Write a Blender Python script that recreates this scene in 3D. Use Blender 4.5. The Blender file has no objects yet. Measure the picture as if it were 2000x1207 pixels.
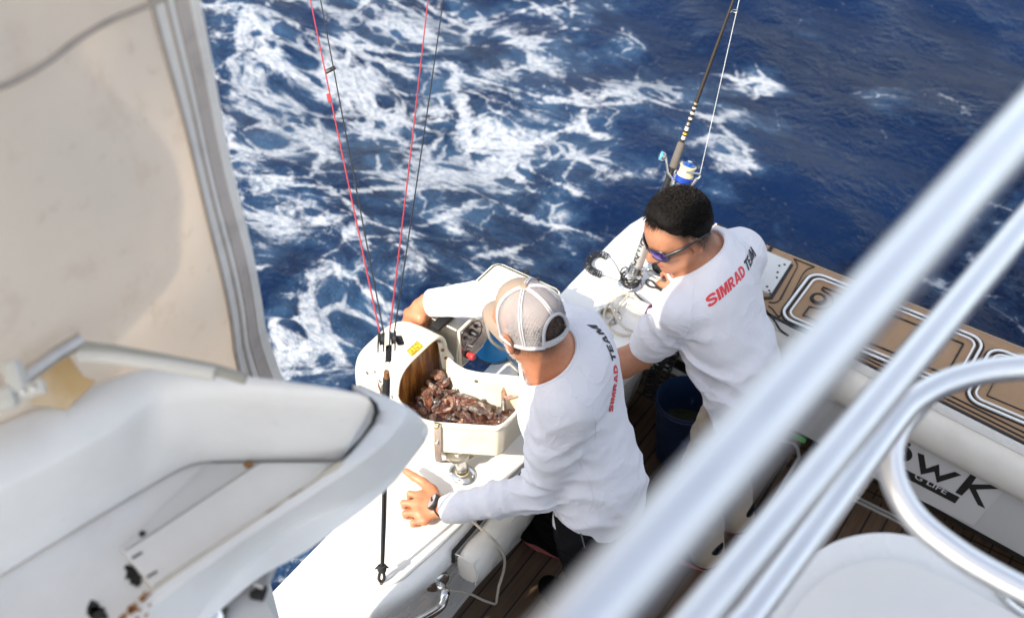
import bpy, bmesh, math, random
import numpy as np
from mathutils import Vector, Matrix
from mathutils.bvhtree import BVHTree
R = math.radians
sc = bpy.context.scene
C = sc.collection

# ---------------------------------------------------------------- camera, sky, sun, exposure
# world axes: X to port, Y aft, Z up; the cockpit sole lies at z = 0.12, the camera stands on the flybridge
YAW, PITCH, FPX, CX, CY, CAMZ = R(34.5), R(43.0), 2200.0, 1000.0, 603.5, 3.4
cam_d = bpy.data.cameras.new('camera'); cam = bpy.data.objects.new('camera', cam_d); C.objects.link(cam)
cam.location = (0, 0, CAMZ); cam.rotation_euler = (R(90) - PITCH, 0, YAW)
cam_d.sensor_width = 36.0; cam_d.lens = FPX / 2000.0 * 36.0
cam_d.clip_start = 0.05; cam_d.clip_end = 2000
cam_d.dof.use_dof = True; cam_d.dof.focus_distance = 2.95; cam_d.dof.aperture_fstop = 2.9
sc.camera = cam
SUN_EL, SUN_AZ = R(42), R(6.5)        # azimuth measured from dead ahead (-Y) towards starboard (-X)
sun_dir = Vector((-math.sin(SUN_AZ) * math.cos(SUN_EL), -math.cos(SUN_AZ) * math.cos(SUN_EL), math.sin(SUN_EL)))
w = bpy.data.worlds.new('World'); sc.world = w; w.use_nodes = True
wn = w.node_tree.nodes; wl = w.node_tree.links
sky = wn.new('ShaderNodeTexSky'); sky.sky_type = 'NISHITA'; sky.sun_disc = False
sky.sun_elevation = SUN_EL
sky.sun_rotation = math.atan2(sun_dir.x, sun_dir.y)
sky.air_density = 1.0; sky.dust_density = 2.0; sky.ozone_density = 1.0
bg = wn['Background']; bg.inputs[1].default_value = 0.15
hs = wn.new('ShaderNodeHueSaturation'); hs.inputs['Saturation'].default_value = 0.50; wl.new(sky.outputs[0], hs.inputs['Color']); wl.new(hs.outputs[0], bg.inputs[0])   # hazy tropical sky
sun_d = bpy.data.lights.new('sun', 'SUN'); sun_d.energy = 2.7; sun_d.angle = R(0.55); sun_d.color = (1.0, 0.90, 0.76)
sun = bpy.data.objects.new('sun', sun_d); C.objects.link(sun)
sun.rotation_euler = sun_dir.to_track_quat('Z', 'Y').to_euler(); sun.location = (-20, -60, 50)
sc.view_settings.view_transform = 'Standard'; sc.view_settings.look = 'None'
sc.view_settings.exposure = 1.20; sc.view_settings.gamma = 1.0

# ---------------------------------------------------------------- measuring helpers (pixels of the photo -> metres in the boat)
_F = np.array([-math.sin(YAW) * math.cos(PITCH), math.cos(YAW) * math.cos(PITCH), -math.sin(PITCH)])
_R = np.array([math.cos(YAW), math.sin(YAW), 0.0]); _U = np.cross(_R, _F); CAM = np.array([0, 0, CAMZ])
def ray(px, py): return _F + _R * (px - CX) / FPX - _U * (py - CY) / FPX
def P(px, py, z): d = ray(px, py); return Vector(CAM + d * ((z - CAMZ) / d[2]))
def PD(px, py, t): return Vector(CAM + ray(px, py) * t)
def PX(px, py, x): d = ray(px, py); return Vector(CAM + d * (x / d[0]))
def PY(px, py, y): d = ray(px, py); return Vector(CAM + d * (y / d[1]))
def IM(r, u, f): return Vector(_R * r + _U * u + _F * f)

# ---------------------------------------------------------------- object helpers
def tag(o, label=None, cat=None, group=None, kind=None):
    if label: o['label'] = label
    if cat: o['category'] = cat
    if group: o['group'] = group
    if kind: o['kind'] = kind
    return o
def thing(name, loc, label, cat, group=None):
    o = bpy.data.objects.new(name, None); C.objects.link(o); o.location = Vector(loc); o.empty_display_size = 0.05
    return tag(o, label, cat, group)
def wpos(o):
    v = Vector((0, 0, 0))
    while o: v += o.location; o = o.parent
    return v
def finish(name, me, mat, parent=None, smooth=True, loc=None):
    """links a mesh given in world coordinates; parents never rotate, so a child only needs an offset"""
    o = bpy.data.objects.new(name, me); C.objects.link(o)
    for m in (mat if isinstance(mat, (list, tuple)) else [mat]): me.materials.append(m)
    if smooth:
        me.polygons.foreach_set('use_smooth', [True] * len(me.polygons))
    off = wpos(parent) if parent else Vector(loc) if loc is not None else None
    if parent: o.parent = parent
    if off is not None and off.length > 0:
        me.transform(Matrix.Translation(-off))
        if parent is None: o.location = off
    me.update()
    return o
def fbm(name, bm, mat, parent=None, smooth=True, loc=None, sharp=40):
    bmesh.ops.recalc_face_normals(bm, faces=bm.faces[:])
    me = bpy.data.meshes.new(name); bm.to_mesh(me); bm.free()
    o = finish(name, me, mat, parent, smooth, loc)
    if smooth and sharp: me.set_sharp_from_angle(angle=R(sharp))
    return o
def fsplit(name, bm, mat, parent=None, smooth=True, sharp=40):
    """every connected piece of the bmesh becomes a part of its own"""
    bmesh.ops.recalc_face_normals(bm, faces=bm.faces[:]); bm.verts.index_update(); seen = set(); out = []
    for v0 in bm.verts:
        if v0.index in seen: continue
        stack = [v0]; seen.add(v0.index); vs = []
        while stack:
            v = stack.pop(); vs.append(v)
            for e in v.link_edges:
                w_ = e.other_vert(v)
                if w_.index not in seen: seen.add(w_.index); stack.append(w_)
        ix = {v.index: k for k, v in enumerate(vs)}; fs = {f for v in vs for f in v.link_faces}
        me = bpy.data.meshes.new(name); me.from_pydata([v.co[:] for v in vs], [], [[ix[q.index] for q in f.verts] for f in fs]); o = finish(name, me, mat, parent, smooth)
        if smooth and sharp: me.set_sharp_from_angle(angle=R(sharp))
        out.append(o)
    bm.free(); return out
def fmesh(name, v, f, mat, parent=None, smooth=True, loc=None, sharp=None):
    me = bpy.data.meshes.new(name); me.from_pydata([tuple(x) for x in v], [], [tuple(x) for x in f])
    o = finish(name, me, mat, parent, smooth, loc)
    if smooth and sharp: me.set_sharp_from_angle(angle=R(sharp))
    return o
def frame(d, ref=None):
    d = Vector(d).normalized(); ref = Vector(ref) if ref is not None else Vector((0, 0, 1)) if abs(d.z) < 0.9 else Vector((1, 0, 0))
    x = ref.cross(d).normalized(); y = d.cross(x)
    return x, y, d
def catmull(pts, n=8, closed=False):
    pts = [Vector(p) for p in pts]; out = []; m = len(pts)
    for i in range(m if closed else m - 1):
        g = (lambda k: pts[k % m]) if closed else (lambda k: pts[min(max(k, 0), m - 1)])
        a, b, c, d = g(i - 1), g(i), g(i + 1), g(i + 2)
        for j in range(n):
            t = j / n
            out.append(0.5 * ((2 * b) + (c - a) * t + (2 * a - 5 * b + 4 * c - d) * t * t + (3 * b - a - 3 * c + d) * t ** 3))
    if not closed: out.append(pts[-1])
    return out
def tube(bm, pts, r, seg=12, closed=False, caps=True):
    pts = [Vector(p) for p in pts]; n = len(pts)
    rr = r if isinstance(r, (list, tuple)) else [r] * n
    rings = []; prev = None
    for i, p in enumerate(pts):
        a = pts[(i - 1) % n] if (closed or i > 0) else p; b = pts[(i + 1) % n] if (closed or i < n - 1) else p
        d = (b - a).normalized()
        if prev is None: x, y, _ = frame(d)
        else:
            x = (prev - d * prev.dot(d)).normalized(); y = d.cross(x)
        prev = x
        rings.append([bm.verts.new(p + (x * math.cos(2 * math.pi * k / seg) + y * math.sin(2 * math.pi * k / seg)) * rr[i]) for k in range(seg)])
    for i in range(n if closed else n - 1):
        a, b = rings[i], rings[(i + 1) % n]
        for k in range(seg): bm.faces.new((a[k], a[(k + 1) % seg], b[(k + 1) % seg], b[k]))
    if caps and not closed:
        bm.faces.new(rings[0][::-1]); bm.faces.new(rings[-1])
def lathe(bm, base, axis, prof, seg=24, ref=None):
    """prof: (radius, height along axis) pairs"""
    x, y, d = frame(axis, ref); base = Vector(base); rings = []
    for r, h in prof:
        if r < 1e-6: rings.append([bm.verts.new(base + d * h)])
        else: rings.append([bm.verts.new(base + d * h + (x * math.cos(2 * math.pi * k / seg) + y * math.sin(2 * math.pi * k / seg)) * r) for k in range(seg)])
    for a, b in zip(rings, rings[1:]):
        for k in range(seg):
            k2 = (k + 1) % seg
            if len(a) == 1 and len(b) > 1: bm.faces.new((a[0], b[k2], b[k]))
            elif len(b) == 1 and len(a) > 1: bm.faces.new((a[k], a[k2], b[0]))
            elif len(a) > 1: bm.faces.new((a[k], a[k2], b[k2], b[k]))
def box(bm, c, ax, ay, az, bev=0.0, seg=2):
    """box with half-extent vectors"""
    c, ax, ay, az = Vector(c), Vector(ax), Vector(ay), Vector(az); vs = []
    for k in (-1, 1):
        for j in (-1, 1):
            for i in (-1, 1): vs.append(bm.verts.new(c + ax * i + ay * j + az * k))
    fs = [bm.faces.new([vs[q] for q in f]) for f in ((0, 2, 3, 1), (4, 5, 7, 6), (0, 1, 5, 4), (2, 6, 7, 3), (0, 4, 6, 2), (1, 3, 7, 5))]
    if bev > 0:
        es = {e for f in fs for e in f.edges}
        bmesh.ops.bevel(bm, geom=list(es), offset=bev, segments=seg, affect='EDGES', profile=0.5, clamp_overlap=True)
def slab(bm, poly, thick, n=None, bev=0.0, seg=2):
    """closed outline (world points) extruded by thick against its normal n"""
    poly = [Vector(p) for p in poly]
    n = Vector(n).normalized() if n is not None else Vector((0, 0, 1))
    top = [bm.verts.new(p) for p in poly]; bot = [bm.verts.new(p - n * thick) for p in poly]
    ft = bm.faces.new(top); bm.faces.new(bot[::-1]); m = len(poly)
    for i in range(m): bm.faces.new((top[i], bot[i], bot[(i + 1) % m], top[(i + 1) % m]))
    if bev > 0:
        bmesh.ops.bevel(bm, geom=list(ft.edges), offset=bev, segments=seg, affect='EDGES', profile=0.5, clamp_overlap=True)
def strip(bm, pts, wd, thick=0.004, closed=False):
    """flat line of width wd laid on a level surface: top face plus thin sides"""
    pts = [Vector(p) for p in pts]; n = len(pts); L = []; Rr = []
    for i, p in enumerate(pts):
        a = pts[(i - 1) % n] if (closed or i > 0) else None; b = pts[(i + 1) % n] if (closed or i < n - 1) else None
        d1 = (p - a).normalized() if a is not None else (b - p).normalized(); d2 = (b - p).normalized() if b is not None else d1
        n1 = Vector((-d1.y, d1.x, 0)); n2 = Vector((-d2.y, d2.x, 0)); m = n1 + n2
        m = m / max(m.length_squared, 0.5) * 2 if m.length > 1e-6 else n1
        L.append((bm.verts.new(p + m * wd / 2), bm.verts.new(p + m * wd / 2 - Vector((0, 0, thick)))))
        Rr.append((bm.verts.new(p - m * wd / 2), bm.verts.new(p - m * wd / 2 - Vector((0, 0, thick)))))
    for i in range(n if closed else n - 1):
        j = (i + 1) % n
        bm.faces.new((L[i][0], Rr[i][0], Rr[j][0], L[j][0]))
        bm.faces.new((L[i][0], L[j][0], L[j][1], L[i][1])); bm.faces.new((Rr[i][0], Rr[i][1], Rr[j][1], Rr[j][0]))
def rrect(x0, y0, x1, y1, r, z, n=6):
    out = []
    for cx, cy, a0 in ((x1 - r, y1 - r, 0), (x0 + r, y1 - r, 90), (x0 + r, y0 + r, 180), (x1 - r, y0 + r, 270)):
        for k in range(n + 1):
            a = R(a0 + 90 * k / n); out.append(Vector((cx + r * math.cos(a), cy + r * math.sin(a), z)))
    return out

# ---------------------------------------------------------------- signed-distance modelling (bodies, cloth, moulded shells)
class Field:
    def __init__(s, lo, hi, res):
        s.lo = np.array(lo, float); s.res = res
        s.n = np.ceil((np.array(hi) - s.lo) / res).astype(int) + 1
        s.v = np.full(s.n, 0.2, np.float32)
    def sub(s, lo, hi):
        a = np.clip(np.floor((np.array(lo) - s.lo) / s.res).astype(int), 0, s.n); b = np.clip(np.ceil((np.array(hi) - s.lo) / s.res).astype(int) + 1, 0, s.n)
        if (b <= a).any(): return None, None
        ax = [s.lo[i] + np.arange(a[i], b[i], dtype=np.float32) * s.res for i in range(3)]
        return tuple(slice(a[i], b[i]) for i in range(3)), np.stack(np.meshgrid(*ax, indexing='ij'), -1).astype(np.float32)
    def op(s, fn, lo, hi, k=0.0, mode='u'):
        sl, p = s.sub(np.array(lo) - k - 0.03, np.array(hi) + k + 0.03)
        if sl is None: return
        d = fn(p); v = s.v[sl]
        if mode == 's': d = -d
        if k > 0:
            h = np.maximum(k - np.abs(v - d), 0) / k; bl = h * h * k * 0.25
        else: bl = 0
        s.v[sl] = np.minimum(v, d) - bl if mode == 'u' else np.maximum(v, d) + bl
    def disp(s, fn):
        ax = [s.lo[i] + np.arange(s.n[i], dtype=np.float32) * s.res for i in range(3)]
        m = np.abs(s.v) < 0.03
        idx = np.nonzero(m)
        p = np.stack([ax[i][idx[i]] for i in range(3)], -1)
        s.v[m] += fn(p).astype(np.float32)
    def cone(s, a, b, ra, rb, k=0.02, mode='u', flat=None, side=None):
        """round cone; flat < 1 squashes it along direction side"""
        a = np.array(a, np.float32); b = np.array(b, np.float32); ab = b - a; L2 = float(ab @ ab) + 1e-9; m = max(ra, rb)
        sd = None if side is None else np.array(Vector(side).normalized(), np.float32)
        def fn(p):
            q = p - a; t = np.clip((q @ ab) / L2, 0, 1); q = q - t[..., None] * ab
            if sd is not None:
                c = q @ sd; q = q + (c * (1 / flat - 1))[..., None] * sd
            d = np.sqrt((q * q).sum(-1)) - (ra + (rb - ra) * t)
            return d * flat if sd is not None else d
        s.op(fn, np.minimum(a, b) - m, np.maximum(a, b) + m, k, mode)
    def chain(s, pts, k=0.02, flat=None, side=None):
        for (a, ra), (b, rb) in zip(pts, pts[1:]): s.cone(a, b, ra, rb, k, flat=flat, side=side)
    def ell(s, c, rad, ax=None, k=0.02, mode='u'):
        c = np.array(c, np.float32); rad = np.array(rad, np.float32)
        M = np.eye(3, dtype=np.float32) if ax is None else np.array([list(v) for v in ax], np.float32)
        def fn(p):
            q = (p - c) @ M.T; k0 = np.sqrt(((q / rad) ** 2).sum(-1)); k1 = np.sqrt(((q / (rad * rad)) ** 2).sum(-1)) + 1e-9
            return k0 * (k0 - 1) / k1
        m = float(rad.max()); s.op(fn, c - m, c + m, k, mode)
    def plane(s, c, n, k=0.0):
        """cuts away the side the normal points to"""
        c = np.array(c, np.float32); n = np.array(Vector(n).normalized(), np.float32)
        s.op(lambda p: -((p - c) @ n), s.lo, s.lo + s.n * s.res, k, 's')
    def mesh(s):
        return surface_net(s.v, s.lo, s.res)
def surface_net(v, lo, res):
    v = v.copy(); e = 0.05
    v[0] = v[-1] = e; v[:, 0] = v[:, -1] = e; v[:, :, 0] = v[:, :, -1] = e
    ins = v < 0; nx, ny, nz = v.shape
    cnt = np.zeros((nx - 1, ny - 1, nz - 1), np.int8)
    for i in (0, 1):
        for j in (0, 1):
            for k in (0, 1): cnt += ins[i:nx - 1 + i, j:ny - 1 + j, k:nz - 1 + k]
    act = (cnt > 0) & (cnt < 8); I = np.argwhere(act); idx = np.full(act.shape, -1, np.int64); idx[act] = np.arange(len(I))
    acc = np.zeros((len(I), 3)); num = np.zeros(len(I))
    cor = [(i, j, k) for i in (0, 1) for j in (0, 1) for k in (0, 1)]
    val = {c: v[I[:, 0] + c[0], I[:, 1] + c[1], I[:, 2] + c[2]].astype(float) for c in cor}
    for c in cor:
        for ax in range(3):
            if c[ax]: continue
            d = list(c); d[ax] = 1; d = tuple(d); a, b = val[c], val[d]; m = (a < 0) != (b < 0)
            t = np.where(m, a / np.where(a - b == 0, 1, a - b), 0)
            pt = np.array(c, float)[None].repeat(len(I), 0); pt[:, ax] += t
            acc[m] += pt[m]; num[m] += 1
    V = (I + acc / num[:, None]) * res + lo
    F = []
    for ax in range(3):
        o1, o2 = (ax + 1) % 3, (ax + 2) % 3
        sa = [slice(1, -1)] * 3; sa[ax] = slice(0, -1); sb = [slice(1, -1)] * 3; sb[ax] = slice(1, None)
        A = ins[tuple(sa)]; B = ins[tuple(sb)]
        for flip, msk in ((False, A & ~B), (True, ~A & B)):
            E = np.argwhere(msk); 
            for q in (o1, o2): E[:, q] += 1
            q = []
            for da, db in ((0, 0), (1, 0), (1, 1), (0, 1)):
                c = E.copy(); c[:, o1] -= da; c[:, o2] -= db
                q.append(idx[c[:, 0], c[:, 1], c[:, 2]])
            q = np.stack(q, 1); F.append(q[:, ::-1] if flip else q)
    F = np.concatenate(F); F = F[(F >= 0).all(1)]
    return V, F
def np_mesh(name, V, F, mat, parent=None, loc=None, relax=1):
    for _ in range(relax):            # one light smoothing pass removes the grid's stair steps
        S = np.zeros_like(V); n = np.zeros(len(V))
        for a, b in ((0, 1), (1, 2), (2, 3), (3, 0)):
            np.add.at(S, F[:, a], V[F[:, b]]); np.add.at(n, F[:, a], 1); np.add.at(S, F[:, b], V[F[:, a]]); np.add.at(n, F[:, b], 1)
        V = V * 0.5 + 0.5 * S / np.maximum(n, 1)[:, None]
    me = bpy.data.meshes.new(name); me.vertices.add(len(V)); me.vertices.foreach_set('co', V.astype(np.float32).ravel())
    me.loops.add(F.size); me.loops.foreach_set('vertex_index', F.astype(np.int32).ravel())
    me.polygons.add(len(F)); me.polygons.foreach_set('loop_start', np.arange(0, F.size, 4, dtype=np.int32)); me.polygons.foreach_set('loop_total', np.full(len(F), 4, np.int32))
    me.update(calc_edges=True); me.validate()
    return finish(name, me, mat, parent, True, loc)
def poly_sdf(p, poly):
    """2-D signed distance to a closed outline; p (...,2)"""
    poly = np.array(poly, np.float32); d = np.full(p.shape[:-1], 1e9, np.float32); sgn = np.zeros(p.shape[:-1], bool)
    n = len(poly)
    for i in range(n):
        a = poly[i]; b = poly[(i + 1) % n]; e = b - a; q = p - a
        t = np.clip((q @ e) / (e @ e + 1e-12), 0, 1); r = q - t[..., None] * e; d = np.minimum(d, (r * r).sum(-1))
        c = (a[1] > p[..., 1]) != (b[1] > p[..., 1])
        with np.errstate(divide='ignore', invalid='ignore'): x = a[0] + (p[..., 1] - a[1]) * e[0] / (e[1] if e[1] != 0 else 1e-9)
        sgn ^= c & (p[..., 0] < x)
    return np.where(sgn, -1, 1) * np.sqrt(d)

# ---------------------------------------------------------------- materials
class NT:
    def __init__(s, name):
        s.m = bpy.data.materials.new(name); s.m.use_nodes = True; s.t = s.m.node_tree; s.b = s.t.nodes['Principled BSDF']; s.out = s.t.nodes['Material Output']
    def n(s, ty, **kw):
        x = s.t.nodes.new(ty)
        for k, v in kw.items():
            if k.startswith('_'): setattr(x, k[1:], v)
            else:
                key = int(k[1:]) if k[0] == 'i' and k[1:].isdigit() else k.replace('_', ' ')
                s.set(x.inputs[key], v)
        return x
    def set(s, inp, v):
        if hasattr(v, 'is_linked') or hasattr(v, 'links'): s.t.links.new(v, inp)
        elif hasattr(v, 'outputs'): s.t.links.new(v.outputs[0], inp)
        else: inp.default_value = v
    def math(s, op, a, b=0.0, c=0.0):
        x = s.t.nodes.new('ShaderNodeMath'); x.operation = op
        s.set(x.inputs[0], a); s.set(x.inputs[1], b); s.set(x.inputs[2], c); return x.outputs[0]
    def mix(s, f, a, b):
        x = s.t.nodes.new('ShaderNodeMix'); x.data_type = 'RGBA'; s.set(x.inputs[0], f); s.set(x.inputs[6], a); s.set(x.inputs[7], b); return x.outputs[2]
    def ramp(s, f, stops):
        x = s.t.nodes.new('ShaderNodeValToRGB'); e = x.color_ramp.elements
        while len(e) < len(stops): e.new(0.5)
        for q, (p, c) in zip(e, stops): q.position = p; q.color = c if len(c) == 4 else (*c, 1)
        s.set(x.inputs[0], f); return x.outputs[0]
    def noise(s, scale, detail=3, rough=0.55, vec=None, dist=0.0):
        x = s.n('ShaderNodeTexNoise', Scale=scale, Detail=detail, Roughness=rough, Distortion=dist)
        if vec is not None: s.set(x.inputs['Vector'], vec)
        return x
    def sm(s, v, a, b, lo=0.0, hi=1.0):
        x = s.t.nodes.new('ShaderNodeMapRange'); x.interpolation_type = 'SMOOTHSTEP'; s.set(x.inputs[0], v)
        for i, q in enumerate((a, b, lo, hi)): s.set(x.inputs[1 + i], q)
        return x.outputs[0]
    def bump(s, h, st=0.3, dist=0.01, nrm=None):
        x = s.n('ShaderNodeBump', Strength=st, Distance=dist, Height=h)
        if nrm is not None: s.set(x.inputs['Normal'], nrm)
        s.t.links.new(x.outputs[0], s.b.inputs['Normal']); return x.outputs[0]
    def pos(s):
        return s.n('ShaderNodeNewGeometry').outputs['Position']
    def obj(s):
        return s.n('ShaderNodeTexCoord').outputs['Object']
def c4(c): return (*c, 1.0) if len(c) == 3 else c
def M(name, col, rough=0.5, metal=0.0, var=0.12, vscale=6.0, col2=None, bump=0.0, bscale=80.0, spec=0.5, coat=0.0, sss=0.0, ccov=(0.45, 0.75)):
    t = NT(name); v = t.obj()
    n1 = t.noise(vscale, 4, 0.6, v)
    col2 = col2 or tuple(x * (1 - var) for x in col)
    t.set(t.b.inputs['Base Color'], t.mix(t.sm(n1.outputs[0], ccov[0], ccov[1]), c4(col), c4(col2)))
    n2 = t.noise(vscale * 3.1, 3, 0.6, v)
    t.set(t.b.inputs['Roughness'], t.sm(n2.outputs[0], 0.2, 0.8, max(rough - 0.07, 0.02), min(rough + 0.09, 1)))
    t.b.inputs['Metallic'].default_value = metal; t.b.inputs['Specular IOR Level'].default_value = spec
    t.b.inputs['Coat Weight'].default_value = coat
    if sss: 
        t.b.inputs['Subsurface Weight'].default_value = sss; t.b.inputs['Subsurface Radius'].default_value = (0.012, 0.005, 0.003); t.b.inputs['Subsurface Scale'].default_value = 1.0
    if bump:
        t.bump(t.noise(bscale, 3, 0.6, v).outputs[0], bump, 0.004)
    return t.m
m_gel = M('gelcoat', (0.82, 0.82, 0.80), 0.28, var=0.07, vscale=3, coat=0.3)
m_gel_grey = M('gelcoat_weathered', (0.60, 0.595, 0.585), 0.42, var=0.10, vscale=4)
m_cream = M('cream_plastic', (0.80, 0.75, 0.60), 0.42, col2=(0.70, 0.55, 0.30), vscale=7, ccov=(0.55, 0.85))
m_steel = M('stainless', (0.62, 0.62, 0.61), 0.18, 1.0, vscale=20, var=0.15)
m_steel_sat = M('stainless_satin', (0.60, 0.585, 0.56), 0.36, 1.0, vscale=15, var=0.25)
m_chrome = M('chrome', (0.75, 0.75, 0.75), 0.08, 1.0, vscale=30, var=0.1)
m_blk = M('black_plastic', (0.018, 0.018, 0.020), 0.42, vscale=30, var=0.4)
m_rub = M('black_rubber', (0.012, 0.012, 0.012), 0.75, vscale=30, var=0.4)
m_rope_blk = M('black_rope', (0.02, 0.02, 0.022), 0.85, vscale=90, var=0.4, bump=0.5, bscale=300)
m_rope_red = M('red_rope', (0.42, 0.035, 0.045), 0.7, vscale=120, var=0.3, bump=0.5, bscale=300)
m_vinyl = M('white_vinyl', (0.68, 0.655, 0.60), 0.5, var=0.10, vscale=8, bump=0.12, bscale=160)
m_eva = M('teak_foam', (0.33, 0.205, 0.112), 0.8, var=0.12, vscale=9, bump=0.2, bscale=500)
m_line = M('black_line', (0.012, 0.012, 0.012), 0.7, vscale=30)
m_trim = M('white_trim', (0.76, 0.76, 0.74), 0.35, vscale=8, var=0.06)
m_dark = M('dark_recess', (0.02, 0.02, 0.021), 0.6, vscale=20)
m_alu = M('aluminium_plate', (0.60, 0.60, 0.58), 0.5, 0.35, vscale=14, var=0.12)
m_red = M('red_button', (0.70, 0.05, 0.05), 0.45, vscale=40, var=0.1)
m_blue = M('blue_plastic', (0.02, 0.27, 0.66), 0.42, vscale=8, var=0.12)
m_bucket = M('dark_blue_plastic', (0.012, 0.035, 0.10), 0.5, vscale=8, var=0.2)
m_cable = M('beige_cable', (0.56, 0.51, 0.42), 0.55, vscale=20, var=0.12)
m_rust = M('rust_stain', (0.30, 0.14, 0.05), 0.9, col2=(0.45, 0.27, 0.12), vscale=60)
m_grime = M('black_grime', (0.03, 0.03, 0.028), 0.9, vscale=50, var=0.5)
m_green = M('green_tape', (0.02, 0.42, 0.03), 0.5, vscale=20)
m_yel = M('yellow_sticker', (0.72, 0.50, 0.03), 0.5, vscale=20, var=0.08)
m_gold = M('gold_paint', (0.55, 0.47, 0.22), 0.3, 0.6, vscale=20)
m_white = M('white_plastic', (0.60, 0.585, 0.53), 0.45, vscale=10, var=0.08)
m_purple = M('purple_plastic', (0.10, 0.02, 0.07), 0.5, vscale=20)
m_panel = M('grey_panel', (0.56, 0.56, 0.56), 0.45, vscale=4, var=0.06)
# ---------------------------------------------------------------- sea (wake foam at the stern)
SEA = -0.35
def sea_material():
    t = NT('sea_water'); pos = t.pos()
    den = t.n('ShaderNodeAttribute', _attribute_name='foam').outputs['Fac']
    mp = t.n('ShaderNodeMapping', Vector=pos); mp.inputs['Rotation'].default_value = (0, 0, R(32)); mp.inputs['Scale'].default_value = (0.8, 1.1, 1)
    base = mp.outputs[0]
    def warp(v, sc_, amt, det=3):
        nz = t.noise(sc_, det, 0.55, v)
        s1 = t.n('ShaderNodeVectorMath', _operation='SUBTRACT', i0=nz.outputs['Color'], i1=(0.5, 0.5, 0.5))
        s2 = t.n('ShaderNodeVectorMath', _operation='SCALE', i0=s1.outputs[0]); s2.inputs['Scale'].default_value = amt
        return t.n('ShaderNodeVectorMath', _operation='ADD', i0=v, i1=s2.outputs[0]).outputs[0]
    w1 = warp(warp(base, 0.8, 0.55, 2), 2.6, 0.17, 2); w2 = warp(w1, 8, 0.045, 3); w3 = warp(w2, 26, 0.016, 3)
    def edge(v, s):
        x = t.n('ShaderNodeTexVoronoi', _feature='DISTANCE_TO_EDGE', Scale=s); t.set(x.inputs['Vector'], v); return x.outputs['Distance']
    def ridge(v, s, det=3):
        n = t.noise(s, det, 0.55, v).outputs[0]; return t.math('MULTIPLY', t.math('ABSOLUTE', t.math('SUBTRACT', n, 0.5)), 2.0)
    e1 = edge(w3, 1.7); e2 = edge(w3, 4.2)
    mod = t.noise(1.0, 3, 0.6, w1).outputs[0]; fine = t.noise(30, 5, 0.72, w3).outputs[0]; fine2 = t.noise(105, 3, 0.7, pos).outputs[0]
    d = t.math('MAXIMUM', t.math('ADD', den, t.math('MULTIPLY', t.math('SUBTRACT', mod, 0.5), t.math('ADD', 0.25, t.math('MULTIPLY', den, 0.7)))), 0.0)
    n1 = t.noise(2.7, 8, 0.66, w2).outputs[0]
    q = t.math('ADD', n1, t.math('MULTIPLY', t.math('SUBTRACT', d, 0.55), 0.42))
    f = t.sm(t.math('ADD', q, t.math('MULTIPLY', t.math('SUBTRACT', fine, 0.5), 0.16)), 0.485, 0.60)
    def holes(v, s, r0, r1, keep):
        x = t.n('ShaderNodeTexVoronoi', _feature='SMOOTH_F1', Scale=s, Smoothness=0.15); t.set(x.inputs['Vector'], v); rnd = t.n('ShaderNodeSeparateXYZ', Vector=x.outputs['Color']).outputs[0]
        rad = t.math('MULTIPLY', rnd, r1); k = t.sm(t.math('SUBTRACT', x.outputs['Distance'], rad), -0.07, 0.09)
        return k
    f = t.math('MULTIPLY', f, t.math('MAXIMUM', holes(w3, 3.4, 0, 0.72, 0), t.sm(q, 0.78, 0.90))); f = t.math('MULTIPLY', f, t.math('MAXIMUM', holes(w3, 8.0, 0, 0.68, 0), t.sm(q, 0.66, 0.82)))
    def lace(e, wd, soft, lo, hi):
        k = t.math('SUBTRACT', t.math('MULTIPLY', t.sm(q, lo, hi), wd), e); k = t.math('ADD', k, t.math('MULTIPLY', t.math('SUBTRACT', fine, 0.5), 0.10)); return t.sm(k, 0.0, soft)
    f = t.math('MAXIMUM', f, t.math('MULTIPLY', lace(e1, 0.085, 0.05, 0.34, 0.62), 0.95)); f = t.math('MAXIMUM', f, t.math('MULTIPLY', lace(e2, 0.10, 0.06, 0.40, 0.66), 0.85))
    f = t.math('MULTIPLY', f, t.sm(fine, 0.22, 0.50, 0.45, 1.0)); f = t.math('MULTIPLY', f, t.sm(fine2, 0.25, 0.55, 0.75, 1.0))
    spray = t.math('MULTIPLY', t.sm(fine2, 0.655, 0.70), t.sm(q, 0.36, 0.52)); f = t.math('MAXIMUM', f, t.math('MULTIPLY', spray, 0.85))
    aer = t.math('MULTIPLY', t.sm(q, 0.33, 0.60), t.sm(t.noise(3.0, 4, 0.6, w1).outputs[0], 0.30, 0.62))
    deep = t.mix(t.sm(t.noise(0.5, 3, 0.5, pos).outputs[0], 0.35, 0.65), (0.0016, 0.0088, 0.034, 1), (0.0027, 0.0142, 0.052, 1))
    water = t.mix(t.math('MULTIPLY', aer, 0.50), deep, (0.055, 0.125, 0.225, 1))
    t.set(t.b.inputs['Base Color'], t.mix(f, water, t.mix(t.sm(fine, 0.34, 0.62), (0.23, 0.275, 0.34, 1), (0.41, 0.43, 0.455, 1))))
    t.set(t.b.inputs['Roughness'], t.sm(f, 0, 0.8, 0.10, 0.8)); t.b.inputs['IOR'].default_value = 1.333
    rp = t.n('ShaderNodeMapping', Vector=pos); rp.inputs['Rotation'].default_value = (0, 0, R(-12)); rp.inputs['Scale'].default_value = (0.75, 1.25, 1)
    h1 = t.noise(6.0, 6, 0.62, rp.outputs[0], 0.25).outputs[0]; h2 = t.noise(26, 3, 0.6, pos, 0.2).outputs[0]
    hh = t.math('ADD', h1, t.math('MULTIPLY', h2, 0.30)); 
    t.b.inputs['Specular IOR Level'].default_value = 0.22; t.bump(hh, 0.55, 0.07)
    return t.m
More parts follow.
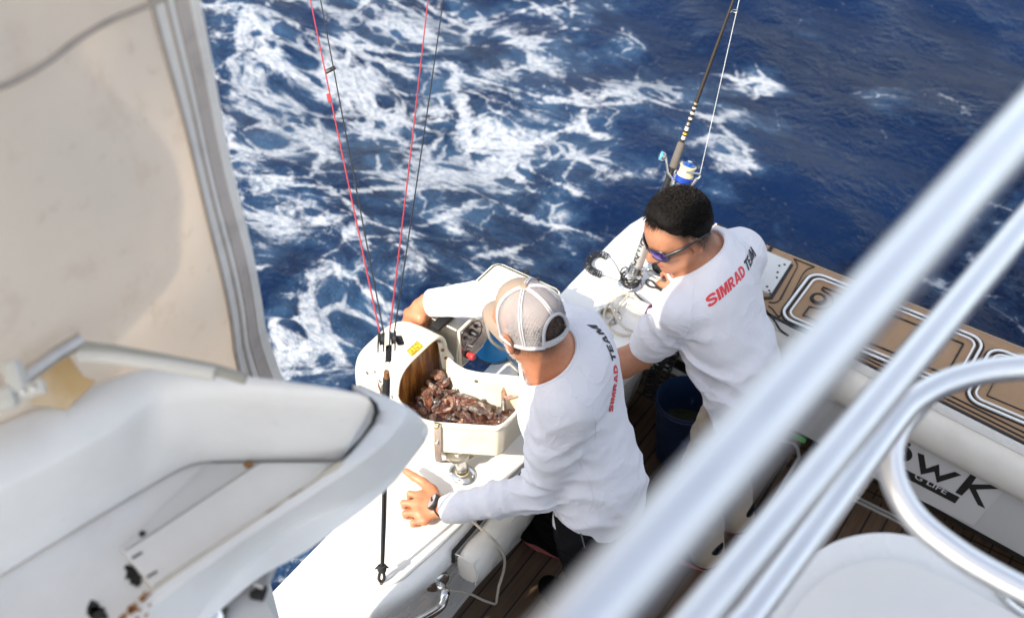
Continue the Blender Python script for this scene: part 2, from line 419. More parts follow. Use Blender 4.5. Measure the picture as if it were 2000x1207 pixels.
def make_sea():
    xs = np.concatenate([-np.geomspace(400, 15.2, 26), np.arange(-15, 6, 0.045), np.geomspace(6.1, 400, 26)])
    ys = np.concatenate([-np.geomspace(400, 4.2, 20), np.arange(-4, 15, 0.045), np.geomspace(15.1, 900, 30)])
    X, Y = np.meshgrid(xs, ys, indexing='ij'); rng = np.random.RandomState(4); Z = np.zeros_like(X)
    for i in range(46):
        lam = rng.choice([0.35, 0.5, 0.75, 1.1, 1.7, 2.6, 4.0]) * rng.uniform(0.85, 1.2); th = rng.normal(R(62), 0.75)
        ph = rng.uniform(0, 6.28); amp = 0.0052 * lam ** 0.9
        u = (X * math.cos(th) + Y * math.sin(th)) * 2 * math.pi / lam + ph + 0.8 * np.sin(X * 0.7 * rng.uniform(0.5, 1.5) + Y * 0.9 + ph)
        Z += amp * (np.sin(u) + 0.25 * np.cos(2 * u))
    Z *= np.clip(1.4 - np.hypot(X + 3, Y - 6) / 60, 0.15, 1)
    D = np.zeros_like(X)
    # breaking patches of the wake, set out on the water: (photo pixel, radius along, radius across, strength)
    for px, py, rx, ry, a in ((520, 60, 150, 110, 1.25), (640, 170, 170, 110, 1.15), (760, 20, 120, 60, .75), (560, 240, 120, 90, .95), (700, 240, 90, 60, 1.0), (1060, 150, 170, 90, .95),
        (960, 60, 110, 70, .7), (1130, 60, 100, 60, .75), (1000, 240, 190, 50, 1.0), (1190, 225, 120, 40, 1.45), (1265, 205, 45, 30, 1.6), (880, 270, 110, 50, .85), (830, 130, 80, 70, .6),
        (490, 320, 40, 60, 1.0), (620, 420, 120, 60, .62), (760, 420, 150, 50, .55), (930, 360, 170, 60, .8), (1080, 330, 150, 40, .65), (520, 480, 60, 60, .7), (620, 560, 90, 60, .62), (560, 660, 70, 60, .75),
        (680, 640, 60, 50, .5), (860, 520, 130, 40, .6), (1010, 470, 110, 50, .62), (1080, 520, 60, 50, .6), (740, 590, 60, 40, .35), (640, 720, 60, 40, .55), (600, 1060, 80, 60, .55),
        (1380, 175, 80, 30, .95), (1340, 240, 60, 60, .55), (1420, 260, 50, 55, .8), (1400, 340, 30, 50, .7), (1470, 180, 40, 20, .5), (1500, 230, 30, 70, .35), (1740, 210, 70, 25, .42), (1780, 290, 60, 20, .3), (1880, 250, 40, 30, .28),
        (1960, 420, 60, 40, .62), (1890, 480, 50, 40, .5), (1860, 580, 60, 50, .5), (1950, 610, 60, 30, .45), (1330, 50, 100, 60, -.5), (1150, 420, 80, 60, -.2), (500, 300, 40, 35, -.3), (1240, 120, 40, 40, -.2)):
        if py > 320 and px < 1250 and a > 0: a *= 1.7      # the nearer, thinner foam
        c = P(px, py, SEA); q = P(px + 20, py, SEA); sx = rx / 20 * (q - c).length; q = P(px, py - 20, SEA); sy = ry / 20 * (q - c).length
        rx_, ry_ = _R[:2], np.array([-_R[1], _R[0]]); a1 = (X - c.x) * rx_[0] + (Y - c.y) * rx_[1]; a2 = (X - c.x) * ry_[0] + (Y - c.y) * ry_[1]
        D += a * np.exp(-0.5 * ((a1 / (sx * 0.85)) ** 2 + (a2 / (sy * 0.85)) ** 2))
    D = 0.555 * (1 - np.exp(-np.clip(D, 0, 3) * 3.0)) + 0.14 * np.clip(D - 1.3, 0, 1)
    n, m = X.shape; V = np.stack([X, Y, Z + SEA + 0.02 * np.clip(D, 0, 1)], -1).reshape(-1, 3); i = np.arange(n * m).reshape(n, m)
    F = np.stack([i[:-1, :-1], i[1:, :-1], i[1:, 1:], i[:-1, 1:]], -1).reshape(-1, 4)
    o = np_mesh('sea', V, F, sea_material(), relax=0)
    at = o.data.attributes.new('foam', 'FLOAT', 'POINT'); at.data.foreach_set('value', D.reshape(-1).astype(np.float32))
    return tag(o, kind='structure')
make_sea()

# ---------------------------------------------------------------- the boat: gunwale, transom, sole
def teak_floor_mat():
    t = NT('teak_decking'); p = t.pos(); s = t.n('ShaderNodeSeparateXYZ', Vector=p); x = s.outputs[0]; y = s.outputs[1]
    fr = t.math('FRACT', t.math('DIVIDE', x, 0.060)); ln = t.math('LESS_THAN', t.math('ABSOLUTE', t.math('SUBTRACT', fr, 0.5)), 0.048)
    # boards run fore and aft, short cross boards fill the strip under the transom
    fy = t.math('FRACT', t.math('DIVIDE', y, 0.052)); ly = t.math('LESS_THAN', t.math('ABSOLUTE', t.math('SUBTRACT', fy, 0.5)), 0.06)
    row = t.math('FLOOR', t.math('DIVIDE', y, 0.052))
    fx = t.math('FRACT', t.math('ADD', t.math('DIVIDE', x, 0.07), t.math('MULTIPLY', row, 0.5))); lx = t.math('LESS_THAN', fx, 0.07)
    aft = t.math('GREATER_THAN', y, 2.765)
    line = t.math('ADD', t.math('MULTIPLY', ln, t.math('SUBTRACT', 1.0, aft)), t.math('MULTIPLY', t.math('MAXIMUM', ly, lx), aft))
    mp = t.n('ShaderNodeMapping', Vector=p); mp.inputs['Scale'].default_value = (14, 1.2, 1)
    g = t.noise(6, 4, 0.6, mp.outputs[0]).outputs[0]
    n = t.noise(3, 3, 0.6, p).outputs[0]
    wood = t.mix(t.sm(g, 0.3, 0.7), (0.095, 0.055, 0.032, 1), (0.145, 0.088, 0.052, 1))
    wood = t.mix(t.sm(n, 0.4, 0.7, 0, 0.35), wood, (0.06, 0.036, 0.022, 1))
    t.set(t.b.inputs['Base Color'], t.mix(line, wood, (0.008, 0.008, 0.008, 1)))
    t.b.inputs['Roughness'].default_value = 0.72
    t.bump(t.math('SUBTRACT', t.math('MULTIPLY', g, 0.3), line), 0.35, 0.003)
    return t.m
m_teak = teak_floor_mat()
def nonskid(name, col, dens=900.0):
    t = NT(name); p = t.pos()
    n = t.noise(3, 4, 0.6, p).outputs[0]; n2 = t.noise(14, 4, 0.7, p).outputs[0]
    c = t.mix(t.sm(n, 0.35, 0.7), c4(col), c4(tuple(x * 0.93 for x in col)))
    c = t.mix(t.sm(n2, 0.60, 0.78, 0, 0.35), c, c4((col[0] * 0.82, col[1] * 0.78, col[2] * 0.70)))
    t.set(t.b.inputs['Base Color'], c); t.b.inputs['Roughness'].default_value = 0.5
    s = t.n('ShaderNodeSeparateXYZ', Vector=p)
    a = t.math('SINE', t.math('MULTIPLY', t.math('ADD', s.outputs[0], s.outputs[1]), dens)); b = t.math('SINE', t.math('MULTIPLY', t.math('SUBTRACT', s.outputs[0], s.outputs[1]), dens))
    t.bump(t.math('MULTIPLY', a, b), 0.22, 0.0012); return t.m
m_nonskid = nonskid('nonskid_gelcoat', (0.76, 0.74, 0.69))

boat = thing('fishing_boat', (-1.3, 1.0, 0.12), 'white sport fishing boat with brown foam decking on the transom and dark teak cockpit floor', 'boat')
GZ, TZ = 0.82, 0.85
gun_outer = [(-1.480, 0.80), (-1.481, 1.3), (-1.482, 1.7), (-1.484, 2.1), (-1.486, 2.5), (-1.486, 2.80), (-1.480, 2.90), (-1.465, 2.965), (-1.435, 3.01), (-1.38, 3.038), (-1.30, 3.046), (-1.205, 3.050)]
gun_inner = [(-1.205, 2.72), (-1.16, 2.64), (-1.11, 2.52), (-1.095, 2.32), (-1.113, 2.19), (-1.13, 2.0), (-1.146, 1.80), (-1.152, 1.70), (-1.150, 1.50), (-1.156, 1.39), (-1.160, 1.32), (-1.178, 1.235), (-1.222, 1.125), (-1.29, 1.040), (-1.345, 0.990), (-1.365, 0.93), (-1.370, 0.86), (-1.370, 0.80)]
def gunwale():
    out = gun_outer + gun_inner; n = len(out); no = len(gun_outer)
    pts = [Vector((x, y, 0)) for x, y in out]
    cen = []
    for i in range(n):
        d = (pts[(i + 1) % n] - pts[i - 1]).normalized(); cen.append(Vector((d.y, -d.x, 0)))
    # outline runs aft along the outside, so the inward normal is to its right
    bm = bmesh.new(); rings = []
    def ring(ins, z, shift=0.0):
        r = []
        for i, p in enumerate(pts):
            q = p + cen[i] * (ins if i >= no else ins * 0.55)
            if i >= no and shift: q = q + Vector((-shift, shift * (1.0 if i < no + 2 else 0.0), 0))
            r.append(bm.verts.new((q.x, q.y, z)))
        rings.append(r)
    ring(0.050, GZ + 0.004); ring(0.045, GZ + 0.004)
    for a in (10, 25, 40, 55, 70, 85): ring(0.045 * (1 - math.sin(R(a))), GZ + 0.004 - 0.045 * (1 - math.cos(R(a))))
    ring(0.0, GZ - 0.06); ring(0.004, GZ - 0.12, 0.02); ring(0.0, 0.45, 0.09); ring(0.0, 0.10, 0.165); ring(0.0, SEA - 0.3, 0.17)
    bm.faces.new(rings[0])
    for a, b in zip(rings, rings[1:]):
        for i in range(n): bm.faces.new((a[i], a[(i + 1) % n], b[(i + 1) % n], b[i]))
    return fbm('gunwale', bm, m_gel, boat, sharp=50)
gun = gunwale()
# non-skid panels on the gunwale top
bm = bmesh.new()
slab(bm, [P(x, y, GZ + 0.008) for x, y in ((540, 1166), (620, 1180), (700, 1172), (790, 1128), (850, 1075), (905, 1022), (862, 975), (803, 922), (770, 905), (690, 1000))][::-1], 0.006, bev=0.004)
slab(bm, [P(x, y, GZ + 0.008) for x, y in ((812, 916), (868, 968), (915, 1012), (975, 950), (1060, 868), (1010, 800), (940, 760), (860, 820))][::-1], 0.006, bev=0.004)
fbm('nonskid_panel', bm, m_nonskid, gun, sharp=40)
bm = bmesh.new(); slab(bm, [(-1.30, -3, 0.12), (2.6, -3, 0.12), (2.6, 3.0, 0.12), (-1.40, 3.0, 0.12), (-1.40, 1.0, 0.12)], 0.05)
fbm('cockpit_floor', bm, m_teak, boat, smooth=False)
def yin(x): return 2.621 - 0.095 * x
# transom: hull face, cap, coaming, inner panel
bm = bmesh.new()
corner = [(-1.203, 2.735), (-1.12, 2.715), (-1.0, 2.71), (-0.88, 2.705)]
slab(bm, [(-1.203, 3.050, TZ), (-1.203, 2.735, TZ), (-0.85, yin(-0.85), TZ), (2.6, yin(2.6), TZ), (2.6, 3.030, TZ)], 0.035, bev=0.008)
tcap = fbm('transom_cap', bm, m_gel, boat, sharp=40)
bm = bmesh.new()
prof = [(0.012, -0.036), (-0.012, -0.05), (-0.030, -0.075), (-0.040, -0.11), (-0.040, -0.15), (-0.030, -0.18), (-0.012, -0.198), (0.004, -0.202), (0.006, -0.21)]
def ext(prof, x0, x1, name, mat, seg=1, sharp=35):
    bm = bmesh.new(); rows = []
    for x in np.linspace(x0, x1, seg + 1): rows.append([bm.verts.new((x, yin(x) + dy, TZ + dz)) for dy, dz in prof])
    for a, b in zip(rows, rows[1:]):
        for k in range(len(prof) - 1): bm.faces.new((a[k], a[k + 1], b[k + 1], b[k]))
    return fbm(name, bm, mat, boat, sharp=sharp)
ext(prof, -0.9, 2.6, 'coaming', m_vinyl, sharp=80)
pan = ext([(0.006, -0.195), (0.010, -0.40), (0.016, -0.448), (0.05, -0.456)], -1.0, 2.6, 'transom_panel', m_panel)
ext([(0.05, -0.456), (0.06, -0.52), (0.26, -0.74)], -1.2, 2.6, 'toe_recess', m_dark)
bm = bmesh.new(); slab(bm, [(-1.3, 3.046, TZ - 0.04), (2.6, 3.026, TZ - 0.04), (2.6, 2.95, TZ - 0.04), (-1.3, 2.95, TZ - 0.04)], 1.6)
fbm('transom_hull', bm, m_gel, boat, smooth=False)
# foam decking on the transom cap
Z1 = TZ + 0.004; Z2 = TZ + 0.008; Z3 = TZ + 0.012
bm = bmesh.new(); slab(bm, [(-1.195, 3.030, Z1), (-1.195, 2.755, Z1), (-0.86, yin(-0.86) + 0.015, Z1), (2.58, yin(2.58) + 0.015, Z1), (2.58, 3.010, Z1)], 0.006)
fbm('foam_decking', bm, m_eva, tcap, smooth=False)
def pz(x, y, z=Z2): return P(1450 + x / 4.643, 440 + y / 4.643, z)
bm = bmesh.new(); lw = 0.0034
strip(bm, [(-1.19, 3.034, Z2), (2.58, 3.014, Z2)], 0.004)
strip(bm, [(x, yin(x) + 0.006, Z2) for x in (-0.86, 2.58)], 0.009)
strip(bm, catmull([pz(150, 705), pz(215, 770), pz(290, 860), pz(345, 945), pz(420, 1000)], 6), 0.006)
for a, b in ((0.026, 0.004), (0.046, 0.004)): strip(bm, [(x, yin(x) + a, Z2) for x in (-0.75, 2.58)], b)
strip(bm, catmull([pz(468, 300), pz(492, 335), pz(498, 372), pz(480, 410)], 5) + [pz(345, 665)] + catmull([pz(345, 665), pz(318, 690), pz(280, 698), pz(240, 692)], 4), lw * 0.8)
strip(bm, [pz(468, 300), pz(655, 375)], lw * 0.8)
strip(bm, catmull([pz(655, 375), pz(600, 392), pz(562, 422), pz(540, 455)], 5) + [pz(360, 800), pz(330, 828)] + catmull([pz(330, 828), pz(300, 790), pz(270, 752), pz(236, 728)], 4), lw * 0.8)
strip(bm, [pz(266, 192), pz(232, 252)], 0.013)
strip(bm, [pz(165, 660), pz(262, 655), pz(448, 352)], 0.011)
fbm('black_seam', bm, m_line, tcap, smooth=False)
def hatch(x0, x1, y0, y1, ring_at=None):
    bm = bmesh.new(); 
    strip(bm, rrect(x0, y0, x1, y1, 0.045, Z3), 0.008, closed=True)
    h = fbm('hatch', bm, m_trim, tcap, smooth=False)
    bm = bmesh.new()
    strip(bm, rrect(x0 - 0.008, y0 - 0.008, x1 + 0.008, y1 + 0.008, 0.052, Z2), 0.0045, closed=True)
    strip(bm, rrect(x0 + 0.010, y0 + 0.010, x1 - 0.010, y1 - 0.010, 0.036, Z2), 0.006, closed=True)
    i = 0.052
    if ring_at:
        rx, ry = ring_at
        strip(bm, [(x1 - i, y1 - i, Z2), (x0 + i + 0.01, y1 - i, Z2), (x0 + i + 0.01, ry + 0.052, Z2), (x0 + i + 0.05, ry + 0.040, Z2), (x0 + i + 0.075, ry, Z2), (x0 + i + 0.05, ry - 0.040, Z2), (x0 + i + 0.01, ry - 0.052, Z2), (x0 + i + 0.01, y0 + i, Z2), (x1 - i, y0 + i, Z2), (x1 - i, y1 - i, Z2)], 0.0055)
    else: strip(bm, [(x1 - i, y1 - i, Z2), (x0 + i, y1 - i, Z2), (x0 + i, y0 + i, Z2), (x1 - i, y0 + i, Z2)], 0.0026, closed=True)
    fbm('hatch_seam', bm, m_line, tcap, smooth=False)
    bm = bmesh.new(); strip(bm, rrect(x0 + 0.020, y0 + 0.020, x1 - 0.020, y1 - 0.020, 0.03, Z3), 0.006, closed=True)
    fbm('hatch_lid_edge', bm, m_trim, tcap, smooth=False)
    if ring_at:
        bm = bmesh.new(); lathe(bm, (rx, ry, Z2 - 0.003), (0, 0, 1), [(0, 0.003), (0.018, 0.003), (0.020, 0.006), (0.027, 0.006), (0.029, 0.001)], 28)
        fbm('ring_pull', bm, m_rub, tcap)
        bm = bmesh.new(); lathe(bm, (rx, ry, Z2), (0, 0, 1), [(0, 0.003), (0.016, 0.003), (0.0165, 0.0)], 24); fbm('ring_pull_centre', bm, m_eva, tcap)
hatch(-0.800, -0.208, 2.715, 2.985, (-0.728, 2.868))
hatch(-0.180, 0.75, 2.700, 2.970)
bm = bmesh.new(); slab(bm, [(-1.08, 2.998, Z3), (-1.08, 2.80, Z3), (-0.868, 2.795, Z3), (-0.880, 2.990, Z3)], 0.008, bev=0.002)
pl = fbm('aluminium_plate', bm, m_alu, tcap)
bm = bmesh.new()
for x, y in ((335, 367), (383, 357), (320, 427), (313, 475), (224, 557), (243, 594), (252, 618)): lathe(bm, pz(x, y, Z3), (0, 0, 1), [(0, 0.002), (0.0035, 0.002), (0.0045, 0)], 10)
fsplit('bolt', bm, m_grime, tcap)
# sole details
bm = bmesh.new()
for d in (0.0, 0.017): strip(bm, [(-0.60, 2.765 + d, 0.128), (2.5, 2.72 + d, 0.128)], 0.008, 0.006)
fl = fbm('floor_trim', bm, m_alu, boat, smooth=False)
bm = bmesh.new(); q = [P(1480, 850, 0.126), P(1540, 862, 0.126), P(1556, 872, 0.126), P(1561, 892, 0.126)]; strip(bm, catmull(q, 5) + [q[-1] + Vector((0.02, -0.9, 0))], 0.012)
fbm('floor_hatch_trim', bm, m_trim, boat, smooth=False)
bm = bmesh.new(); dx = -0.035
strip(bm, [v + Vector((dx, -0.03, 0)) for v in q] + [q[-1] + Vector((dx + 0.02, -0.9, 0))], 0.010); fbm('floor_hatch_seam', bm, m_line, boat, smooth=False)
bm = bmesh.new(); g0 = PY(1547, 849, yin(-0.63) + 0.008); g1 = PY(1573, 862, yin(-0.6) + 0.008); box(bm, (g0 + g1) / 2, (g1 - g0) / 2, (0, 0.004, 0), (0, 0, 0.009), 0.002); fbm('green_marker', bm, m_green, boat)
# name board: letters as they read on the panel
PYN = lambda px, py, off: (lambda p: PY(px, py, yin(p.x) + 0.008 - off))(PY(px, py, 2.64))
def pl3(x, y, off=0.004): return PYN(1700 + x / 4.31, 820 + y / 4.31, off)
bm = bmesh.new(); slab(bm, [pl3(-160, -75, 0.002), pl3(1145, 565, 0.002), pl3(868, 888, 0.002), pl3(-300, 330, 0.002)], 0.002, n=(0, -1, 0))
board = fbm('name_board', bm, M('name_board_white', (0.60, 0.60, 0.60), 0.4, vscale=5, var=0.05), boat, smooth=False)
def letter(polys, mat, off, name):
    bm = bmesh.new()
    for poly in polys:
        f = bm.faces.new([bm.verts.new(pl3(x, y, off)) for x, y in poly])
    r = bmesh.ops.extrude_face_region(bm, geom=bm.faces[:]); bmesh.ops.translate(bm, verts=[v for v in r['geom'] if isinstance(v, bmesh.types.BMVert)], vec=(0, -0.001, 0))
    return fbm(name, bm, mat, board, smooth=False)
el = lambda cx, cy, a, b, th=0.0, n=28: [(cx + a * math.cos(2 * math.pi * k / n) * math.cos(th) - b * math.sin(2 * math.pi * k / n) * math.sin(th), cy + a * math.cos(2 * math.pi * k / n) * math.sin(th) + b * math.sin(2 * math.pi * k / n) * math.cos(th)) for k in range(n)]
eo, ei = el(240, 262, 122, 72, R(27)), el(240, 262, 58, 24, R(27))
ring = [[eo[k], eo[(k + 1) % 28], ei[(k + 1) % 28], ei[k]] for k in range(28)]
letter([[(398, 275), (452, 295), (470, 408), (578, 373), (582, 470), (712, 435), (765, 462), (560, 527), (540, 432), (425, 458)]], m_line, 0.003, 'letter_w')
letter([[(845, 452), (897, 475), (852, 541), (1030, 543), (1085, 578), (888, 583), (965, 742), (905, 712), (832, 572), (768, 635), (715, 607)]], m_line, 0.003, 'letter_k')
letter(ring + [el(320, 205, 21, 15, R(20))] + [el(228, 160, 21, 15, R(20))], m_line, 0.003, 'letter_o')
letter([[(150, 340), (752, 650), (712, 700), (110, 390)]], m_line, 0.003, 'caption_bar')
def text_mesh(s, bold=0.0, shear=0.0, res=4, spacing=1.0):
    cu = bpy.data.curves.new('t', 'FONT'); cu.body = s; cu.size = 1.0; cu.shear = shear; cu.offset = bold; cu.resolution_u = res; cu.space_character = spacing
    o = bpy.data.objects.new('t', cu); C.objects.link(o); bpy.context.view_layer.update()
    me = bpy.data.meshes.new_from_object(o.evaluated_get(bpy.context.evaluated_depsgraph_get())); bpy.data.objects.remove(o); bpy.data.curves.remove(cu)
    return me
def cap_text(s, origin, ex, ey, mat, name, parent, bold=0.0, n=None, sp=1.0):
    """flat lettering: text baseline at origin, ex = one em along the line, ey = one em up"""
    me = text_mesh(s, bold, spacing=sp); n = n or Vector(ex).cross(Vector(ey)).normalized()
    for v in me.vertices: v.co = Vector(origin) + Vector(ex) * v.co.x + Vector(ey) * v.co.y + n * 0.0006
    me.name = name; return finish(name, me, mat, parent, False)
o0 = pl3(362, 482, 0.0045); ex = (pl3(690, 655, 0.0045) - o0); ey = (pl3(362 + 26, 482 - 38, 0.0045) - o0)
cap_text('G LIFE', o0, ex / 3.25, ey / 0.72, M('caption_white', (0.6, 0.6, 0.6), 0.5), 'caption_lettering', board, 0.012)

# bolster under the gunwale edge
def bolster():
    t = thing('bolster_cushion', (-1.11, 1.39, 0.70), 'long cream vinyl bolster cushion fixed along the inner edge of the gunwale', 'cushion')
    bm = bmesh.new(); n = 26; rows = []
    for k in range(n + 1):
        y = 1.385 + 0.75 * k / n; s = 1.0 if 0 < k < n else 0.86
        xo = np.interp(y, [1.385, 1.7, 2.0, 2.19, 2.32, 2.6], [-1.150, -1.146, -1.124, -1.107, -1.090, -1.09])
        row = []
        for a, b in ((0.0, -0.115), (0.0, -0.028), (0.010, -0.012), (0.030, -0.006), (0.058, -0.012), (0.074, -0.028), (0.080, -0.055), (0.076, -0.095), (0.055, -0.118), (0.025, -0.124)):
            w_ = 0.003 * math.sin(k * 1.9 + a * 60) * (0 < k < n)
            row.append(bm.verts.new((xo + 0.002 + 0.04 + (a - 0.04) * s + w_, y + (0.012 if k == 0 else 0), GZ - 0.065 + (b + 0.065) * s)))
        rows.append(row)
    for a, b in zip(rows, rows[1:]):
        m = len(a)
        for k in range(m): bm.faces.new((a[k], a[(k + 1) % m], b[(k + 1) % m], b[k]))
    bm.faces.new(rows[0]); bm.faces.new(rows[-1][::-1])
    c = fbm('cushion_cover', bm, m_vinyl, t, sharp=45)
    bm = bmesh.new(); tube(bm, [(-1.088, 1.396, GZ - 0.017), (-1.078, 1.397, GZ - 0.05), (-1.084, 1.398, GZ - 0.118)], 0.0022, 6); tube(bm, [(-1.146, 1.394, GZ - 0.012), (-1.11, 1.393, GZ - 0.005), (-1.088, 1.396, GZ - 0.017), (-1.082, 1.7, GZ - 0.016), (-1.06, 2.0, GZ - 0.016)], 0.002, 6)
    fbm('piping', bm, m_vinyl, c)
    bm = bmesh.new(); tube(bm, [(-1.154, 1.392, GZ - 0.05), (-1.152, 1.394, GZ - 0.006), (-1.150, 1.7, GZ - 0.004), (-1.126, 2.0, GZ - 0.004), (-1.113, 2.13, GZ - 0.004)], 0.0065, 8)
    fbm('rubber_edge', bm, m_rub, t)
bolster()
# ---------------------------------------------------------------- flybridge: cabin, deck overhang, coaming, added shade wing and shade roof
FZ = 2.12
bm = bmesh.new(); box(bm, (0.7, -2.6, 1.0), (1.75, 0, 0), (0, 2.6, 0), (0, 0, 0.93), 0.05); fbm('cabin', bm, m_gel, boat)
bm = bmesh.new(); box(bm, (-1.165, 0.72, 1.0), (0.105, 0, 0), (0, 0.025, 0), (0, 0, 0.90), 0.02); box(bm, (-1.294, 0.72, 0.58), (0.022, 0, 0), (0, 0.022, 0), (0, 0, 0.50), 0.008); box(bm, (-0.905, 0.72, 0.70), (0.15, 0, 0), (0, 0.024, 0), (0, 0, 0.58), 0.02); fbm('shade_wing', bm, m_gel, boat)  # unseen boards added to keep sun off the inner gunwale, bolster and sole
bm = bmesh.new(); slab(bm, [(-0.95, -4.5, 2.0), (2.9, -4.5, 2.0), (2.9, 0.40, 2.0), (-0.4, 0.40, 2.0), (-0.95, 0.15, 2.0)], 0.06); fbm('flybridge_deck', bm, m_nonskid, boat, smooth=False)
bm = bmesh.new(); box(bm, (0.75, -1.85, 4.42), (2.0, 0, 0), (0, 1.6, 0), (0, 0, 0.05), 0.03); fbm('shade_hardtop', bm, m_gel, boat)  # unseen roof added overhead, sized to shade the transom and the men
def loft(curves, n=60, mult=6):
    rs = []
    for c in curves:
        p = catmull(c, 10); L = [0.0]
        for a, b in zip(p, p[1:]): L.append(L[-1] + (b - a).length)
        tt = np.linspace(0, L[-1], n); A = np.array([list(v) for v in p]); rs.append(np.stack([np.interp(tt, L, A[:, i]) for i in range(3)], 1))
    rs = np.array(rs); m = len(curves)
    return rs
def coaming_side():
    # four lines along the moulding: outer foot, rounded top, crease, inner foot
    S = [P(x, y, 2.30) for x, y in ((-160, 905), (0, 832), (120, 783), (240, 737), (285, 724), (345, 722), (420, 727), (600, 750), (690, 766), (716, 777))]
    Cc = [P(x, y, 2.27) for x, y in ((-160, 1040), (0, 957), (120, 897), (230, 838), (300, 793), (360, 783), (440, 783), (600, 793), (690, 800), (722, 800))]
    B = [P(x, y, FZ) for x, y in ((-160, 1218), (0, 1123), (170, 1020), (300, 943), (372, 906), (420, 901), (500, 900), (600, 900), (650, 900), (664, 896))]
    O = [v + Vector((-0.10, 0.03, -0.10)) for v in S]; O2 = [v + Vector((-0.12, 0.02, -0.24)) for v in S]
    ra = loft([O2, O, S, Cc, B], 90); n = ra.shape[1]
    bm = bmesh.new(); rows = []
    tt = [0, .5, .9, 1, 1.15, 1.35, 1.6, 1.8, 1.92, 2, 2.06, 2.14, 2.25, 2.5, 2.75, 2.92, 3, 3.05, 3.12, 3.25, 3.6, 3.9, 4]
    for j in range(n):
        prof = catmull([Vector(ra[i, j]) for i in range(5)], 40)
        lin = [Vector(ra[i, j]) for i in range(5)]
        row = []
        for t in tt:
            i = min(int(t), 3); l = lin[i].lerp(lin[i + 1], t - i); c = prof[min(int(t * 40), len(prof) - 1)]
            row.append(bm.verts.new(l.lerp(c, 0.55)))
        rows.append(row)
    for a, b in zip(rows, rows[1:]):
        for k in range(len(tt) - 1): bm.faces.new((a[k], a[k + 1], b[k + 1], b[k]))
    bm.faces.new(rows[-1])
    return fbm('flybridge_coaming', bm, m_gel_fb, boat, sharp=60)
t_ = NT('gelcoat_flybridge'); p_ = t_.pos()
na = t_.noise(5, 5, 0.65, p_).outputs[0]; nb = t_.noise(22, 5, 0.7, p_).outputs[0]
cc = t_.mix(t_.sm(na, 0.35, 0.7), (0.80, 0.80, 0.79, 1), (0.735, 0.73, 0.72, 1)); cc = t_.mix(t_.sm(nb, 0.62, 0.8, 0, 0.4), cc, (0.48, 0.44, 0.38, 1))
t_.set(t_.b.inputs['Base Color'], cc); t_.b.inputs['Roughness'].default_value = 0.34; t_.bump(t_.noise(240, 2, 0.5, p_).outputs[0], 0.05, 0.002); m_gel_fb = t_.m
coam = coaming_side()
def zp(L, z): return [P(x, y, z) for x, y in L]
def ccw(L):
    a = sum(p.x * q.y - q.x * p.y for p, q in zip(L, L[1:] + L[:1])); return L if a > 0 else L[::-1]
bm = bmesh.new(); slab(bm, ccw(zp([(-200, 1225), (0, 1085), (372, 875), (640, 862), (690, 778), (722, 780), (742, 800), (734, 835), (704, 868), (668, 908), (600, 960), (300, 1160), (150, 1290), (-100, 1400)], FZ - 0.004)), 0.10); ledge = fbm('flybridge_ledge', bm, m_gel_fb, boat, smooth=False)
bm = bmesh.new(); slab(bm, ccw(zp([(232, 1066), (402, 903), (506, 903), (243, 1075)], FZ + 0.006)), 0.010, bev=0.003); fbm('infill_panel', bm, m_gel_grey, boat)
bm = bmesh.new(); slab(bm, ccw(zp([(243, 1076), (508, 902), (655, 901), (618, 934), (300, 1147)], FZ + 0.014)), 0.016, bev=0.004); lid = fbm('locker_lid', bm, m_gel_fb, boat)
def lip():
    # inner edge, crease and outer edge of the lip, read in step round the tip
    inn = [(688, 752), (716, 772), (730, 787), (737, 803), (732, 826), (708, 858), (668, 900), (622, 936), (540, 988), (460, 1040), (380, 1094), (300, 1152), (236, 1207), (120, 1300)]
    cre = [(700, 753), (735, 769), (765, 784), (785, 800), (782, 826), (750, 866), (700, 905), (640, 945), (556, 1000), (474, 1054), (392, 1112), (312, 1172), (252, 1225), (140, 1315)]
    out = [(712, 756), (752, 773), (796, 793), (834, 826), (834, 850), (812, 882), (757, 934), (692, 980), (618, 1008), (552, 1044), (462, 1118), (384, 1202), (330, 1265), (240, 1345)]
    zo = [FZ + 0.02, FZ + 0.015, FZ, FZ - 0.02] + [FZ - 0.05] * 10
    A = catmull([P(x, y, FZ + 0.034) for x, y in inn], 6); B = catmull([P(x, y, FZ + 0.034) for x, y in cre], 6); Cc = catmull([P(x, y, z) for (x, y), z in zip(out, zo)], 6)
    bm = bmesh.new(); rows = []
    for a, b, c_ in zip(A, B, Cc):
        n_ = (c_ - b); n_.z = 0; n_.normalize() if n_.length > 1e-6 else None
        prof = [a + Vector((0, 0, -0.06)), a + Vector((0, 0, -0.005)), a.lerp(b, 0.08), a.lerp(b, 0.75), b + Vector((0, 0, -0.0015)), b.lerp(c_, 0.12) + Vector((0, 0, 0.003)), b.lerp(c_, 0.3) + Vector((0, 0, 0.004)), b.lerp(c_, 0.75), b.lerp(c_, 0.92), c_ + Vector((0, 0, -0.004)), c_ - n_ * 0.030 + Vector((0, 0, -0.010)), c_ - n_ * 0.07 + Vector((0, 0, -0.016))]
        rows.append([bm.verts.new(q) for q in prof])
    for a, b in zip(rows, rows[1:]):
        for k in range(len(a) - 1): bm.faces.new((a[k], a[k + 1], b[k + 1], b[k]))
    bm.faces.new(rows[0]); bm.faces.new(rows[-1][::-1])
    return fbm('flybridge_lip', bm, m_gel_fb, boat, sharp=60)
lip()
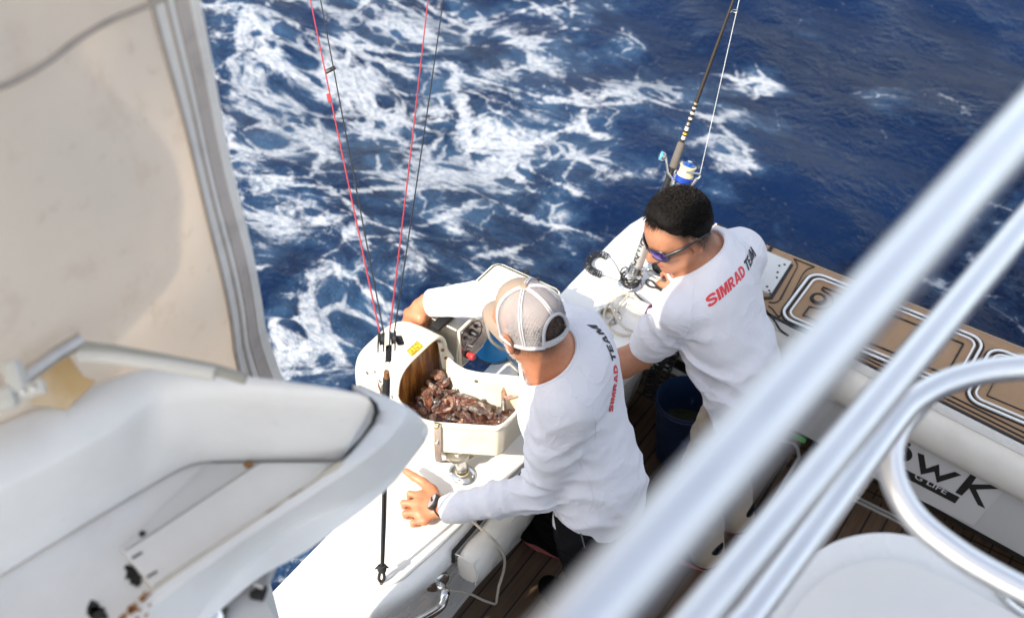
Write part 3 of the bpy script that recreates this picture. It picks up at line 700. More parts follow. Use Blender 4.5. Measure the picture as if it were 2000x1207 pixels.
bm = bmesh.new(); slab(bm, ccw(zp([(575, 1030), (562, 1046), (546, 1070), (536, 1092), (524, 1122), (517, 1150), (520, 1180), (538, 1210), (560, 1250), (500, 1320), (300, 1320), (330, 1262), (470, 1125), (545, 1058)], FZ - 0.085)), 0.022, bev=0.006, seg=3); fbm('ladder_well_edge', bm, m_gel_grey, boat, sharp=50)
# gap between the coaming end and the lip
bm = bmesh.new(); tube(bm, [P(x, y, FZ + 0.035) + Vector((0, 0, 0.002)) for x, y in ((722, 778), (733, 792), (736, 806), (728, 828), (706, 858), (684, 882), (662, 904))], [0.0015, 0.0035, 0.004, 0.003, 0.002, 0.003, 0.0015], 8); fbm('sealant_gap', bm, m_grime, boat)
bm = bmesh.new(); tube(bm, [P(x, y, FZ + 0.034) for x, y in ((668, 902), (655, 912), (640, 922), (622, 934), (560, 975), (460, 1042), (380, 1096), (300, 1150), (284, 1165))], [0.004, 0.005, 0.004, 0.002, 0.0018, 0.0018, 0.002, 0.003, 0.003], 8); fbm('sealant_bead', bm, M('old_sealant', (0.52, 0.47, 0.38), 0.7, col2=(0.25, 0.16, 0.09), vscale=25, ccov=(0.55, 0.7)), boat)
def blob(bm, c, r, rng, n=9):
    """ragged flat stain: an uneven outline with a little thickness"""
    slab(bm, [c + Vector((math.cos(2 * math.pi * k / n), math.sin(2 * math.pi * k / n), 0)) * r * rng.uniform(0.55, 1.25) for k in range(n)], 0.002)
rg = random.Random(3); bm = bmesh.new()
for x, y, r in ((255, 1117, 0.010), (262, 1128, 0.009), (250, 1108, 0.006), (268, 1138, 0.005), (184, 1183, 0.010), (192, 1196, 0.010), (178, 1194, 0.006), (205, 1203, 0.005)): blob(bm, P(x, y, FZ - 0.002), r, rg)
fsplit('mildew_spot', bm, m_grime, boat, smooth=False)
bm = bmesh.new()
for x, y, r in ((284, 1160, 0.006), (276, 1168, 0.005), (262, 1185, 0.007), (255, 1192, 0.005), (285, 1200, 0.003), (268, 1206, 0.003), (240, 1205, 0.006), (273, 1190, 0.002), (292, 1180, 0.002)): blob(bm, P(x, y, FZ + 0.0365), r, rg)
fsplit('rust_spot', bm, m_rust, boat, smooth=False)
bm = bmesh.new(); lathe(bm, P(278, 1042, FZ + 0.006), (0, 0, 1), [(0, 0.0015), (0.0045, 0.0015), (0.005, 0)], 14)
for x, y in ((268, 1084), (297, 1121)):
    c = P(x, y, FZ + 0.014); d = (P(x + 10, y - 6, FZ + 0.014) - c).normalized(); box(bm, c, d * 0.0075, d.cross(Vector((0, 0, 1))) * 0.0018, (0, 0, 0.0012), 0.0008)
fsplit('screw_hole', bm, m_grime, boat)
bm = bmesh.new(); lathe(bm, P(485, 907, FZ + 0.006), (0, 0, 1), [(0, 0.0025), (0.005, 0.002), (0.007, 0)], 14); fbm('rusty_screw', bm, m_rust, boat)
t = thing('deck_clip', P(505, 1157, FZ - 0.085), 'small black clip fixed beside the curved ladder opening', 'clip')
bm = bmesh.new(); c = P(505, 1156, FZ - 0.078); box(bm, c, (0.009, 0.004, 0), (-0.004, 0.009, 0), (0, 0, 0.006), 0.002); fbm('clip_base', bm, m_rub, t)
bm = bmesh.new(); tube(bm, [c + Vector((-0.008, -0.003, 0.004)), c + Vector((-0.003, 0, 0.016)), c + Vector((0.008, 0.004, 0.014))], 0.003, 8); fbm('clip_hook', bm, m_steel_sat, t)
t = thing('deck_light', P(412, 1203, FZ - 0.085), 'small chrome dome fitting at the edge below the white locker lid', 'fitting')
bm = bmesh.new(); lathe(bm, P(412, 1207, FZ - 0.086), (0, 0, 1), [(0.024, 0), (0.024, 0.004), (0.020, 0.008), (0.017, 0.016), (0.010, 0.021), (0, 0.022)], 24); fbm('dome', bm, m_chrome, t)
bm = bmesh.new(); tube(bm, [P(412, 1207, FZ - 0.080) + Vector((math.cos(a), math.sin(a), 0)) * 0.0235 for a in np.linspace(0, 6.28, 25)[:-1]], 0.003, 8, closed=True); fbm('bezel', bm, m_steel, t)

# rounded white deck overhang at the right with its light
t = thing('deck_overhang', P(1700, 1120, 1.95), 'rounded white overhang with non-skid top below the curved steel hoop rail', 'deck overhang')
out = [(1400, 1310), (1490, 1200), (1530, 1140), (1580, 1090), (1640, 1054), (1720, 1040), (1800, 1052), (1860, 1084), (1920, 1128), (2010, 1196), (2120, 1285), (2050, 1420), (1560, 1420)]
inn = [(1490, 1290), (1545, 1200), (1585, 1150), (1635, 1114), (1700, 1094), (1770, 1098), (1850, 1130), (1930, 1172), (2010, 1222), (2060, 1300), (2000, 1390), (1600, 1390)]
bm = bmesh.new(); slab(bm, ccw(catmull(zp(out, 1.95), 6, True)), 0.14, bev=0.030, seg=5); fbm('moulded_edge', bm, m_gel, t, sharp=60)
bm = bmesh.new(); slab(bm, ccw(catmull(zp(inn, 1.958), 6, True)), 0.014, bev=0.006, seg=2); fbm('nonskid_top', bm, nonskid('nonskid_overhang', (0.80, 0.79, 0.76), 620), t, sharp=60)
bm = bmesh.new(); c = P(1978, 1168, 1.954); x = (P(1998, 1186, 1.954) - c).normalized(); y = Vector((-x.y, x.x, 0))
ringp = [c + x * math.cos(a) * 0.034 + y * math.sin(a) * 0.012 for a in np.linspace(0, 2 * math.pi, 29)[:-1]]
tube(bm, ringp, 0.005, 8, closed=True); bezel = fbm('light_bezel', bm, m_chrome, t)
bm = bmesh.new(); slab(bm, [c + Vector((0, 0, 0.002)) + x * math.cos(a) * 0.033 + y * math.sin(a) * 0.011 for a in np.linspace(0, 2 * math.pi, 29)[:-1]], 0.004); fbm('light_lens', bm, M('smoked_lens', (0.08, 0.08, 0.09), 0.1), bezel)
bm = bmesh.new(); c = P(1893, 1106, 1.954); slab(bm, ccw([c + x * math.cos(a) * 0.030 + y * math.sin(a) * 0.008 for a in np.linspace(0, 2 * math.pi, 29)[:-1]]), 0.004); fbm('drain_slot', bm, m_grime, t)

# stainless guard rails
t = thing('guard_rail', P(1600, 800, 2.3), 'polished stainless steel guard rail of three parallel tubes with a bent hoop', 'guard rail')
def rail(name, a, b, z, r, e0=0.25, e1=0.25):
    p, q = P(*a, z), P(*b, z); d = q - p; bm = bmesh.new(); tube(bm, [p - d * e0, p + d * 0.35, p + d * 0.7, q + d * e1], r, 24); return fbm(name, bm, m_rail, t)
t_ = NT('polished_rail'); p_ = t_.pos(); t_.b.inputs['Metallic'].default_value = 1.0; t_.b.inputs['Base Color'].default_value = (0.92, 0.92, 0.92, 1)
nn = t_.noise(9, 4, 0.7, p_).outputs[0]; t_.set(t_.b.inputs['Roughness'], t_.sm(nn, 0.3, 0.75, 0.28, 0.44)); m_rail = t_.m
rail('top_rail', (1990, 258), (1150, 1207), 2.99, 0.0165)
rail('middle_rail', (1990, 452), (1362, 1207), 2.62, 0.0165)
ZR = 2.38
loop = [P(x, y, ZR) for x, y in ((1380, 1290), (1462, 1207), (1560, 1076), (1640, 968), (1700, 886))] + catmull([P(x, y, z) for x, y, z in ((1740, 832, ZR), (1778, 788, ZR), (1830, 755, ZR), (1885, 735, ZR), (1950, 722, ZR), (2040, 716, ZR))], 8)
bm = bmesh.new(); tube(bm, loop, 0.0165, 24); fbm('looped_rail', bm, m_rail, t)
lp2 = catmull([P(x, y, z) for x, y, z in ((1800, 778, ZR - 0.012), (1758, 830, ZR - 0.03), (1740, 885, ZR - 0.05), (1750, 950, ZR - 0.07), (1792, 1017, ZR - 0.09), (1870, 1080, ZR - 0.10), (1950, 1128, ZR - 0.11), (2060, 1185, ZR - 0.12))], 8)
bm = bmesh.new(); tube(bm, lp2, 0.0165, 24); fbm('hoop', bm, m_rail, t)

# canvas curtain hung from the added roof
def canvas():
    XC = -1.11
    root = thing('canvas_curtain', (XC, 0.0, 1.9), 'weathered cream canvas curtain with a taped vertical edge hanging beside the flybridge', 'canvas curtain')
    t = NT('canvas'); p = t.pos(); n1 = t.noise(3.5, 4, 0.6, p).outputs[0]; n2 = t.noise(16, 5, 0.7, p).outputs[0]; n3 = t.noise(30, 4, 0.7, p).outputs[0]
    col = t.mix(t.sm(n1, 0.35, 0.7), (0.88, 0.84, 0.78, 1), (0.79, 0.76, 0.72, 1)); col = t.mix(t.sm(n2, 0.53, 0.68, 0, 0.5), col, (0.60, 0.53, 0.47, 1)); col = t.mix(t.sm(n3, 0.60, 0.70, 0, 0.5), col, (0.42, 0.38, 0.36, 1))
    t.set(t.b.inputs['Base Color'], col); t.b.inputs['Roughness'].default_value = 0.9
    tr = t.n('ShaderNodeBsdfTranslucent', Color=(0.90, 0.80, 0.68, 1)); mx = t.n('ShaderNodeMixShader', i0=0.58, i1=t.b.outputs[0], i2=tr.outputs[0]); t.t.links.new(mx.outputs[0], t.out.inputs[0])
    wv = t.n('ShaderNodeTexNoise', Scale=900, Detail=1); t.set(wv.inputs['Vector'], p); t.bump(wv.outputs[0], 0.15, 0.001); mc = t.m
    def mm(name, c, c2): 
        return M(name, c, 0.9, col2=c2, vscale=20)
    tape = mm('grey_tape', (0.52, 0.46, 0.42), (0.40, 0.35, 0.32)); light = mm('light_tape', (0.78, 0.75, 0.70), (0.66, 0.63, 0.59)); seam = mm('seam_brown', (0.44, 0.38, 0.33), (0.34, 0.29, 0.26))
    edge = [PX(x, y, XC) for x, y in ((372, -60), (392, 40), (425, 200), (458, 380), (490, 540), (512, 640), (548, 740), (580, 800))]
    zs = np.array([e.z for e in edge]); ys = np.array([e.y for e in edge]); o = np.argsort(zs)
    def ey(z): return float(np.interp(z, zs[o], ys[o]))
    def wav(y, z):
        return 0.020 * math.sin(z * 5.2 + y * 3.1) + 0.026 * math.sin(y * 8 - z * 4.3 + 1 + math.sin(z * 5)) + 0.010 * math.sin(y * 17 + z * 11) + 0.010 * math.sin(y * 13 - z * 15 + 2 * math.sin(y * 6))
    def sheet(name, f0, f1, z0, z1, mat, th, off, nu=60, nv=70, parent=root):
        bm = bmesh.new(); G = [[], []]
        for s in (0, 1):
            for j in range(nv + 1):
                z = z0 + (z1 - z0) * j / nv; row = []
                for i in range(nu + 1):
                    y = f0(z) + (f1(z) - f0(z)) * i / nu; row.append(bm.verts.new((XC + wav(y, z) * min(1, 0.25 + (ey(z) - y) * 3) + off - s * th, y, z)))
                G[s].append(row)
        for s in (0, 1):
            for j in range(nv):
                for i in range(nu): bm.faces.new((G[s][j][i], G[s][j][i + 1], G[s][j + 1][i + 1], G[s][j + 1][i]))
        for j in range(nv):
            for i in (0, nu): bm.faces.new((G[0][j][i], G[0][j + 1][i], G[1][j + 1][i], G[1][j][i]))
        for i in range(nu):
            for j in (0, nv): bm.faces.new((G[0][j][i], G[0][j][i + 1], G[1][j][i + 1], G[1][j][i]))
        return fbm(name, bm, mat, parent, sharp=60)
    cl = sheet('canvas_panel', lambda z: -1.6, lambda z: ey(z) - 0.012, 1.93, 4.36, mc, 0.003, 0.0, 110, 90)
    zt = 3.2
    for nm, a, b, m, off in (('edge_binding', 0.012, -0.004, light, 0.006), ('edge_tape', 0.032, 0.012, tape, 0.004), ('light_tape', 0.062, 0.034, light, 0.003), ('stitched_seam', 0.068, 0.063, seam, 0.005), ('stitched_seam', 0.048, 0.045, seam, 0.006)):
        sheet(nm, lambda z: ey(z) - a, lambda z: ey(z) - b, 1.93, zt, m, 0.004, off, 4, 60, cl)
    bm = bmesh.new(); pts = []
    for x, y in ((-60, 168), (0, 148), (80, 115), (160, 75), (230, 42), (300, 12), (330, -6)):
        q = PX(x, y, XC); q.x = XC + wav(q.y, q.z) * min(1, 0.25 + (ey(q.z) - q.y) * 3) + 0.003; pts.append(q)
    tube(bm, catmull(pts, 6), 0.0038, 8); fbm('cross_seam', bm, seam, cl)
canvas()
# frame and hinge that carry the curtain's foot
t = thing('curtain_frame', PD(60, 745, 1.400), 'grey metal frame bar with a white hinge between the canvas and the white coaming', 'frame')
bm = bmesh.new(); tube(bm, [PD(-60, 822, 1.376), PD(10, 778, 1.392), PD(60, 728, 1.408), PD(110, 692, 1.424), PD(160, 662, 1.440)], 0.010, 14); fbm('frame_bar', bm, m_steel_sat, t)
bm = bmesh.new(); tube(bm, [PD(152, 676, 1.440), PD(220, 684, 1.440), PD(320, 702, 1.440), PD(420, 722, 1.440), PD(480, 740, 1.440)], 0.0075, 14); fbm('foot_bar', bm, M('aged_bar', (0.36, 0.35, 0.30), 0.5, vscale=20), t)
bm = bmesh.new(); tube(bm, [PD(155, 694, 1.436), PD(220, 698, 1.436), PD(320, 712, 1.436), PD(420, 730, 1.436)], 0.009, 12); fbm('canvas_hem', bm, m_vinyl, t)
bm = bmesh.new(); e = IM(1, 0.35, 0).normalized(); u = IM(-0.35, 1, 0).normalized(); f = IM(0, 0, 1).normalized()
box(bm, PD(42, 768, 1.360), e * 0.030, u * 0.009, f * 0.006, 0.003); box(bm, PD(30, 735, 1.360), e * 0.011, u * 0.020, f * 0.012, 0.006); box(bm, PD(12, 778, 1.352), e * 0.012, u * 0.014, f * 0.008, 0.005)
h = fbm('hinge', bm, m_white, t)
bm = bmesh.new()
for x, y in ((20, 768), (45, 762), (66, 755)): lathe(bm, PD(x, y, 1.354), -f, [(0.004, 0), (0.004, 0.002), (0, 0.0025)], 10)
fsplit('hinge_screw', bm, m_steel, h)
bm = bmesh.new(); slab(bm, [PD(x, y, 1.464) for x, y in ((60, 790), (75, 720), (130, 692), (160, 735), (185, 745), (130, 800))], 0.004, n=-f); fbm('canvas_flap', bm, M('tan_canvas', (0.52, 0.36, 0.18), 0.9, col2=(0.62, 0.5, 0.34), vscale=14), t, smooth=False)
# ---------------------------------------------------------------- bait tub with its hood, bracket and post
def arr(f, n, m): return [f(k / n) for k in range(m)]
def stain_cream():
    t = NT('stained_cream'); p = t.pos(); a = t.noise(9, 5, 0.65, p).outputs[0]; b = t.noise(40, 4, 0.7, p).outputs[0]
    c = t.mix(t.sm(a, 0.42, 0.78, 0, 0.8), (0.86, 0.815, 0.68, 1), (0.78, 0.66, 0.44, 1)); c = t.mix(t.sm(b, 0.62, 0.78, 0, 0.5), c, (0.42, 0.24, 0.10, 1))
    t.set(t.b.inputs['Base Color'], c); t.b.inputs['Roughness'].default_value = 0.42; t.b.inputs['Subsurface Weight'].default_value = 0.08; t.b.inputs['Subsurface Radius'].default_value = (0.01, 0.007, 0.004); return t.m
m_tub = stain_cream()
def brown_wall():
    t = NT('bait_stained_wall'); p = t.pos(); mp = t.n('ShaderNodeMapping', Vector=p); mp.inputs['Scale'].default_value = (1, 3.5, 0.6)
    a = t.noise(14, 5, 0.7, mp.outputs[0]).outputs[0]; b = t.noise(6, 3, 0.6, p).outputs[0]
    c = t.ramp(a, [(0.30, (0.05, 0.015, 0.006)), (0.48, (0.24, 0.085, 0.018)), (0.62, (0.42, 0.19, 0.045)), (0.78, (0.62, 0.42, 0.17))]); c = t.mix(t.sm(b, 0.5, 0.75, 0, 0.6), c, (0.06, 0.02, 0.01, 1))
    t.set(t.b.inputs['Base Color'], c); t.b.inputs['Roughness'].default_value = 0.4; return t.m
TUBZ0, TUBZ1 = 0.925, 1.075
tub_px = [(760, 752), (772, 778), (790, 803), (822, 821), (850, 828), (935, 834), (972, 836), (990, 828), (1005, 812), (1062, 752), (1064, 745), (1050, 739), (932, 727), (910, 722), (890, 711), (868, 690), (846, 664), (820, 660), (780, 700)]
tub_w = [P(x, y, TUBZ1) for x, y in tub_px]
root = thing('bait_tub', P(905, 780, 0.93), 'cream plastic bait tub with rounded hood and yellow warning sticker, full of cut fish', 'bait tub')
def tub_field():
    pl = [(v.x, v.y) for v in tub_w]; lo = np.array([-1.72, 1.50, 0.88]); hi = np.array([-1.12, 2.0, 1.26]); f = Field(lo, hi, 0.0045)
    def outer(p):
        d = poly_sdf(p[..., :2], pl); z = p[..., 2]; d = d + (TUBZ1 - z) * 0.10
        q = np.maximum(d + 0.012, 0); h = np.maximum(np.maximum(TUBZ0 + 0.012 - z, 0), z - TUBZ1)
        return np.sqrt(q * q + np.where(z < TUBZ0 + 0.012, h, 0) ** 2) - 0.012 + np.minimum(np.maximum(d + 0.012, -0.02), 0) if False else np.maximum(np.sqrt(q * q + np.maximum(TUBZ0 + 0.02 - z, 0) ** 2) - 0.012 + np.minimum(np.maximum(d + 0.012, TUBZ0 + 0.008 - z), 0), z - TUBZ1)
    f.op(outer, lo, hi)
    # rolled rim
    f.op(lambda p: np.sqrt((poly_sdf(p[..., :2], pl) + 0.003) ** 2 + (p[..., 2] - TUBZ1 + 0.004) ** 2) - 0.007, lo, hi, 0.006)
    # hood: rounded shell standing outboard of the opening
    c = np.array([-1.46, 1.692, 0.93], np.float32); a = np.array([0.205, 0.122, 0.232], np.float32)
    sup = lambda p, s, ex: ((np.abs((p - c) / (a - s)) ** ex).sum(-1)) ** (1 / ex)
    def hood(p):
        d = (sup(p, 0.0, 4.6) - 1) * 0.13; return np.maximum(np.maximum(d, p[..., 0] + 1.468), 0.90 - p[..., 2])
    f.op(hood, lo, hi, 0.012)
    f.op(lambda p: np.maximum((sup(p, 0.010, 4.6) - 1) * 0.13, p[..., 0] + 1.45), lo, hi, 0.004, 's')
    f.op(lambda p: np.maximum(poly_sdf(p[..., :2], pl) + 0.011 + (TUBZ1 - p[..., 2]) * 0.10, np.maximum(TUBZ0 + 0.012 - p[..., 2], p[..., 2] - TUBZ1 - 0.008)), lo, hi, 0.004, 's')
    return f
V, F = tub_field().mesh(); tubm = np_mesh('tub', V, F, m_tub, root, relax=2)
# stained grinder wall behind the opening
bm = bmesh.new(); box(bm, (-1.487, 1.690, 1.045), (0.004, 0, 0), (0, 0.108, 0), (0, 0, 0.125), 0.002)
ang = [math.pi * k / 18 for k in range(19)]
bm.free(); bm = bmesh.new(); slab(bm, [(-1.498, 1.692 - 0.107 * math.cos(a), 1.03 + 0.112 * math.sin(a) ** 0.45) for a in ang] + [(-1.498, 1.799, 0.935), (-1.498, 1.585, 0.935)], 0.006, n=(1, 0, 0))
fbm('stained_wall', bm, brown_wall(), root, smooth=False)
bm = bmesh.new(); slab(bm, [(-1.478, 1.775, 1.12), (-1.478, 1.80, 1.10), (-1.455, 1.815, 1.04), (-1.455, 1.80, 0.99), (-1.470, 1.778, 1.02)], 0.006, n=(0.8, -0.5, 0)); fbm('grinder_flange', bm, m_tub, root, smooth=False)
bm = bmesh.new()
for y, z in ((1.785, 1.09), (1.795, 1.05)): lathe(bm, (-1.470, y, z), (0.8, -0.5, 0.1), [(0, 0.004), (0.004, 0.004), (0.006, 0)], 10)
fsplit('flange_bolt', bm, m_rust, root)
tubs = BVHTree.FromObject(tubm, bpy.context.evaluated_depsgraph_get()); toff = wpos(tubm)
def cast_px(bvh, px, py, off=Vector((0, 0, 0)), lift=0.0):
    d = Vector(ray(px, py)).normalized(); h = bvh.ray_cast(Vector(CAM) - off, d)
    if h[0] is None: return None, None
    n = h[1] if h[1].dot(d) < 0 else -h[1]
    return h[0] + off + n * lift, n
def decal(quad, mat, name, parent, bvh, off, lift, n=8, th=0.0008):
    """a thin sheet laid over a curved surface: quad = four photo pixels read off the sticker's corners"""
    bm = bmesh.new(); G = []
    for j in range(n + 1):
        row = []
        for i in range(n + 1):
            u, v = i / n, j / n; x = (1 - v) * ((1 - u) * quad[0][0] + u * quad[1][0]) + v * ((1 - u) * quad[3][0] + u * quad[2][0]); y = (1 - v) * ((1 - u) * quad[0][1] + u * quad[1][1]) + v * ((1 - u) * quad[3][1] + u * quad[2][1])
            p, nn = cast_px(bvh, x, y, off, lift)
            row.append(bm.verts.new(p) if p is not None else None)
        G.append(row)
    for j in range(n):
        for i in range(n):
            q = (G[j][i], G[j][i + 1], G[j + 1][i + 1], G[j + 1][i])
            if all(q): bm.faces.new(q)
    return fbm(name, bm, mat, parent)
stk = decal([(794, 686), (815, 666), (827, 677), (805, 697)], m_yel, 'warning_sticker', root, tubs, toff, 0.0015)
bm = bmesh.new()
def surf_line(px, r, bvh, off, bm, lift=0.0022, closed=False, seg=6):
    pts = [cast_px(bvh, x, y, off, lift)[0] for x, y in px]; pts = [p for p in pts if p is not None]
    if len(pts) > 1: tube(bm, pts, r, seg, closed)
SK = lambda u, v: (794 + (815 - 794) * u + (805 - 794) * v, 686 + (666 - 686) * u + (697 - 686) * v)
for L, cl in (([(.04, .06), (.96, .06), (.96, .94), (.04, .94)], True), ([(.5, .06), (.5, .94)], False), ([(.12, .82), (.27, .2), (.42, .82)], True), ([(.24, .72), (.27, .45)], False), ([(.6, .65), (.72, .55), (.78, .7), (.66, .78)], True), ([(.66, .3), (.75, .2), (.84, .32), (.88, .5)], False)):
    surf_line([SK(*q) for q in L], 0.0007, tubs, toff, bm, closed=cl)
fbm('sticker_symbol', bm, m_line, stk)
# bolts on hood and tub
bm = bmesh.new()
for x, y in ((733, 725), (743, 744), (718, 728), (767, 774), (745, 768), (930, 744), (838, 812)):
    p, n = cast_px(tubs, x, y, toff)
    if p is not None: lathe(bm, p - n * 0.001, n, [(0, 0.004), (0.003, 0.004), (0.0034, 0.0025), (0.006, 0.0022), (0.0062, 0)], 12)
fsplit('bolt_head', bm, m_steel_sat, root)
# post in its flush holder, strap and clamp
hb = P(903, 926, GZ + 0.008)
h = thing('rod_holder', hb, 'polished steel rod holder with an oval flange carrying the post of the bait tub', 'rod holder', 'rod holders let into the gunwale')
def rod_holder(root, c, axis_px, rx, ry, tilt=Vector((0, 0, 0))):
    x = (P(*axis_px, c.z) - c); x.z = 0; x.normalize(); y = Vector((-x.y, x.x, 0)); bm = bmesh.new(); N = 40; rings = []
    for s, z in ((1.0, 0.0), (1.0, 0.003), (0.94, 0.0065), (0.62, 0.012), (0.56, 0.013)): rings.append([bm.verts.new(c + x * math.cos(2 * math.pi * k / N) * rx * s + y * math.sin(2 * math.pi * k / N) * ry * s + Vector((0, 0, z))) for k in range(N)])
    hc = c + tilt; rh = min(rx, ry) * 0.52
    for s, z in ((1.0, 0.012), (1.0, -0.05)): rings.append([bm.verts.new(hc + (x * math.cos(2 * math.pi * k / N) + y * math.sin(2 * math.pi * k / N)) * rh * s + Vector((0, 0, z))) for k in range(N)])
    for a, b in zip(rings, rings[1:]):
        for k in range(N): bm.faces.new((a[k], a[(k + 1) % N], b[(k + 1) % N], b[k]))
    fl = fbm('flange', bm, m_steel, root, sharp=50)
    bm = bmesh.new(); lathe(bm, hc + Vector((0, 0, 0.009)), (0, 0, 1), [(rh * 0.98, 0), (rh * 1.08, 0.004), (rh * 0.92, 0.006), (rh * 0.84, 0.002), (rh * 0.82, -0.035), (0, -0.035)], 32)
    fbm('insert', bm, M('beige_insert', (0.40, 0.35, 0.24), 0.6, col2=(0.30, 0.25, 0.17), vscale=30), root)
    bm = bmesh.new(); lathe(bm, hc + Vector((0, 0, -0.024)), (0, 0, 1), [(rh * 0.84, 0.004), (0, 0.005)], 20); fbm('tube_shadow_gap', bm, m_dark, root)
    for a in (R(35), R(180 - 35), R(180 + 60), R(-60)):
        q = c + x * math.cos(a) * rx * 0.78 + y * math.sin(a) * ry * 0.78 + Vector((0, 0, 0.0085))
        bm = bmesh.new(); lathe(bm, q, (0, 0, 1), [(0, 0.0), (0.0012, 0.001), (0.003, 0.0018), (0.0045, 0.0005), (0.0046, -0.003)], 14); s = fbm('screw', bm, m_steel_sat, root)
        bm = bmesh.new(); lathe(bm, q, (0, 0, 1), [(0, 0.0013), (0.0016, 0.0016), (0.0016, 0.0)], 8); fbm('screw_recess', bm, m_grime, s)
    return x, y
rod_holder(h, hb, (921, 944), 0.046, 0.036)
bm = bmesh.new(); tube(bm, [hb + Vector((0, 0, -0.03)), P(900, 905, 0.87) + Vector((0, 0, 0.0)), P(896, 880, 0.93)], 0.0165, 24); fbm('post', bm, m_steel, root)
bm = bmesh.new(); c = P(893, 884, 0.920); lathe(bm, c - Vector((0, 0, 0.006)), (0, 0, 1), [(0, 0), (0.036, 0), (0.036, 0.012), (0, 0.012)], 24); box(bm, P(880, 882, 0.905), (0.03, 0.004, 0), (-0.002, 0.02, 0), (0, 0, 0.003), 0.001)
fbm('clamp_plate', bm, m_steel_sat, root)
bm = bmesh.new(); fy = -0.004
a0, a1 = cast_px(tubs, 855, 829, toff, 0.003)[0], cast_px(tubs, 856, 876, toff, 0.003)[0]
a2 = P(857, 890, 0.915); a3 = P(880, 905, 0.90); wv = Vector((0.0095, 0.002, 0))
q = [a0 + Vector((0, -0.002, 0.006)), a1 + Vector((0, -0.003, 0)), Vector((a1.x + 0.001, a1.y - 0.003, 0.905)), Vector((a1.x + 0.035, a1.y + 0.03, 0.897)), Vector((a1.x + 0.065, a1.y + 0.07, 0.902))]
for s in (0, 1): pass
vs = [(bm.verts.new(v - wv), bm.verts.new(v + wv)) for v in q]; vb = [(bm.verts.new(v - wv + Vector((0.0, 0.003, 0.001))), bm.verts.new(v + wv + Vector((0, 0.003, 0.001)))) for v in q]
for (a, b), (c_, d), (e, f_), (g, h_) in zip(vs, vs[1:], vb, vb[1:]): bm.faces.new((a, b, d, c_)); bm.faces.new((e, g, h_, f_)); bm.faces.new((a, c_, g, e)); bm.faces.new((b, f_, h_, d))
fbm('strap_bracket', bm, m_steel_sat, root, smooth=False)
for t_, m_ in ((0.06, m_yel), (0.70, m_steel_sat)):
    p = a0.lerp(a1, t_) + Vector((0, -0.004, 0)); bm = bmesh.new(); lathe(bm, p, (0, -1, 0), [(0.0062, 0), (0.0062, 0.003), (0.0042, 0.004), (0.004, 0.006), (0, 0.0065)], 6 if t_ < 0.5 else 12); fbm('strap_bolt', bm, m_ if t_ > 0.5 else M('brass', (0.62, 0.50, 0.18), 0.35, 0.8), root)

# cut fish in the tub: three kinds of chunk, copied
rg = random.Random(11)
def fish_mat(name, stops, rough, seed, sc_=75):
    t = NT(name); o = t.obj(); oi = t.n('ShaderNodeObjectInfo'); v = t.n('ShaderNodeVectorMath', _operation='ADD', i0=o); t.set(v.inputs[1], oi.outputs['Random'])
    a = t.noise(sc_, 5, 0.65, v.outputs[0], 0.6).outputs[0]; c = t.ramp(a, stops); c = t.mix(t.math('MULTIPLY', oi.outputs['Random'], 0.45), c, (0.03, 0.012, 0.010, 1))
    t.set(t.b.inputs['Base Color'], c); t.b.inputs['Roughness'].default_value = rough; t.b.inputs['Coat Weight'].default_value = 0.35; t.b.inputs['Coat Roughness'].default_value = 0.25
    t.bump(t.noise(170, 4, 0.7, o).outputs[0], 0.7, 0.003); return t.m
f_red = fish_mat('fish_flesh_red', [(0.25, (0.035, 0.006, 0.006)), (0.45, (0.090, 0.022, 0.013)), (0.60, (0.18, 0.066, 0.038)), (0.71, (0.42, 0.25, 0.17))], 0.33, 1)
f_skin = fish_mat('fish_skin', [(0.28, (0.018, 0.014, 0.014)), (0.45, (0.085, 0.07, 0.066)), (0.58, (0.32, 0.26, 0.22)), (0.75, (0.58, 0.52, 0.46))], 0.28, 2, 55)
f_pale = fish_mat('fish_flesh_pale', [(0.25, (0.10, 0.030, 0.022)), (0.42, (0.25, 0.10, 0.065)), (0.60, (0.48, 0.31, 0.21)), (0.75, (0.16, 0.05, 0.04))], 0.4, 3)
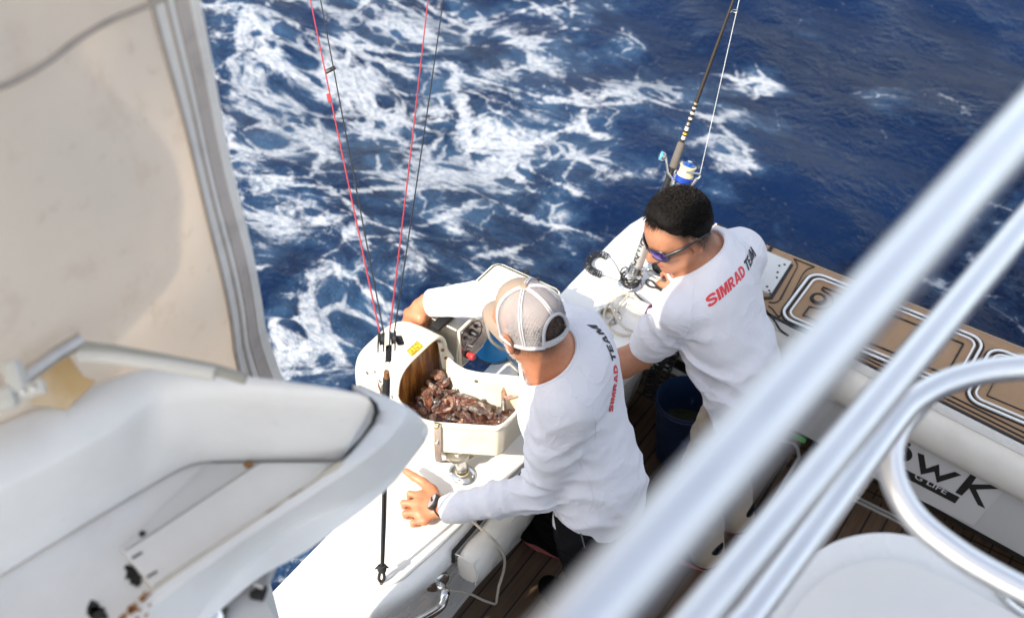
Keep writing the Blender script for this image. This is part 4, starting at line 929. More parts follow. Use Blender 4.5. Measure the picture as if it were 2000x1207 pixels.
def chunk(kind, seed):
    """a hacked piece of fish: lumpy wedge with a flat cut face, skin on one side"""
    r = random.Random(seed); bm = bmesh.new(); bmesh.ops.create_icosphere(bm, subdivisions=3, radius=1.0)
    L, W_, H_ = {'fillet': (0.036, 0.0165, 0.0095), 'steak': (0.023, 0.019, 0.013), 'pale': (0.025, 0.016, 0.012), 'strip': (0.042, 0.0115, 0.0085)}[kind]
    cuts = [(Vector((r.choice((-1, 1)), r.uniform(-.6, .6), r.uniform(-.2, .6))).normalized(), r.uniform(0.35, 0.65)), (Vector((r.uniform(-.5, .5), r.uniform(-1, 1), 0.9)).normalized(), r.uniform(0.35, 0.6)), (Vector((r.choice((-1, 1)), r.uniform(-1, 1), r.uniform(-.5, .3))).normalized(), r.uniform(0.5, 0.8))]
    ph = [r.uniform(0, 6.28) for _ in range(6)]; cutv = {}
    for v in bm.verts:
        q = v.co.copy(); k = -1
        for ci, (n, o) in enumerate(cuts):
            e = q.dot(n) - o
            if e > 0: q = q - n * e * 0.93; k = ci
        q += q.normalized() * (0.10 * math.sin(q.x * 5 + ph[0] + 2 * math.sin(q.y * 4 + ph[1])) + 0.07 * math.sin(q.z * 9 + q.x * 7 + ph[2]) + 0.05 * r.uniform(-1, 1))
        cutv[v.index] = k; v.co = Vector((q.x * L + 0.004 * math.sin(q.y * 2 + ph[3]), q.y * W_ * (1 - 0.35 * max(0, q.x) * (kind in ('fillet', 'strip'))), q.z * H_ + 0.0035 * math.sin(q.x * 2.2 + ph[4])))
    for f in bm.faces:
        ks = [cutv[v.index] for v in f.verts]; top = f.calc_center_median().z / H_
        f.material_index = (2 if kind == 'pale' else 0) if min(ks) >= 0 else (1 if (kind != 'pale' and top > -0.3) else 2 if r.random() < 0.7 else 0)
    bmesh.ops.recalc_face_normals(bm, faces=bm.faces[:]); me = bpy.data.meshes.new('fish_chunk'); bm.to_mesh(me); bm.free()
    for m in (f_red, f_skin, f_pale): me.materials.append(m)
    me.polygons.foreach_set('use_smooth', [True] * len(me.polygons)); me.set_sharp_from_angle(angle=R(32)); return me
protos = [chunk('fillet', 1), chunk('steak', 2), chunk('steak', 5), chunk('pale', 3), chunk('fillet', 8), chunk('pale', 9), chunk('strip', 4), chunk('steak', 12), chunk('strip', 15), chunk('fillet', 21)]
inner = [(v.x, v.y) for v in tub_w]
def inside(x, y): return float(poly_sdf(np.array([[x, y]], np.float32), inner)[0])
cnt = 0; tries = 0; src = {}; placed = []
while cnt < 170 and tries < 30000:
    tries += 1; x = rg.uniform(-1.49, -1.16); y = rg.uniform(1.58, 1.86); d = inside(x, y)
    if d > -0.043 or x < -1.462: continue
    heap = 0.972 + 0.055 * max(0, min(1, (-1.25 - x) / 0.2)) * max(0.3, min(1, (y - 1.55) / 0.2)); layer = cnt % 3
    z = heap - 0.012 * (2 - layer)
    if any((x - a) ** 2 + (y - b) ** 2 < (0.0175 ** 2) and l == layer for a, b, l in placed): continue
    placed.append((x, y, layer)); k = rg.choice([0, 0, 0, 1, 2, 3, 4, 4, 5, 6, 7, 8, 9, 9])
    if k not in src: o = bpy.data.objects.new('fish_chunk', protos[k]); src[k] = o
    else: o = src[k].copy()
    C.objects.link(o); o.location = (x, y, z + rg.uniform(-0.005, 0.006)); s = rg.uniform(0.62, 1.18); o.scale = (s * rg.uniform(0.85, 1.25), s, s)
    o.rotation_euler = (rg.uniform(-0.9, 0.9), rg.uniform(-0.7, 0.7), rg.uniform(0, 6.28))
    tag(o, 'bloody chunk of cut fish heaped in the cream bait tub', 'bait', 'cut fish pieces in the tub'); cnt += 1
# juice and scraps under the heap
bm = bmesh.new(); slab(bm, [(-1.33 + (v.x + 1.33) * 0.82, 1.73 + (v.y - 1.73) * 0.72, 0.952) for v in tub_w], 0.006); tag(fbm('bait_juice', bm, f_red, None, smooth=False, loc=(-1.3, 1.72, 0.95)), 'dark red fish scraps and juice covering the bottom of the bait tub', 'fish scraps')
t = thing('fish_tail', P(990, 800, 1.0), 'pale forked fish tail sticking up at the right end of the bait tub', 'fish tail')
bm = bmesh.new(); tb = P(985, 800, 0.985); m1 = P(983, 778, 1.01); t1 = P(984, 752, 1.045); t2 = P(1013, 773, 1.03)
tube(bm, [tb, tb.lerp(m1, 0.5), m1], [0.011, 0.008, 0.0055], 12); stem = fbm('tail_stem', bm, f_skin, t)
bm = bmesh.new()
for tip in (t1, t2):
    d = tip - m1; sd = d.cross(Vector(ray(985, 780))).normalized(); pts = [m1 + sd * 0.006, m1.lerp(tip, 0.5) + sd * 0.007, tip, m1.lerp(tip, 0.5) - sd * 0.004, m1 - sd * 0.006]
    slab(bm, pts, 0.002, n=-Vector(ray(985, 780)))
fbm('tail_fin', bm, f_pale, t, smooth=False)

# ---------------------------------------------------------------- control box, blue drum, lidded box behind the man's arm
t = thing('control_box', (-1.50, 1.91, 0.93), 'stainless steel control box with black knobs and a red stop button beside the bait tub', 'control box')
A = P(892, 646, 1.12); cx0, cy0 = A.x, A.y
bm = bmesh.new(); box(bm, (cx0 - 0.075, cy0 + 0.078, 1.038), (0.075, 0, 0), (0, 0.078, 0), (0, 0, 0.082), 0.006, 3); fbm('case', bm, m_steel_sat, t, sharp=50)
bm = bmesh.new(); z0, z1 = 0.965, 1.118; pan_ = [(cy0 + 0.003, z1), (cy0 + 0.120, z1), (cy0 + 0.152, 1.05), (cy0 + 0.152, 1.01), (cy0 + 0.118, z0), (cy0 + 0.003, z0)]
slab(bm, [(cx0 + 0.008, y, z) for y, z in pan_][::-1], 0.008, n=(1, 0, 0), bev=0.001); fp = fbm('cream_surround', bm, m_cream, t, smooth=False)
bm = bmesh.new(); slab(bm, [(cx0 + 0.0095, cy0 + 0.008 + (y - cy0 - 0.003) * 0.94, 1.042 + (z - 1.042) * 0.91) for y, z in pan_][::-1], 0.003, n=(1, 0, 0)); fbm('front_plate', bm, M('brown_steel_plate', (0.34, 0.28, 0.25), 0.28, 0.85, vscale=12, var=0.3), fp, smooth=False)
def PXc(px, py, off=0.0): return PX(px, py, cx0 + 0.010 + off)
bm = bmesh.new(); op = [PXc(*q) for q in ((902, 668), (905, 650), (926, 630), (938, 628), (941, 645), (932, 662), (914, 678), (906, 678))]; tube(bm, catmull(op, 4, True), 0.0011, 6, True); fbm('panel_outline', bm, m_line, fp)
def knob(px, py, r, h_, mat, name, prof=None):
    bm = bmesh.new(); c = PXc(px, py); lathe(bm, c, (1, 0, 0), prof or [(r * 1.15, 0), (r * 1.15, h_ * 0.2), (r, h_ * 0.22), (r * 0.94, h_ * 0.9), (r * 0.8, h_), (0, h_)], 24); return fbm(name, bm, mat, t, sharp=40)
knob(921, 649, 0.0095, 0.022, m_blk, 'dial_knob')
def toggle(px, py, mat, dz=1):
    bm = bmesh.new(); c = PXc(px, py); lathe(bm, c, (1, 0, 0), [(0.0062, 0), (0.0062, 0.004), (0.0035, 0.005), (0.0035, 0.008), (0, 0.008)], 12); tube(bm, [c + Vector((0.006, 0, 0)), c + Vector((0.020, 0.006, -0.003 * dz))], [0.0022, 0.0034], 10); fbm('toggle_switch', bm, mat, t)
toggle(909, 660, m_blk); toggle(910, 672, m_steel); toggle(930, 637, m_blk, -1)
knob(913, 692, 0.0105, 0.010, m_blk, 'button_collar')
bm = bmesh.new(); c = PXc(914, 692, 0.010); lathe(bm, c, (1, 0, 0), [(0.0080, 0), (0.0080, 0.006), (0.0110, 0.010), (0.0112, 0.020), (0.0095, 0.0225), (0, 0.0228)], 28); fbm('stop_button', bm, m_red, t, sharp=40)
bm = bmesh.new()
for y, z in ((cy0 + 0.012, 1.108), (cy0 + 0.112, 1.108), (cy0 + 0.012, 0.975), (cy0 + 0.110, 0.975), (cy0 + 0.145, 1.03)): lathe(bm, (cx0 + 0.0095, y, z), (1, 0, 0), [(0.0032, 0), (0.0026, 0.002), (0, 0.002)], 10)
fsplit('panel_screw', bm, m_steel, fp)
bm = bmesh.new(); box(bm, (cx0 - 0.055, cy0 + 0.012, 1.126), (0.016, 0, 0), (0, 0.045, 0), (0, 0, 0.006), 0.003); fbm('rubber_pad', bm, m_rub, t)
t = thing('blue_drum', P(975, 690, 0.83), 'bright blue round plastic drum standing behind the control box', 'drum')
bc = P(966, 684, 0.835); bm = bmesh.new(); lathe(bm, bc, (0, 0, 1), [(0, 0), (0.058, 0), (0.064, 0.008), (0.069, 0.16), (0.072, 0.163), (0.072, 0.172), (0.068, 0.172), (0.065, 0.15), (0, 0.15)], 40); fbm('drum_body', bm, m_blue, t, sharp=50)
bm = bmesh.new(); lathe(bm, bc - Vector((0, 0, 0.004)), (0, 0, 1), [(0.066, 0), (0.068, 0.004), (0.066, 0.010)], 40); fbm('base_ring', bm, m_blk, t)
t = thing('grey_cable', P(960, 690, 1.0), 'grey cable curving down in front of the blue drum', 'cable')
bm = bmesh.new(); tube(bm, catmull([P(x, y, z) for x, y, z in ((945, 610, 1.11), (952, 640, 1.08), (958, 662, 1.04), (972, 676, 1.0), (985, 682, 0.97), (1000, 678, 0.95), (1015, 690, 0.91))], 8), 0.0052, 10); fbm('cable_run', bm, M('grey_cable_sheath', (0.30, 0.29, 0.27), 0.5), t)
bm = bmesh.new(); lathe(bm, P(1012, 688, 0.915), IM(0.5, -0.6, 0), [(0.008, -0.006), (0.009, 0.004), (0.006, 0.012), (0, 0.012)], 12); fbm('cable_gland', bm, m_blk, t)
t = thing('steel_hinge_arm', P(1010, 720, 0.85), 'flat stainless hinge arm with drilled quadrant lying on the gunwale under the bearded chin', 'hinge arm')
bm = bmesh.new(); slab(bm, ccw(zp([(985, 690), (1003, 682), (1048, 716), (1045, 738), (1025, 735)], 0.86)), 0.012, bev=0.003); arm_ = fbm('arm_plate', bm, m_steel_sat, t, smooth=False)
bm = bmesh.new(); slab(bm, ccw(zp([(1011, 716), (1028, 722), (1042, 732), (1043, 739), (1020, 738), (1013, 730)], 0.848)), 0.006, bev=0.001); fbm('quadrant', bm, m_steel, t, smooth=False)
bm = bmesh.new()
for x, y in ((1016, 727), (1022, 733), (1031, 736)): lathe(bm, P(x, y, 0.849), (0, 0, 1), [(0.0022, 0), (0, 0.0005)], 10)
fsplit('quadrant_hole', bm, m_grime, t)
bm = bmesh.new(); slab(bm, ccw(zp([(905, 735), (945, 728), (980, 688), (1010, 700), (1046, 738), (1000, 745)], 0.838)), 0.006, bev=0.002); fbm('base_plate', bm, m_gel, t, smooth=False)
t = thing('lidded_box', (-1.50, 2.1, 0.85), 'cream box with a black sealed rounded lid on the gunwale behind the capped man', 'box')
zt_ = 1.0; c0 = P(968, 509, zt_); bm = bmesh.new(); box(bm, (c0.x + 0.135, c0.y - 0.085, (zt_ + 0.83) / 2 - 0.01), (0.125, 0, 0), (0, 0.075, 0), (0, 0, (zt_ - 0.83) / 2 - 0.01), 0.02, 3); fbm('box_body', bm, m_cream, t)
bm = bmesh.new(); slab(bm, rrect(c0.x + 0.004, c0.y - 0.165, c0.x + 0.265, c0.y - 0.002, 0.026, zt_), 0.022, bev=0.004); lid_ = fbm('lid', bm, m_cream, t, sharp=40)
bm = bmesh.new(); strip(bm, rrect(c0.x + 0.012, c0.y - 0.157, c0.x + 0.257, c0.y - 0.010, 0.022, zt_ + 0.002), 0.004, 0.003, closed=True); fbm('lid_seal', bm, m_line, lid_, smooth=False)
bm = bmesh.new(); slab(bm, rrect(c0.x + 0.020, c0.y - 0.149, c0.x + 0.249, c0.y - 0.018, 0.018, zt_ + 0.005), 0.004, bev=0.002); fbm('lid_panel', bm, m_cream, lid_, sharp=40)
for x, y in ((1029, 532), (1050, 547)):
    bm = bmesh.new(); lathe(bm, P(x, y, zt_ + 0.003), (0, 0, 1), [(0.008, 0), (0.008, 0.007), (0.006, 0.010), (0, 0.010)], 14); fbm('lid_knob', bm, m_blk, t)
# ---------------------------------------------------------------- rod, reel, holders and gear on the gunwale
GT = GZ + 0.005
rb = P(1231, 556, GT); rq = P(1317, 319, 1.26); rd = (rq - rb).normalized()
h = thing('rod_holder', rb, 'steel rod holder with a blue rimmed flange supporting the fishing rod', 'rod holder', 'rod holders let into the gunwale')
rod_holder(h, rb, (1262, 566), 0.044, 0.040)
bm = bmesh.new(); tube(bm, [rb + Vector((0, 0, -0.02)), rb + Vector((0.004, 0.012, 0.05))], 0.026, 20); lathe(bm, rb + rd * 0.035, rd, [(0.030, 0), (0.031, 0.010), (0.027, 0.014), (0.026, 0.04), (0.022, 0.042)], 24)
fbm('collar', bm, m_steel, h, sharp=40)
bm = bmesh.new(); c = rb + rd * 0.052 + IM(1, 0.1, 0) * 0.034; lathe(bm, c, IM(1, 0.25, 0), [(0, 0), (0.006, 0), (0.006, 0.010), (0.012, 0.011), (0.0125, 0.022), (0.010, 0.025), (0, 0.025)], 16); fbm('clamp_screw', bm, m_steel, h)
bm = bmesh.new(); c = rb + rd * 0.04 - IM(0.6, 0.6, 0) * 0.028; box(bm, c, IM(0.5, -0.8, 0).normalized() * 0.017, IM(0.8, 0.5, 0).normalized() * 0.006, IM(0, 0, 1) * 0.006, 0.002); fbm('clamp_lever', bm, m_chrome, h)
bm = bmesh.new(); tube(bm, [rb + rd * 0.05, rb + rd * 0.235], 0.0200, 28); lathe(bm, rb + rd * 0.228, rd, [(0.0203, 0), (0.0212, 0.004), (0.0203, 0.010), (0.0165, 0.010)], 28); pipe = fbm('holder_tube', bm, M('brushed_tube', (0.72, 0.71, 0.69), 0.42, 0.8, vscale=20), h, sharp=40)
# engraved word up the tube
side = rd.cross(-Vector(ray(1245, 500))).normalized(); nrm = side.cross(rd).normalized()
if nrm.dot(Vector(ray(1245, 500))) > 0: nrm = -nrm
def wrap_text(s, org, up, sidev, n, r, em, mat, parent, name, bold):
    me = text_mesh(s, bold); bm = bmesh.new(); bm.from_mesh(me); bpy.data.meshes.remove(me); bmesh.ops.subdivide_edges(bm, edges=bm.edges[:], cuts=2)
    for v in bm.verts:
        a = (v.co.y - 0.36) * em / r; v.co = org + up * (v.co.x * em) + (n * math.cos(a) + sidev * math.sin(a)) * (r + 0.0008)
    return fbm(name, bm, mat, parent, smooth=False)
wrap_text('ARTIC', rb + rd * 0.078, rd, nrm.cross(rd) * -1, (nrm - side * 0.25).normalized(), 0.0200, 0.038, m_line, pipe, 'engraved_lettering', 0.02)

rod = thing('fishing_rod', rb, 'dark fishing rod with a silver and blue spinning reel standing in the gunwale holder', 'fishing rod')
def on(s): return rb + rd * s
L0 = (rq - rb).length
bm = bmesh.new(); tube(bm, [on(0.22), on(L0 - 0.10)], 0.0135, 20); tube(bm, [on(L0 - 0.015), on(L0 - 0.013), on(L0 + 0.068), on(L0 + 0.075)], [0.010, 0.013, 0.0125, 0.009], 20); fsplit('foam_grip', bm, M('grey_foam', (0.13, 0.115, 0.10), 0.85, vscale=60, bump=0.3), rod)
bm = bmesh.new(); tube(bm, [on(L0 - 0.105), on(L0 - 0.012)], 0.0105, 20); lathe(bm, on(L0 - 0.05), rd, [(0.0112, 0), (0.0125, 0.004), (0.0125, 0.018), (0.0112, 0.022)], 20); fbm('reel_seat', bm, m_blk, rod)
tip = on(1.75); bm = bmesh.new(); tube(bm, [on(L0 + 0.07), on(L0 + 0.4), on(0.95), tip], [0.0068, 0.0055, 0.0045, 0.003], 14)
t_ = NT('rod_blank'); t_.b.inputs['Base Color'].default_value = (0.045, 0.036, 0.028, 1); t_.b.inputs['Roughness'].default_value = 0.22; t_.b.inputs['Metallic'].default_value = 0.35; fbm('blank', bm, t_.m, rod)
rb2 = random.Random(5)
for s0, ln, col in ((0.085, 0.012, m_white), (0.102, 0.006, m_yel), (0.116, 0.013, m_white), (0.134, 0.010, m_steel_sat), (0.154, 0.007, m_white), (0.172, 0.008, m_white), (0.190, 0.006, m_white), (0.205, 0.006, m_gold)):
    bm = bmesh.new(); tube(bm, [on(L0 + s0), on(L0 + s0 + ln)], 0.0071 - s0 * 0.004, 14); fbm('winding', bm, col, rod)
gside = IM(1, -0.15, 0); gside = (gside - rd * gside.dot(rd)).normalized()
ss = [s for s in np.linspace(0.6, 1.6, 800)]
def s_at_y(py):
    for s in ss:
        p = on(s) - Vector(CAM); z = p.dot(Vector(_F)); y = CY - FPX * p.dot(Vector(_U)) / z
        if y <= py: return s
    return 1.2
sg = s_at_y(20); gc = on(sg) + gside * 0.016
bm = bmesh.new(); tube(bm, [on(sg - 0.02), on(sg - 0.004) + gside * 0.006, gc - gside * 0.010], 0.0012, 6); a_, b_, _ = frame(rd, gside); tube(bm, [gc + (gside * math.cos(k / 20 * 6.283) + (rd * 0.55 + gside.cross(rd) * 0.83) * math.sin(k / 20 * 6.283)) * 0.010 for k in range(20)], 0.0013, 8, True); fbm('line_guide', bm, m_steel, rod)
# spinning reel hung on the right of the rod
rs = on(L0 - 0.052); gd = IM(1, -0.05, -0.3); gd = (gd - rd * gd.dot(rd)).normalized(); rc = rs + gd * 0.046
bm = bmesh.new(); tube(bm, [rs + gd * 0.010, rs + gd * 0.03 + rd * 0.004, rc], [0.006, 0.0055, 0.010], 12); box(bm, rs + gd * 0.0125, rd * 0.032, gd * 0.0022, gd.cross(rd) * 0.005, 0.001); reel = fbm('spinning_reel', bm, m_chrome, rod)
bm = bmesh.new(); lathe(bm, rc - rd * 0.048, rd, [(0, 0), (0.014, 0.001), (0.022, 0.010), (0.0245, 0.024), (0.023, 0.038), (0.027, 0.042), (0.0275, 0.050), (0.022, 0.053)], 28); fbm('reel_body', bm, m_chrome, reel, sharp=35)
bm = bmesh.new(); lathe(bm, rc + rd * 0.004, rd, [(0.0262, 0), (0.0285, 0.003), (0.0285, 0.017), (0.0262, 0.020), (0.015, 0.020)], 32); fbm('rotor_band', bm, M('reel_blue', (0.02, 0.07, 0.42), 0.25, 0.3), reel, sharp=35)
bm = bmesh.new(); lathe(bm, rc + rd * 0.024, rd, [(0.020, 0), (0.027, 0.001), (0.0275, 0.006), (0.0245, 0.008), (0.0245, 0.030), (0.0272, 0.033), (0.027, 0.037), (0.019, 0.038)], 32); fbm('spool', bm, M('spool_line', (0.66, 0.58, 0.36), 0.4, vscale=40), reel, sharp=35)
bm = bmesh.new(); lathe(bm, rc + rd * 0.062, rd, [(0.021, 0), (0.0215, 0.003), (0.012, 0.0045), (0.012, 0.009), (0.006, 0.012), (0, 0.0125)], 28); fbm('drag_knob', bm, M('drag_blue', (0.03, 0.12, 0.40), 0.3, 0.4), reel, sharp=35)
bm = bmesh.new(); lathe(bm, rc + rd * 0.0745, rd, [(0.0075, -0.003), (0.0075, 0.001), (0, 0.0015)], 16); fbm('drag_cap', bm, m_steel, reel)
bs = gd; bm = bmesh.new(); pts = catmull([rc + rd * 0.020 + bs * 0.030, rc + rd * 0.034 + bs * 0.044 + gd.cross(rd) * 0.004, rc + rd * 0.044 + bs * 0.047, rc + rd * 0.050 + bs * 0.036 + gd.cross(rd) * 0.014, rc + rd * 0.048 + gd.cross(rd) * 0.030], 6); tube(bm, pts, 0.0035, 10); tube(bm, [rc - rd * 0.01 + bs * 0.026, rc + rd * 0.030 + bs * 0.040], 0.006, 10); fbm('bail_arm', bm, m_steel, reel)
hs = (-gd - rd * 0.05).normalized(); kc = on(L0 + 0.02) + IM(-1, 0.1, 0).normalized() * 0.046
bm = bmesh.new(); tube(bm, [rc - rd * 0.02, rs - gd * 0.012 + rd * 0.01 + IM(0, 0, -1) * 0.022, kc - IM(-1, 0.1, 0).normalized() * 0.012], 0.0045, 10); fbm('crank_arm', bm, m_steel, reel)
bm = bmesh.new(); lathe(bm, kc - IM(-1, 0.35, 0).normalized() * 0.014, IM(-1, 0.35, 0), [(0.006, 0), (0.012, 0.004), (0.015, 0.013), (0.013, 0.022), (0.006, 0.026), (0, 0.026)], 22); fbm('crank_knob', bm, m_steel, reel)
bm = bmesh.new(); lathe(bm, kc + IM(-1, 0.35, 0).normalized() * 0.004, IM(-1, 0.35, 0), [(0.0146, -0.003), (0.0150, 0), (0.0140, 0.004)], 22); fbm('crank_band', bm, M('light_blue', (0.10, 0.42, 0.70), 0.35), reel)
ltop = on(sg + 0.0) + gside * 0.021; lb = rc + rd * 0.036 + bs * 0.045
bm = bmesh.new(); tube(bm, [lb, ltop, ltop + (ltop - lb).normalized() * 0.5], 0.0009, 6); fbm('fishing_line', bm, M('line_white', (0.7, 0.7, 0.68), 0.4), rod)

hb = P(1185, 617, GT); h = thing('rod_holder', hb, 'empty flush steel rod holder with beige lined hole under the coiled cable', 'rod holder', 'rod holders let into the gunwale'); rod_holder(h, hb, (1205, 600), 0.046, 0.050)
hb = P(1296, 527, GT); h = thing('cup_ring', hb, 'round steel deck ring filled with a black rubber cap below the chin', 'deck ring')
bm = bmesh.new(); lathe(bm, hb, (0, 0, 1), [(0.060, 0), (0.060, 0.006), (0.056, 0.011), (0.043, 0.013), (0.040, 0.009), (0.038, 0.0)], 44); fbm('ring', bm, m_steel_sat, h, sharp=40)
bm = bmesh.new(); lathe(bm, hb + Vector((0, 0, 0.002)), (0, 0, 1), [(0.0385, 0), (0.0385, 0.035), (0.034, 0.042), (0, 0.042)], 36); fbm('rubber_cap', bm, m_rub, h, sharp=40)
# coiled lanyard
t = thing('coiled_lanyard', P(1160, 510, GT), 'black spiral lanyard lying in an arc on the white gunwale', 'lanyard')
path = catmull([P(x, y, GT + 0.013) for x, y in ((1186, 502), (1172, 496), (1158, 500), (1149, 511), (1150, 523), (1160, 531), (1173, 536))], 60); n = len(path); turns = 20; pts = []
for i, p in enumerate(path):
    d = (path[min(i + 1, n - 1)] - path[max(i - 1, 0)]).normalized(); sx = d.cross(Vector((0, 0, 1))).normalized(); a = i / n * turns * 2 * math.pi; pts.append(p + (sx * math.cos(a) + Vector((0, 0, 1)) * math.sin(a)) * 0.0115)
bm = bmesh.new(); tube(bm, pts, 0.0021, 6); fbm('coil', bm, m_blk, t)
bm = bmesh.new(); tube(bm, [pts[0]] + catmull([P(x, y, GT + 0.003) for x, y in ((1192, 503), (1203, 518), (1211, 535), (1218, 548))], 5), 0.0013, 6); tube(bm, [pts[-1]] + catmull([P(x, y, GT + 0.003) for x, y in ((1180, 538), (1195, 544), (1212, 550), (1222, 556))], 5), 0.0013, 6); fbm('cord_end', bm, m_blk, t)
t = thing('knotted_cord', P(1222, 560, GT), 'black cord knotted round the foot of the rod holder', 'cord')
bm = bmesh.new(); 
for k in range(4): tube(bm, [rb + Vector((math.cos(a) * (0.030 + 0.002 * k), math.sin(a) * (0.029 + 0.003 * math.sin(k)), 0.012 + 0.006 * k + 0.006 * math.sin(a * 2 + k))) for a in np.linspace(0, 6.28, 30)[:-1]], 0.0026, 6, True)
tube(bm, catmull([rb + Vector(v) for v in ((-0.03, -0.01, 0.02), (-0.04, 0.0, 0.045), (-0.03, 0.02, 0.05), (-0.022, 0.0, 0.03), (-0.035, -0.02, 0.012))], 6), 0.0026, 6)
fbm('cord_wraps', bm, m_rope_blk, t)
t = thing('strap_loop', P(1275, 560, GT), 'small loop of black webbing on the gunwale in front of the sunglasses man', 'strap')
bm = bmesh.new(); tube(bm, catmull([P(x, y, z) for x, y, z in ((1296, 570, GT + 0.006), (1282, 562, GT + 0.010), (1270, 560, GT + 0.006), (1262, 554, GT + 0.008), (1264, 547, GT + 0.012), (1273, 549, GT + 0.010), (1281, 557, GT + 0.008), (1296, 572, GT + 0.004))], 6), 0.0036, 8); fbm('webbing', bm, m_rope_blk, t)
# beige cable coil with white connector
t = thing('cable_coil', P(1215, 610, GT), 'loosely coiled beige cable with a white cylindrical connector on the gunwale', 'cable')
loops = [(1262, 604, .030), (1250, 588, .035), (1232, 578, .03), (1208, 579, .02), (1190, 592, .018), (1180, 612, .012), (1184, 632, .01), (1200, 648, .008), (1222, 655, .008), (1242, 650, .010), (1220, 640, .016), (1205, 622, .020), (1196, 604, .024), (1196, 588, .03), (1210, 578, .036), (1228, 574, .034), (1214, 592, .024), (1206, 606, .018), (1190, 628, .012), (1172, 640, .008), (1160, 646, .006)]
bm = bmesh.new(); tube(bm, catmull([P(x, y, GT + z) for x, y, z in loops], 7), 0.0042, 10); fbm('cable_loops', bm, m_cable, t)
c = P(1228, 588, GT + 0.024); d = (P(1266, 607, GT + 0.022) - c); Ld = d.length
bm = bmesh.new(); lathe(bm, c, d, [(0, 0), (0.012, 0.001), (0.014, 0.005), (0.0125, 0.010), (0.0155, 0.013), (0.013, 0.019), (0.017, 0.022), (0.0205, 0.030), (0.0225, Ld)], 28); con = fbm('connector', bm, m_white, t, sharp=40)
bm = bmesh.new(); lathe(bm, c + d * 0.985, d, [(0.0225, 0), (0.0232, 0.003), (0.0225, 0.009), (0.016, 0.009)], 28); fbm('purple_ring', bm, m_purple, con)
bm = bmesh.new(); lathe(bm, c + d * 1.10, d, [(0.016, 0), (0.014, 0.010), (0.0, 0.011)], 20); fbm('connector_tip', bm, m_steel_sat, con)
bm = bmesh.new(); tube(bm, catmull([P(x, y, z) for x, y, z in ((1240, 572, GT + 0.022), (1254, 586, GT + 0.034), (1270, 596, GT + 0.02), (1290, 600, GT + 0.008))], 6), 0.0034, 8); fbm('black_lead', bm, m_blk, t)
# power lead running down over the bolster
t = thing('power_lead', P(930, 1020, GT), 'thin beige lead hanging over the bolster cushion towards the cockpit floor', 'cable')
pp = [P(880, 970, GT + 0.006), P(917, 1012, GT + 0.008), P(932, 1026, GT + 0.008), PX(948, 1040, -1.085), PX(968, 1058, -1.060), PX(984, 1085, -1.06), PX(984, 1112, -1.08), PX(974, 1145, -1.10)]
bm = bmesh.new(); tube(bm, catmull(pp, 8) + [PX(969, 1176, -1.13)], 0.0042, 8); tube(bm, [PX(969, 1176, -1.13)] + catmull([PX(966, 1179, -1.13), PX(945, 1172, -1.135), PX(920, 1160, -1.14), PX(895, 1153, -1.15), PX(868, 1152, -1.16)], 6), 0.0038, 8); fbm('lead_run', bm, m_cable, t)
# grab handle on the inner face
xg = -1.165; t = thing('grab_handle', PX(858, 1141, xg), 'bent stainless grab handle with round flange on the inner gunwale face', 'grab handle')
fc = PX(856, 1138, xg + 0.004); bm = bmesh.new(); nx = Vector((0.93, -0.36, -0.1)).normalized(); lathe(bm, fc - nx * 0.012, nx, [(0, 0), (0.036, 0), (0.036, 0.012), (0.030, 0.018), (0.014, 0.022), (0, 0.022)], 30); fl = fbm('flange', bm, m_steel, t, sharp=40)
bm = bmesh.new(); tube(bm, catmull([fc, fc + nx * 0.035, PX(869, 1158, xg + 0.065), PX(862, 1182, xg + 0.072), PX(838, 1200, xg + 0.07), PX(800, 1220, xg + 0.065), PX(740, 1250, xg + 0.06)], 8), 0.0125, 20); fbm('tube', bm, m_steel, t)
for a in (0.5, 2.6, 4.7):
    x_, y_, _ = frame(nx); bm = bmesh.new(); lathe(bm, fc + (x_ * math.cos(a) + y_ * math.sin(a)) * 0.028 + nx * 0.003, nx, [(0.004, 0), (0.0035, 0.0025), (0, 0.0025)], 10); fbm('screw', bm, m_steel_sat, t)

# ---------------------------------------------------------------- halyard, block and strop
bk = P(757, 664, 1.70); lw_ = P(745, 1140, GT)
for i, (nm, mat, lab, st, en, r) in enumerate((('red_line', m_rope_red, 'red line running up from the block, the left one of the red pair', (742, 652), (606, 0), 0.0018), ('red_line', m_rope_red, 'red line running up from the block, the right one of the red pair', (761, 648), (836, 0), 0.0018),
        ('black_line', m_rope_blk, 'thin black line from the block, between the two red lines', (749, 648), (626, 0), 0.0017), ('black_line', m_rope_blk, 'thin black line from the block, right of both red lines', (770, 650), (866, 0), 0.0017))):
    a = PD(*st, 2.425 + 0.01 * (i % 2)); b = PD(*en, 3.3 + 0.15 * (i % 2)); e = b + (b - a) * 0.5; mid = a.lerp(b, 0.5) + Vector((0, 0, -0.006))
    bm = bmesh.new(); tube(bm, catmull([a, mid, b, e], 10), r, 8); o = fbm(nm, bm, mat, None, loc=a); tag(o, lab, 'rope', 'outrigger lines running to the block')
t = thing('line_cleat', PD(643, 140, 3.1), 'small dark clip on the left black line high above the water', 'clip')
bm = bmesh.new(); c = PD(645, 137, 3.115); box(bm, c, IM(0.9, 0.45, 0).normalized() * 0.016, IM(-0.45, 0.9, 0).normalized() * 0.006, IM(0, 0, 1) * 0.004, 0.003); fbm('clip_body', bm, m_blk, t)
bm = bmesh.new(); c = PD(643, 192, 3.02); tube(bm, [c - IM(-0.2, 1, 0) * 0.011, c + IM(-0.2, 1, 0) * 0.011], 0.0055, 10); fbm('line_stop', bm, m_rope_red, t)
t = thing('pulley_block', bk, 'black double pulley block gathering the red and black lines above the bait tub', 'pulley block')
ax = IM(1, 0.08, 0).normalized(); dn = (lw_ - bk).normalized(); wd = ax.cross(dn).normalized()
